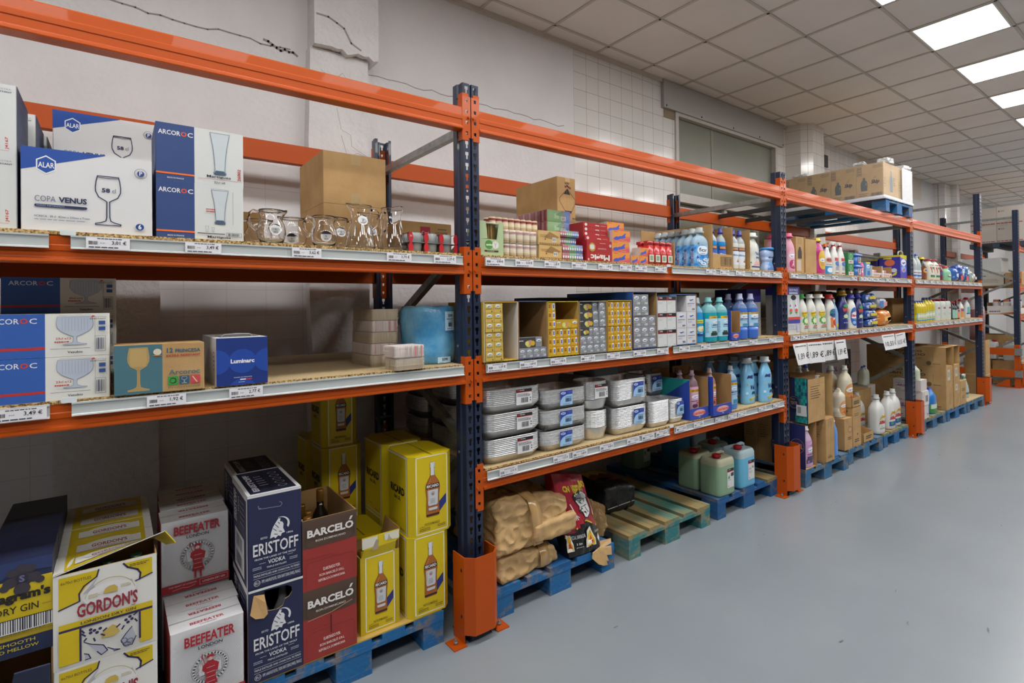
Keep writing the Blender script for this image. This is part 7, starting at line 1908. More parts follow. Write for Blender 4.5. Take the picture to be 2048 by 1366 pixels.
case('white_carton', 'small bleach carton with blue print near the navy upright', (5.42, .40, ZB3), .2, .2, .40, WCT, 'carton', 'white bleach cartons', left=a_asu, front=a_asu)
for k, x in enumerate((5.46, 5.57)):
    bottle('bleach_jug', 'pale green bleach jug with blue cap on small bleach carton, %s' % ('left', 'right')[k], 'jug', (x, .48+.02*k, ZB3+.401), .1, .1, .22, 'wide', P('#c3c9b8', .4), P('#2f55b8', .4), None, capw=.32, caph=.12, handle=(.9, .35, .7, .12))
case('dark_carton', 'dark carton with red diamond mark on the bleach stack', (5.34, .63, ZB3+.4105), .17, .3, .40, P('#3a3836', .6), 'carton', front=lambda A: (A.poly([(.5, .3), (.8, .5), (.5, .7), (.2, .5)], '#c0b8b4'), A.poly([(.5, .34), (.74, .5), (.5, .66), (.26, .5)], '#3a3836'), A.text('UNIC', .32, .42, .68, .52, '#a8303c', .04)), lid=False)
# hanging price sheets
SH = P('#d8d8da', .6, var=.015)
def sheet(label, x, w, zt_, hh, txt, y, tilt, sk, grp):
    mb = MB(); n = 8
    def f(u, v, o):
        wob = .008*math.sin(u*5+x*9)+.012*(1-v)*math.sin(x*7)
        return Vector((x+w*u+sk*(1-v)*.5, y-wob-o-.02*(1-v), zt_-hh*(1-v)+tilt*u))
    for i in range(n):
        for j in range(n):
            q = [(i/n, j/n), ((i+1)/n, j/n), ((i+1)/n, (j+1)/n), (i/n, (j+1)/n)]
            mb.face([f(*p, 0) for p in q], SH, True); mb.face([f(*p, -.0006) for p in reversed(q)], SH, True)
    A = Art(mb, f, w, hh, True); A.lines(.1, .82, .92, .9, '#3a3a3e', 1, int(x*10), .7); A.text(txt, .12, .2, .95, .55, '#232327', .015, .05)
    tag(mb.build('price_sheet'), label, 'price sheet', grp)
for k, x in enumerate((2.885, 3.125, 3.365, 3.60)):
    sheet('white hanging sheet reading 1.89 €, %s from left under the second shelf' % ORD[k], x, .255 if k < 3 else .235, 1.196-.002*k, .17+.004*(k % 2), '1,89 €', -.034-.003*k, -.003, .05 if k == 0 else .015, 'hanging price sheets')
for k, x in enumerate((4.70, 5.005)):
    sheet('white hanging sheet reading 10.55 €, %s of the pair' % ('left', 'right')[k], x, .305, 1.184, .155, '10,55 €', -.034-.003*k, .006, .02, 'hanging price sheets')

# ================================================================== PALE DETERGENT BAY: second shelf
def a_duo(A): A.rect(0, .83, 1, 1, '#3a3f9c'); A.text('DUO PACK', .14, .9, .88, .96, '#d9daea', .04); A.rect(.12, .845, .85, .885, '#c9cad8'); A.ell(.48, .77, .22, '#141416', .055); [A.poly([(u-.12, .42), (u-.12, .6), (u-.02, .74), (u+.06, .74), (u+.14, .58), (u+.13, .42)], '#dcdcdc') for u in (.27, .70)]; [A.poly([(u-.06, .58), (u, .64), (u+.06, .58)], '#2c3c9c') for u in (.2, .63)]; [A.ell(u, .5, .12, '#d4584c', .04) for u in (.26, .7)]; [A.ell(u, .45, .1, '#3f9a50', .02) for u in (.26, .7)]; A.rect(0, .30, 1, .36, '#c8483c'); A.rect(0, .23, 1, .295, '#3a3f9c'); [A.line([(u, .1), (u+.15, .1), (u+.15, .18), (u, .18)], .002, '#5a5fb0', True) for u in (.05, .25, .45)]; A.rect(.7, .05, .92, .2, '#b9bcd8')
case('bottle_carton', 'white and violet duo pack carton beside the second post', (2.945, .03, Z2), .195, .2, .395, P('#c9cacc', .5), 'carton', front=a_duo, left=lambda A: A.rect(0, .83, 1, 1, '#3a3f9c'))
def lab_ari(A): A.poly([(.1, .97), (.55, .97), (.75, .72), (.3, .68), (.1, .75)], '#d8c01c'); A.ell(.5, .52, .4, '#3f9a3c', .2); A.ell(.5, .52, .22, '#dfe8d0', .12); [A.line([(.5, .52), (.5+.36*cos(a), .52+.19*sin(a))], .004, '#e0e4b0') for a in [k*pi/5 for k in range(10)]]; A.text('ARIEL', .28, .2, .85, .29, '#c03038', .04, .2); A.rect(.25, .13, .85, .16, '#2f7a3c', nu=3); A.poly([(.1, .98), (.1, .86), (.6, .9), (.55, .98)], '#c09a1c')
ARW = P('#d6d7d0', .35, coat=.3, var=.02)
for k, (x, y) in enumerate(((3.245, .07), (3.38, .06), (3.36, .17), (3.565, .07))):
    bottle('detergent_bottle', 'white detergent bottle with green flower label, %s' % ('beside the duo pack, green cap', 'second from left', 'rear, half hidden', 'third and widest')[k], 'bottle', (x, y, Z2), .115 if k < 3 else .165, .09, .335, 'curvy', ARW, P('#2a9a44', .4) if k == 0 else ARW, (.05, .62, 1.1, lab_ari, ), capw=.62, caph=.15, neck=-.12, handle=(.85, .25, .7, .1), group='white detergent bottles with green flower', p=2.4)
def lab_mic(A): A.ell(.5, .75, .42, '#2f5f9c', .22); A.poly([(.5, .75), (.15, .9), (.1, .7)], '#2f9a44'); A.poly([(.5, .75), (.85, .9), (.9, .7)], '#5a3a9c'); A.text('MICOLOR', .1, .62, .9, .72, '#2a2c5c', .04, .1); A.poly([(.2, .05), (.75, .05), (.85, .6), (.15, .55)], '#c03438'); A.poly([(.2, .05), (.45, .05), (.4, .56), (.15, .55)], '#cf7a34')
bottle('detergent_bottle', 'white detergent bottle with red cap and rainbow fan label', 'bottle', (3.765, .07, Z2), .14, .09, .335, 'curvy', ARW, P('#b8282c', .4), (.06, .7, 1.1, lab_mic), capw=.6, caph=.17, neck=-.1, p=2.4, handle=(.85, .25, .7, .1))
bottle('detergent_bottle', 'slim pale blue bottle between red capped and navy bottles', 'bottle', (3.875, .08, Z2), .07, .07, .29, 'round', P('#7fa9cf', .3), P('#cfd5dc', .3), (.1, .6, 1.1, lambda A: (A.rect(0, 0, 1, 1, '#8fb4d8', nu=4), A.ell(.6, .15, .3, '#d0b820', .15))), capw=.4, caph=.12)
def lab_wip(A): A.ell(.5, .88, .3, '#3f8a4c', .07); A.text('WiPP', .12, .62, .95, .80, '#cf5a34', .06); A.poly([(.1, .35), (.5, .6), (.9, .5), (.6, .3)], '#4fa0c8'); A.ell(.4, .46, .2, '#c3cf9c', .08); A.lines(.2, .15, .8, .25, '#8f8fd0', 1, 2)
NVB = P('#272f6c', .3, coat=.3)
bottle('detergent_bottle', 'navy detergent bottle with gold cap, front one', 'bottle', (4.015, .065, Z2), .14, .09, .367, 'curvy', NVB, P('#9c7c24', .35, metal=.3), (.06, .78, 1.15, lab_wip), capw=.6, caph=.17, p=2.4)
bottle('detergent_bottle', 'navy detergent bottle with gold cap, behind the red capped one', 'bottle', (3.80, .2, Z2), .13, .09, .367, 'curvy', NVB, P('#9c7c24', .35, metal=.3), (.06, .78, 1.15, lab_wip), capw=.6, caph=.17, p=2.4)
def lab_dix(A): A.ell(.5, .5, .46, '#2f62b0', .48); A.ell(.5, .55, .4, '#dfe4ea', .2); A.text('Dixan', .12, .48, .88, .62, '#b8202c', .07); A.lines(.2, .36, .8, .44, '#2f62b0', 1, 2); A.poly([(.3, .68), (.6, .8), (.8, .72)], '#d39a34'); A.ell(.4, .2, .16, '#8fb8e4', .08)
bottle('detergent_bottle', 'white detergent bottle with big blue oval label', 'bottle', (4.195, .065, Z2), .15, .09, .335, 'curvy', ARW, P('#31359c', .4), (.08, .72, 1.1, lab_dix), capw=.55, caph=.17, p=2.4, neck=-.05, handle=(.85, .25, .7, .1))
bottle('detergent_bottle', 'navy detergent bottle with violet cap right of oval label bottle', 'bottle', (4.365, .07, Z2), .125, .09, .34, 'curvy', NVB, P('#31359c', .4), (.06, .78, 1.15, lab_wip), capw=.55, caph=.17, p=2.4)
bottle('detergent_bottle', 'slim white bottle with violet cap half hidden beside the blue bags', 'bottle', (4.455, .15, Z2), .07, .07, .33, 'round', ARW, P('#31359c', .4), None, capw=.5, caph=.14)
def bag(label, x, y, z, w, d, h, mat, seed, patches, name='detergent_bag', cat='bag', group=None, rz=0., amp=.010, crease=14.):
    t = thing(name, label, cat, (x, y, z), rz, group)
    crumple('bag_body', w, d, h, min(w, d, h)*.42, amp, seed, mat, 14, t, crease=crease)
    if patches:
        mb = MB()
        for (u0, v0, u1, v1, c) in patches:
            A = art(mb, (-w/2, -d/2-.004, 0), (w, 0, 0), (0, 0, h)); n = 5
            A.poly([(u0, v0+.05*math.sin(u0*9)), (u1, v0), (u1+.02, v1), (u0-.02, v1-.06)], c)
        mb.build('print', t)
    return t
BGB = P('#24509c', .28, coat=.5)
for k in range(4):
    bag('blue pillow bag of detergent, %s from the bottom of the heap' % ORD[k], 4.64-.015*k, .13, Z2+.085*k, .29, .2, .088, BGB, 40+k, ((.35, .35, .85, .7, '#c9b81c'), (.05, .3, .25, .65, '#a9b4cc'), (.5, .05, .8, .25, '#23305c')), group='blue pillow bags')
bag('orange detergent bag at right of the blue heap', 4.97, .12, Z2, .3, .2, .175, P('#cf7a2c', .3, coat=.4), 51, ((.3, .3, .8, .62, '#e0b060'), (.55, .35, .8, .55, '#b83a3c')))
bag('white and blue detergent bag lying on the orange one', 4.93, .13, Z2+.176, .24, .18, .12, P('#b3b4bc', .3, coat=.4), 53, ((.1, .2, .5, .8, '#3a7ab8'), (.5, .3, .9, .7, '#c88a8c')))
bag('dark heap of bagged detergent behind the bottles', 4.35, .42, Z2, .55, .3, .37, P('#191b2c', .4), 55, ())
for k, x in enumerate((5.06, 5.27, 5.48)):
    bottle('laundry_jug', 'large white jug with navy cap at the back, %s from left' % ORD[k], 'jug', (x, .55, Z2), .19, .15, .42, 'wide', P('#a9a79f', .4), P('#23305c', .4), (.12, .4, 1.2, lambda A: A.rect(0, 0, 1, 1, '#24407c', nu=5)), capw=.3, caph=.08, group='large white jugs at the back')

# ================================================================== PALE DETERGENT BAY: upper shelf
def lab_pink(A): A.ell(.5, .5, .45, '#e0b0c0', .46); brand_oval(A, .5, .66, .32); A.ell(.55, .25, .32, '#b02a64', .22); A.poly([(.4, .1), (.55, .45), (.65, .4), (.6, .1)], '#e0bcc8')
PKB = P('#dc9eb2', .35, trans=.1)
bottle('softener_bottle', 'pale pink softener bottle with rose cap right of second post', 'bottle', (3.04, .075, Z1), .155, .085, .33, 'curvy', PKB, P('#d2547c', .4), (.1, .66, 1.0, lab_pink, ), capw=.55, caph=.15, p=2.6)
bottle('softener_bottle', 'pale pink softener bottle behind the front one by second post', 'bottle', (2.99, .2, Z1), .12, .085, .33, 'curvy', PKB, P('#d2547c', .4), None, capw=.55, caph=.15, p=2.6)
case('brown_carton', 'brown carton with dark bottle silhouette and arrows', (3.135, .05, Z1), .135, .3, .31, KRAFT, 'carton', front=lambda A: (A.line([(.25, .8), (.65, .8), (.65, .95), (.25, .95)], .0015, '#2c2216', True), A.line([(.36, .82), (.36, .93)], .003, '#2c2216'), A.line([(.54, .82), (.54, .93)], .003, '#2c2216'), A.poly([(.2, .4), (.2, .6), (.3, .66), (.35, .72), (.55, .72), (.6, .66), (.7, .6), (.7, .4)], '#3a2a26'), A.rect(.05, .06, .6, .36, '#c5b3a4')), lid=False)
t = tray('brown_carton', 'opened brown carton lying on its side between bottles', (3.285, .045, Z1), .195, .35, .315, KRAFT, KRAFT, 'carton', fh=.30)
def lab_mag(A): A.ell(.5, .5, .4, '#d8b03a', .47); brand_oval(A, .5, .5, .3); A.lines(.3, .2, .7, .4, '#b8702c', 3, 2, .4)
bottle('cleaner_bottle', 'magenta cleaner bottle with yellow cap', 'bottle', (3.575, .075, Z1), .165, .09, .325, 'curvy', P('#b8347c', .3, coat=.3), P('#d2b41c', .4), (.12, .74, 1.0, lab_mag), capw=.45, caph=.14, p=2.6, neck=-.15)
def lab_kh(A): A.rect(0, 0, 1, .45, '#2f8fc8', nu=5); A.rect(0, .45, 1, .6, '#d4d6d4', nu=5); A.ell(.5, .8, .42, '#cf6a1c', .13); A.text('KH-7', .25, .74, .75, .86, '#1d2a5c', .06); A.lines(.1, .5, .9, .57, '#2c3a6c', 1, 2); A.ell(.5, .22, .3, '#d6e4ee', .14)
bottle('spray_bottle', 'white spray bottle with orange and violet trigger, blue label', 'spray bottle', (3.725, .07, Z1), .125, .07, .285, 'spray', P('#cfd2cf', .3), None, (.02, .66, 1.2, lab_kh), caph=.17, trigger=(P('#d0661a', .4), P('#2f3490', .4)))
def lab_spr(A): A.rect(.2, .8, 1, 1, '#c03a40', nu=3); A.ell(.6, .62, .35, '#3f6fb0', .16); A.lines(.3, .2, .9, .45, '#4a5a8c', 5, 3, .35); A.rect(.2, 0, 1, .05, '#8c2a30', nu=3)
for k, x in enumerate((3.89, 4.025)):
    bottle('spray_bottle', 'white spray bottle with red collar, %s of two' % ('left', 'right')[k], 'spray bottle', (x, .08, Z1), .115, .07, .315, 'spray', P('#d5d5d2', .3), None, (.06, .6, 1.0, lab_spr), caph=.2, trigger=(P('#d5d5d2', .4), P('#b8282c', .4)), group='white spray bottles with red collar')
for k, x in enumerate((3.68, 3.80, 3.95)):
    bottle('spray_bottle', 'spray bottle in the rear row, %s from left' % ORD[k], 'spray bottle', (x, .2, Z1), .105, .07, .30, 'spray', P(('#c9cbc8', '#2f6f3c', '#b59c3a')[k], .3), None, None, caph=.2, trigger=(P('#d5d5d2', .4), P(('#b8282c', '#d5d5d2', '#d5d5d2')[k], .4)))
for k in range(2):
    case('soap_box', 'green boxed refill, %s of two' % ('lower', 'upper')[k], (4.105, .04, Z1+.113*k), .125, .1, .112, P('#2a7a48', .45), 'box', 'green boxed refills', front=lambda A: (A.rect(.1, .05, .95, .35, '#d4d0cc'), A.text('BIO', .25, .12, .8, .28, '#b03a3c', .04), A.ell(.5, .65, .3, '#3f9a5c', .25), A.ring(.5, .65, .2, .004, '#dfe6df')), lid=False)
def tub(label, x, z):
    t = thing('capsule_tub', label, 'tub', (x, .10, z), 0, 'blue capsule tubs')
    B = P('#2f6fc4', .35, coat=.3)
    mb = MB(); mb.rings([[(px*s, py*s, zz) for px, py in rrect(.165, .12, .03, 5)] for zz, s in ((0, .86), (.003, .9), (.085, 1.))], B); A = art(mb, (-.03, -.0605, .01), (.08, 0, 0), (0, 0, .07)); A.rect(.1, .1, .9, .95, '#b9c9dc'); A.ell(.5, .55, .3, '#a03a44'); A.ell(.5, .5, .18, '#4fa05c'); A.ell(.3, .25, .14, '#c0503c'); mb.build('tub_body', t)
    mb = MB(); mb.prism(rrect(.18, .135, .032, 5), 'z', .085, .104, B, True); mb.prism(rrect(.15, .105, .03, 5), 'z', .104, .111, B, True); mb.build('lid', t)
tub('blue capsule tub with fruit label, lower of two', 4.345, Z1); tub('blue capsule tub with fruit label, upper of two', 4.345, Z1+.112)
for k in range(2):
    bottle('air_freshener', 'small pink freshener bottle, %s' % ('front', 'rear')[k], 'bottle', (4.475, .075+.09*k, Z1), .065, .05, .145, 'hour', P('#cf5a8c', .35), P('#c8407c', .4), (.2, .7, 1.0, lambda A: A.ell(.5, .5, .3, '#e0c9d4', .3)), capw=.6, caph=.2)
case('soap_box', 'light blue boxed freshener beside the pink bottle', (4.54, .05, Z1), .105, .07, .15, P('#6fa4d0', .45), 'box', front=lambda A: (brand_oval(A, .5, .7, .35), A.rect(.3, .1, .9, .4, '#2f62b0'), A.rect(0, .9, 1, 1, '#c9c03a')), lid=False)
for k, x in enumerate((4.665, 4.93)):
    t = tray('wipes_tray', 'white cut display tray of small packs, %s of two' % ('left', 'right')[k], (x, .04, Z1), .245, .2, .12, P('#d3d1cb', .55), KRAFTD, 'tray', 'white display trays', open_='front', fh=.045, front=lambda A: (A.lines(.1, .2, .8, .8, '#8c2a34', 2, 3, .5), A.poly([(.75, .1), (.9, .9), (.97, .1)], '#8c2a34')), side_h=.118, back_h=.12)
    for q in range(3):
        mb = MB(); mb.prism(rrect(.06, .08, .015, 4), 'z', 0, .075, P('#c5c9cf' if q % 2 else '#a86a74', .4), True); o = mb.build('wipes_pack', None, (x+.05+.072*q, .12, Z1+.0045)); tag(o, 'small soft pack in %s white tray, %s from left' % (('left', 'right')[k], ORD[q]), 'pack', 'small packs in white trays')
def a_bx(A): A.rect(0, 0, 1, 1, '#35309a'); A.rect(0, .92, 1, 1, '#c9bc2c'); A.ell(.5, .68, .25, '#cf6a4c', .14); A.ell(.3, .25, .16, '#c9cfe4', .1); A.ell(.7, .35, .14, '#c9cfe4', .09); A.poly([(.55, .1), (.8, .15), (.85, .3), (.65, .2)], '#d3c23a'); A.rect(.2, .84, .6, .90, '#d3c23a')
def a_bxf(A): A.rect(0, 0, 1, 1, '#5a5ac4'); A.poly([(0, 1), (1, 1), (1, .8), (0, .9)], '#cfc02c'); brand_oval(A, .5, .68, .4); A.ell(.5, .4, .35, '#8fb0e0', .14); A.poly([(.3, .35), (.7, .45), (.6, .3)], '#c84a5c'); A.rect(.0, 0, 1, .25, '#4a44b0')
t = case('powder_box', 'violet and yellow washing powder box with white carry handle', (5.40, .03, Z1), .19, .22, .262, P('#35309a', .45), 'box', front=a_bxf, left=a_bx, lidmat=P('#c9bc2c', .45))
mb = MB(); mb.tube([(.02, .03, .262), (.03, .03, .30), (.09, .03, .312), (.15, .03, .30), (.16, .03, .262)], .008, P('#d5d2c4', .4), 8, .5); mb.build('carry_handle', t)
for k in range(7):
    case('powder_box', 'violet dosing box with white cap print, %s in the row going back' % ORD[k], (5.385, .265+.095*k, Z1), .16, .09, .225, P('#2f2c84', .45), 'box', 'violet dosing boxes', left=lambda A: (A.rect(0, .94, 1, 1, '#c9bc2c'), A.rect(.2, .68, .8, .92, '#25245c'), A.ell(.5, .6, .28, '#c5c9d8', .09), A.poly([(.5, .5), (.7, .45), (.5, .38)], '#d0bc34'), A.ell(.5, .2, .3, '#b9bce0', .1)), lidmat=P('#c9bc2c', .45))
# ---- pallet load on the top beams
t = pallet('blue pallet lying on the top beams under wrapped cartons', 4.85, -.035, WB, WB, L=1.14, z=2.4705, group='pallet on the top beams', w=.75)
SKK = noisy('carton of wrapped load', [(.3, '#b08e5c'), (.7, '#bd9b68')], 9, .7)
def a_sk(A):
    A.poly([(.18, .25), (.165, .45), (.19, .52), (.24, .56), (.25, .63), (.33, .63), (.34, .56), (.40, .51), (.42, .42), (.41, .25)], '#3f4d50'); A.rect(.355, .40, .385, .47, '#9a8560')
    A.text('Skip', .56, .40, .86, .54, '#2f2a26', .05, .15); A.line([(.62, .57), (.72, .6)], .003, '#2f2a26'); A.line([(.66, .62), (.74, .64)], .003, '#2f2a26'); A.line([(.05, .70), (.2, .70), (.2, .94), (.05, .94)], .003, '#4a3f30', True)
    for q in range(3): A.rect(.07, .72+.075*q, .18, .77+.075*q, '#8a7350')
    A.lines(.62, .86, .97, .96, '#5a4a34', 3, 3, .3); A.line([(.55, .08), (.95, .08), (.95, .16), (.55, .16)], .002, '#2f2a26', True); A.bars(.57, .085, .93, .155, '#2f2a26', 18, 3); A.lines(.1, .1, .45, .2, '#5a4a34', 2, 5, .3)
def a_skf(A): A.poly([(.42, .2), (.42, .6), (.47, .68), (.47, .8), (.55, .8), (.55, .68), (.6, .6), (.6, .2)], '#44606c'); A.line([(.2, 0), (.2, 1)], .002, '#8a6b40'); A.lines(.05, .3, .15, .6, '#5a4a34', 4, 3, .3); A.lines(.65, .4, .78, .65, '#3a3a3a', 4, 4, .4)
gL = 'wrapped cartons on the high pallet'
for k, y in enumerate((-.02, .255, .53, .805)):
    case('detergent_carton', 'brown carton with dark bottle print on the high pallet, %s from front' % ORD[k], (4.832, y, 2.6155), .40, .273, .372, SKK, 'carton', gL, left=a_sk, front=a_skf, lid=False)
    case('detergent_carton', 'brown carton on the high pallet, far column, %s from front' % ORD[k], (5.235, y, 2.6155), .36, .273, .372, SKK, 'carton', gL, front=a_skf, lid=False)
t = thing('stretch_wrap', 'clear crinkled stretch film wrapped around the high pallet load', 'film', (0, 0, 0))
mb = MB()
def wr(z, e): return [(x, y, z) for x, y in rrect(.766+2*e, 1.10+2*e, .02, 4, 5.2135, .529)]
mb.rings([wr(2.618, .018), wr(2.64, .012), wr(2.75, .006), wr(2.87, .008), wr(2.985, .005), wr(3.0, -.03)], film('stretch film', '#e8ebee', .13, .15, 1.), False, False)
mb.build('film', t)
WF = film('bunched white film', '#e6e8ea', .62, .25, 1.)
for k, (x, y, z, w_, d_, h_) in enumerate(((5.0, .02, 2.99, .16, .12, .06), (5.48, .02, 2.985, .24, .12, .055), (4.86, .22, 2.99, .08, .12, .03), (4.87, .9, 2.99, .08, .2, .025))):
    crumple('film_bunch', w_, d_, h_, .02, .014, 61+k, WF, 10, t, (x, y, z), crease=20)
mb = MB(); mb.rings([wr(2.60, .022), wr(2.618, .028), wr(2.64, .012)], P('#c9ccd6', .35), False, False); mb.build('film_hem', t)
mb = MB(); mb.box(5.29, -.042, 2.63, 5.59, -.036, 2.985, WF); mb.build('film_fold', t)
for k, x in enumerate((3.55, 4.05, 4.55)):
    mb = MB(); mb.box(x, .06, 2.425, x+.05, YB-.06, 2.462, P('#2a2c2e', .5)); tag(mb.build('support_bar'), 'dark cross bar under the high pallet level, %s from left' % ORD[k], 'bar', 'cross bars under high pallet')
# ================================================================== LAST BAY OF THE ROW
for k in range(3):
    bottle('water_bottle', 'clear bottle with blue cap right of third post, %s' % ('left', 'right', 'rear')[k], 'bottle', ((5.875, 6.005, 5.94)[k], .07 if k < 2 else .18, Z1), .115, .1, .305, 'round', P('#c3ccce', .2, trans=.25), P('#2f55b8', .4), (.06, .38, 1.2, lambda A: (A.rect(0, 0, 1, 1, '#d0d5da', nu=4), A.rect(0, .15, 1, .4, '#3a6ab8', nu=4), A.rect(.1, .6, .9, .7, '#8a2c34', nu=3))), capw=.34, caph=.1, group='clear blue capped bottles')
bottle('cleaner_bottle', 'black cleaner bottle with yellow cap and amber label', 'bottle', (6.20, .07, Z1), .13, .09, .275, 'round', P('#1b1a1c', .3), P('#c9b01c', .4), (.05, .62, 1.2, lambda A: (A.rect(0, 0, 1, 1, '#7a3c1c', nu=5), A.ell(.5, .68, .38, '#d0a03a', .2), A.ell(.5, .7, .2, '#3a4a9c', .08))), capw=.5, caph=.13)
def lab_w(A): A.text('NORIT', .1, .82, .95, .92, '#3a3f44', .02); A.poly([(.15, .75), (.32, .75), (.45, .42), (.40, .36)], '#c03038'); A.poly([(.5, .75), (.66, .75), (.8, .42), (.74, .36)], '#c03038'); A.text('W', .4, .6, .62, .75, '#2f6a4c', .05); A.rect(.2, .12, .95, .25, '#2f6a4c', nu=4)
for k in range(2):
    bottle('detergent_jug', 'cream jug with red cap and green lettering, %s' % ('left', 'right')[k], 'jug', (6.44+.2*k, .08, Z1), .195, .12, .265, 'wide', P('#d2d0bf', .4), P('#a8283c', .4), (.05, .85, 1.1, lab_w), capw=.45, caph=.08, p=3.4, group='cream jugs with red caps')
bottle('cleaner_bottle', 'dark red cleaner bottle right of the cream jugs', 'bottle', (6.84, .08, Z1), .12, .09, .22, 'curvy', P('#6a1f34', .3), P('#b82834', .4), (.1, .7, 1.1, lambda A: A.ell(.5, .6, .4, '#3a5a8c', .2)), capw=.5, caph=.15)
bottle('soap_bottle', 'mint green soap bottle with red pump', 'bottle', (7.08, .08, Z1), .22, .12, .20, 'wide', P('#8fc7a3', .3, trans=.15), P('#b82834', .4), (.15, .6, 1., lambda A: (A.ell(.5, .5, .3, '#2f7a4c', .2), A.ell(.5, .6, .2, '#d4d8cc', .12))), capw=.3, caph=.2)
bottle('soap_bottle', 'bright blue soap bottle behind the mint one', 'bottle', (7.27, .12, Z1), .13, .1, .19, 'wide', P('#2f6fd0', .3), P('#cfb428', .4), None, capw=.5, caph=.15)
for k, (x, w_, h_, c) in enumerate(((7.43, .17, .185, '#3a6ab4'), (7.66, .26, .235, '#2a4a98'), (7.9, .22, .225, '#2f6aa8'), (8.12, .17, .17, '#9fb0a8'), (8.28, .14, .14, '#b9a9a0'))):
    bag('%s bag of scouring pads or sponges, %s from left in the last bay' % (('blue', 'navy and red', 'sky blue', 'greenish', 'pale')[k], ORD[k]), x, .1, Z1, w_, .14, h_, P(c, .25, coat=.4), 70+k, ((.1, .1, .5, .4, '#c8404c'), (.4, .5, .8, .8, '#c9d0dc')) if k in (1, 2) else ((.2, .3, .7, .6, '#c9cfd0'),), name='sponge_bag', group='bags in the last bay')
def lab_yel(A): A.rect(.05, .08, .95, .92, '#3a8fc4', nu=5); A.rect(.12, .2, .9, .9, '#c9cf9c', nu=5); brand_oval(A, .5, .62, .36); A.lines(.2, .3, .8, .4, '#7c7a1c', 1, 2)
YB2 = P('#c9b41c', .3, coat=.3)
for k in range(7):
    sm = k < 4
    bottle('bleach_bottle', 'yellow cleaner bottle with blue cap, %s from left in the last bay' % ORD[k], 'bottle', (5.95+.078*k if sm else 6.18+.105*(k-4)+.06, .07 if sm else .10+.0*k, Z2) if sm else (6.305+.105*(k-4), .09, Z2), .075 if sm else .1, .09 if sm else .1, .262 if sm else .30, 'sq', YB2, P('#2f4f9c', .4), (.05, .5, 1.15, lab_yel), capw=.5, caph=.1, group='yellow cleaner bottles')
case('brown_carton', 'brown carton behind the yellow cleaner bottles', (5.9, .3, Z2), .5, .3, .30, KRAFTD, 'carton', lid=False)
for k in range(3):
    canister('whitish canister with red cap on second shelf of last bay, %s from left' % ORD[k], 6.70+.215*k, .13, Z2+.0005, .195, .16, .27, P('#c3cac2', .35), lambda A: (A.rect(0, 0, 1, 1, '#c9cccb'), A.rect(0, .8, 1, .97, '#a02834'), A.lines(.2, .2, .8, .4, '#6a6c70', 2, 3, .4)), group='whitish canisters')
for k in range(5):
    bottle('cleaner_bottle', '%s bottle with red cap, %s from left after the canisters' % (('dark green', 'black', 'near black', 'orange labelled', 'white')[k], ORD[k]), 'bottle', ((7.36, 7.46, 7.56, 7.74, 8.03)[k], .09, Z2), (.085, .085, .085, .13, .17)[k], .08, (.25, .24, .26, .275, .30)[k], 'round', P(('#22302c', '#1d1d24', '#221a30', '#d4d3d0', '#c5c9c8')[k], .3), P('#a8242c', .4), (.08, .6, 1.1, (lambda A: (A.rect(0, 0, 1, 1, '#8fb8ae', nu=4),)) if k < 2 else (lambda A: (A.rect(0, .0, 1, 1, '#d08a4c', nu=4), A.ell(.5, .8, .4, '#5a4aa0', .12))) if k < 4 else (lambda A: (A.rect(.1, .4, .6, 1, '#5fa8a8', nu=3), A.rect(0, .3, 1, .4, '#2c3a6c', nu=4)))), capw=.42, caph=.14, group='red capped bottles in the last bay')
# floor stock
WCN = P('#cdc6c2', .6, var=.02)
def a_wc(A): A.line([(.1, .8), (.9, .8)], .002, '#8a8480'); A.lines(.5, .55, .8, .62, '#6a6a7a', 1, 2); A.line([(.2, .08), (.9, .08), (.9, .4), (.2, .4)], .001, '#a9a4a4', True); A.ell(.8, .14, .06, '#7a4a9c')
t = case('canister_carton', 'tall white bleach carton with hanging label right of third guard', (5.88, -.015, ZP+.001), .20, .3, .325, WCN, 'carton', 'white bleach cartons in last bay', front=a_wc, left=a_asu)
mb = MB(); mb.box(.05, -.004, .16, .2, -.001, .31, P('#d9d6d4', .6)); A = art(mb, (.05, -.0041, .16), (.15, 0, 0), (0, 0, .15)); A.bars(.25, .25, .8, .75, '#4a4a50', 10, 2); mb.build('label_sheet', t)
case('canister_carton', 'low white bleach carton lying on the tall one', (5.87, -.005, ZP+.3265), .19, .3, .13, WCN, 'carton', 'white bleach cartons in last bay', left=a_asu)
for k in range(2):
    bottle('bleach_jug', 'pale green bleach jug with blue cap on white cartons, %s' % ('left', 'right')[k], 'jug', (5.925+.075*k, .08+.1*k, ZP+.457), .11, .11, .17, 'wide', P('#c9d0bd', .35, trans=.1), P('#2f55c8', .4), None, capw=.32, caph=.12, handle=(.9, .3, .75, .13), group='jugs on white cartons')
def lab_bj(A): A.rect(0, 0, 1, 1, '#3f8a3c', nu=4); A.rect(.1, .45, .7, .95, '#c3cfc8', nu=3); A.rect(.75, .4, 1, .95, '#c9c03a', nu=2)
for k in range(2):
    bottle('cleaner_jug', 'bright blue jug with handle and green label, %s' % ('front', 'behind')[k], 'jug', ((6.40, 6.22)[k], (.075, .17)[k], ZP+.001), .21 if k == 0 else .15, .13, .31, 'wide', P('#1f74c0', .3, coat=.3), P('#2a44b0', .4), (.05, .42, 1.2, lab_bj), capw=.28, caph=.09, handle=(-.8, .35, .85, .1) if k else (.8, .35, .85, .1), group='blue jugs in last bay')
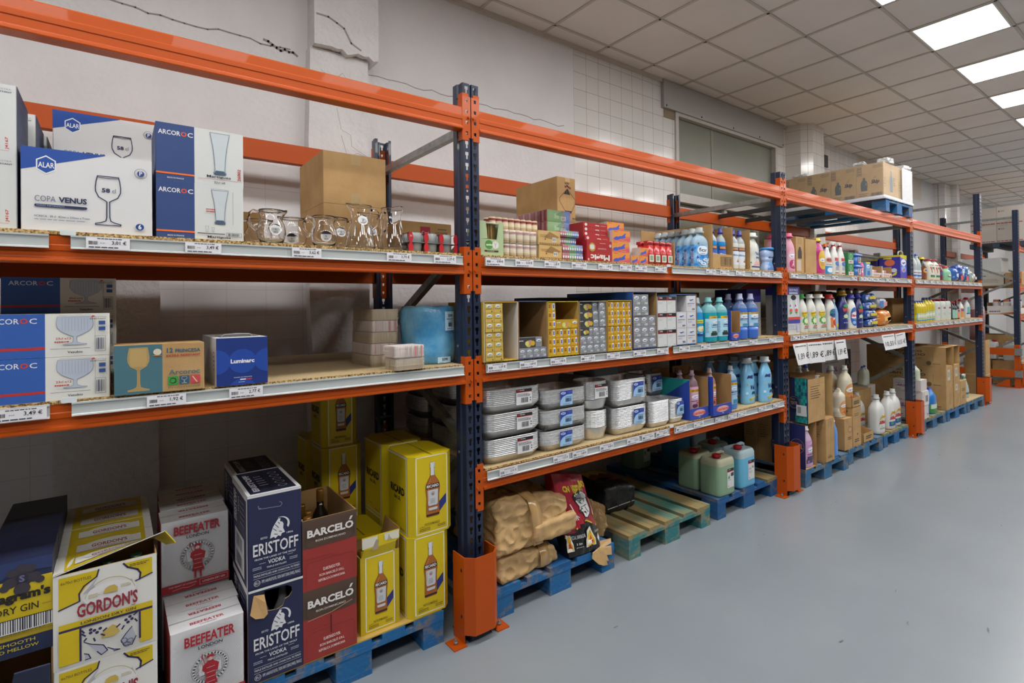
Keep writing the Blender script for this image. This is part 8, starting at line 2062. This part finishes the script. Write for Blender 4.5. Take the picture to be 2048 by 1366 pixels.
def a_am(A): A.text('AMONIACO', .3, .70, .72, .82, '#4a3b26', .03); A.text('PERFUMADO', .26, .52, .76, .64, '#4a3b26', .03); A.lines(.3, .34, .75, .44, '#6a5636', 2, 4, .4); A.line([(.85, .3), (.85, .6)], .003, '#6a5636'); A.ell(.8, .15, .03, '#6a5636'); A.lines(.85, .1, .97, .16, '#4a3b26', 1, 2)
def a_amf(A): A.rect(.2, .35, .6, .85, '#c3bcb0'); A.bars(.28, .5, .52, .75, '#5a5a60', 5, 3); A.line([(.1, .3), (.9, .3)], .002, '#8a6b40')
def a_amg(A): A.line([(.5, .2), (.5, .7)], .006, '#3a3026'); A.line([(.65, .2), (.65, .65)], .003, '#5a4a34'); A.line([(.05, .88), (.95, .88)], .002, '#8a6b40')
gM2 = 'ammonia cartons in last bay'
for k in range(3):
    z = ZP+.001+(.0, .2715, .543)[k]
    if k < 2:
        case('ammonia_carton', 'long brown ammonia carton, left column, %s' % ('bottom', 'middle')[k], (6.71, -.02, z), .26, .95, .27, KRAFT, 'carton', gM2, left=a_am, front=(a_amg, a_amf)[k])
    else:
        t = tray('ammonia_carton', 'open ended brown ammonia carton, left column, top', (6.71, -.02, z), .26, .95, .245, KRAFT, KRAFTD, 'carton', gM2, open_='front', left=a_am)
for k in range(4):
    z = ZP+.001+(.0, .1575, .3155, .5425)[k]; hh = (.156, .157, .226, .25)[k]
    if k < 3: case('ammonia_carton', 'brown ammonia carton, right column, %s from bottom' % ORD[k], (6.985, -.03, z), .24, .5, hh, KRAFT, 'carton', gM2, front=(a_amg, a_amf, a_amf)[k])
    else: tray('ammonia_carton', 'torn open brown ammonia carton, right column, top', (6.985, -.03, z), .24, .5, hh, KRAFT, KRAFT, 'carton', gM2, open_='front')
case('brown_carton', 'single brown carton with small print beside ammonia stack', (7.235, -.03, ZP+.001), .255, .35, .31, KRAFT, 'carton', front=lambda A: (A.lines(.3, .55, .8, .7, '#4a3b26', 2, 3, .4), A.lines(.3, .25, .8, .38, '#4a3b26', 2, 5, .4)))
def lab_sp(A): A.rect(0, .3, 1, .5, '#2f7a4c', nu=4); A.rect(.1, .55, .9, .8, '#b9b8d0', nu=3)
bottle('spray_bottle', 'big white and green spray bottle alone on last pallet', 'spray bottle', (7.86, .09, ZP+.0135), .16, .1, .33, 'spray', P('#b9c4bf', .3, trans=.2), None, (.05, .55, 1.1, lab_sp), caph=.3, trigger=(P('#cfd8d0', .4), P('#5fae84', .4)))
# tall cardboard with a red wrapped roll leaning at the row end
t = tray('tall_carton', 'tall open cardboard box standing at the row end', (8.71, .03, 0), .23, .26, .92, KRAFT, KRAFTD, 'carton', left=lambda A: A.line([(0, .43), (1, .43)], .01, '#c9b38c'), front=lambda A: A.line([(0, .43), (1, .43)], .01, '#c9b38c'))
t = thing('wrapped_roll', 'tall red roll in plastic sticking out of the tall cardboard box', 'roll', (8.825, .16, .0045))
mb = MB(); mb.lathe([(.09, 0), (.095, .02), (.098, .7), (.09, 1.2), (.095, 1.38)], P('#8c3440', .5), 18); mb.build('roll', t)
mb = MB(); mb.rings([[((.100+.008*mnoise.noise(Vector((cos(2*pi*k/20)*2, sin(2*pi*k/20)*2, z*5))))*s_*cos(2*pi*k/20), (.100+.008*mnoise.noise(Vector((cos(2*pi*k/20)*2, sin(2*pi*k/20)*2, z*5))))*s_*sin(2*pi*k/20), z) for k in range(20)] for z, s_ in ((.9, 1.03), (1.1, 1.05), (1.3, 1.04), (1.42, .95), (1.45, .6), (1.455, .1))], film('roll film', '#d9c3c6', .35, .2, .9)); mb.build('plastic_cover', t)

# ================================================================== RACK BEYOND THE CROSS AISLE
t = thing('end_barrier', 'orange two rail barrier across the end of far rack', 'barrier', (10.60, 0, 0))
for nm, z0 in (('upper_rail', .56), ('lower_rail', .18)):
    mb = MB(); mb.box(-.03, -.03, z0, .03, 1.2, z0+.12, ORANGE); mb.box(-.032, -.05, z0, .032, .05, z0+.12, STEEL); mb.build(nm, t)
for y in (.02, 1.1):
    mb = MB(); mb.box(.0, y-.04, .006, .04, y+.04, .74, ORANGE); mb.box(-.06, y-.05, 0, .04, y+.15, .008, ORANGE); mb.build('barrier_post', t)
mb = MB(); mb.rings([[(-.02, .12, z0), (.02, .12, z0), (.02, .34, z0), (-.02, .34, z0)] for z0 in (.008, .008)]+[[(-.02, .12, .14), (.02, .12, .14), (.02, .16, .14), (-.02, .16, .14)]], ORANGE, smooth=False); mb.build('gusset', t)
def a_frag(A):
    A.rect(0, .04, 1, .10, '#b9b3ad'); A.lines(.0, .045, 1.0, .095, '#9c3430', 1, 3, .9); A.lines(.1, .72, .3, .80, '#4a4a58', 2, 4, .4); A.ell(.08, .76, .02, '#3a3a48', .04)
FRG = P('#bdb3a9', .65, var=.02)
gQ = 'white cartons with red tape on far rack'
tA = thing('pallet_slab', 'dark pallet under white taped cartons on far rack', 'pallet', (10.9, -.05, 2.4705))
for nm, b in (('deck_board', (0, 0, .07, 1.2, .8, .09)), ('cross_board', (0, 0, .0, 1.2, .1, .07)), ('cross_board', (0, .35, 0, 1.2, .45, .07)), ('cross_board', (0, .7, 0, 1.2, .8, .07))):
    mb = MB(); mb.box(*b, P('#33414e', .7)); mb.build(nm, tA)
for k in range(2):
    for j in range(2):
        for q in range(3):
            case('appliance_carton', 'white carton with red printed tape on far rack, %s, %s row, %s from aisle' % (('lower', 'upper')[k], ('near', 'far')[q > 1] if q != 1 else 'middle', ('first', 'second')[j]), (10.95+.42*q, -.05+.40*j, 2.5615+.3205*k), .415, .396, .32, FRG, 'carton', gQ, left=a_frag, front=a_frag, lid=False)
case('white_carton', 'plain white carton on the middle level of far rack', (10.9, .25, 1.787), .4, .6, .24, P('#c3beb4', .6), 'carton', left=lambda A: (A.lines(.1, .65, .6, .8, '#3a7a5c', 1, 3), A.lines(.5, .2, .9, .5, '#6a6a68', 4, 3, .3)), lid=False)
case('brown_carton', 'brown carton with red print on middle level of far rack', (10.9, -.03+.02, 1.787), .4, .24, .22, KRAFT, 'carton', left=lambda A: (A.rect(.3, .1, .95, .5, '#a83a2a'), A.ell(.6, .7, .15, '#1c1816', .2)), lid=False)
t = tray('wipes_tray', 'white tray of orange spray cans on waist level of far rack', (10.9, .02, 1.2745), .35, .48, .2, P('#d0ccc8', .5), KRAFTD, 'tray', left=lambda A: (A.rect(0, 0, 1, 1, '#d0ccc8'), A.poly([(.3, 0), (1, 0), (1, .3)], '#c05a2c'), A.text('asevi', .06, .2, .4, .42, '#4a3a8c', .03)), open_='top', fh=.1, side_h=.14, back_h=.2)
for k in range(6):
    bottle('spray_can', 'white and orange spray can in far tray, %s of six' % ORD[k], 'can', (11.0+.14*(k % 2), .09+.15*(k//2), 1.2792), .09, .09, .25, 'jar', P('#cfc9c9', .3), P('#3a2f8c' if k % 2 else '#cf6a2c', .4), (.05, .5, 2., lambda A: A.rect(0, 0, 1, 1, '#cf7a3c', nu=6)), capw=.9, caph=.22, cap2=1)
for k in range(3):
    bottle('detergent_bottle', 'white and orange bottle at aisle edge of far rack, %s' % ORD[k], 'bottle', (11.05+.16*k, -.02+.0, 1.787) if False else (11.42+.16*k, .1, 1.787), .12, .08, .25, 'curvy', P('#d2cfcb', .35), P('#c9a02c' if k else '#c8502c', .4), None, capw=.5, caph=.16)
for k, (y, h_) in enumerate(((.02, .42), (.46, .44))):
    case('brown_carton', 'brown carton on the floor behind the end barrier, %s' % ('near aisle', 'farther back')[k], (10.9, y, .005), .5, .42, h_, KRAFT, 'carton', lid=False)
for k, y in enumerate((.18, .5)):
    canister('white canister with red cap on cartons behind the end barrier, %s' % ('near aisle', 'farther back')[k], 11.05, y, .427 if k == 0 else .446, .22, .24, .33, P('#c9cdcc', .35), None, rz=pi/2, group='white canisters on far rack')
case('brown_carton', 'large brown carton in the far rack behind white canisters', (11.25, .2, .452), .5, .6, .42, KRAFT, 'carton', lid=False)
case('white_carton', 'large white panel carton on far rack behind the braces', (11.0, .3, 2.03), .5, .6, .26, P('#c9cbc8', .6), 'carton', lid=False)
"""end"""
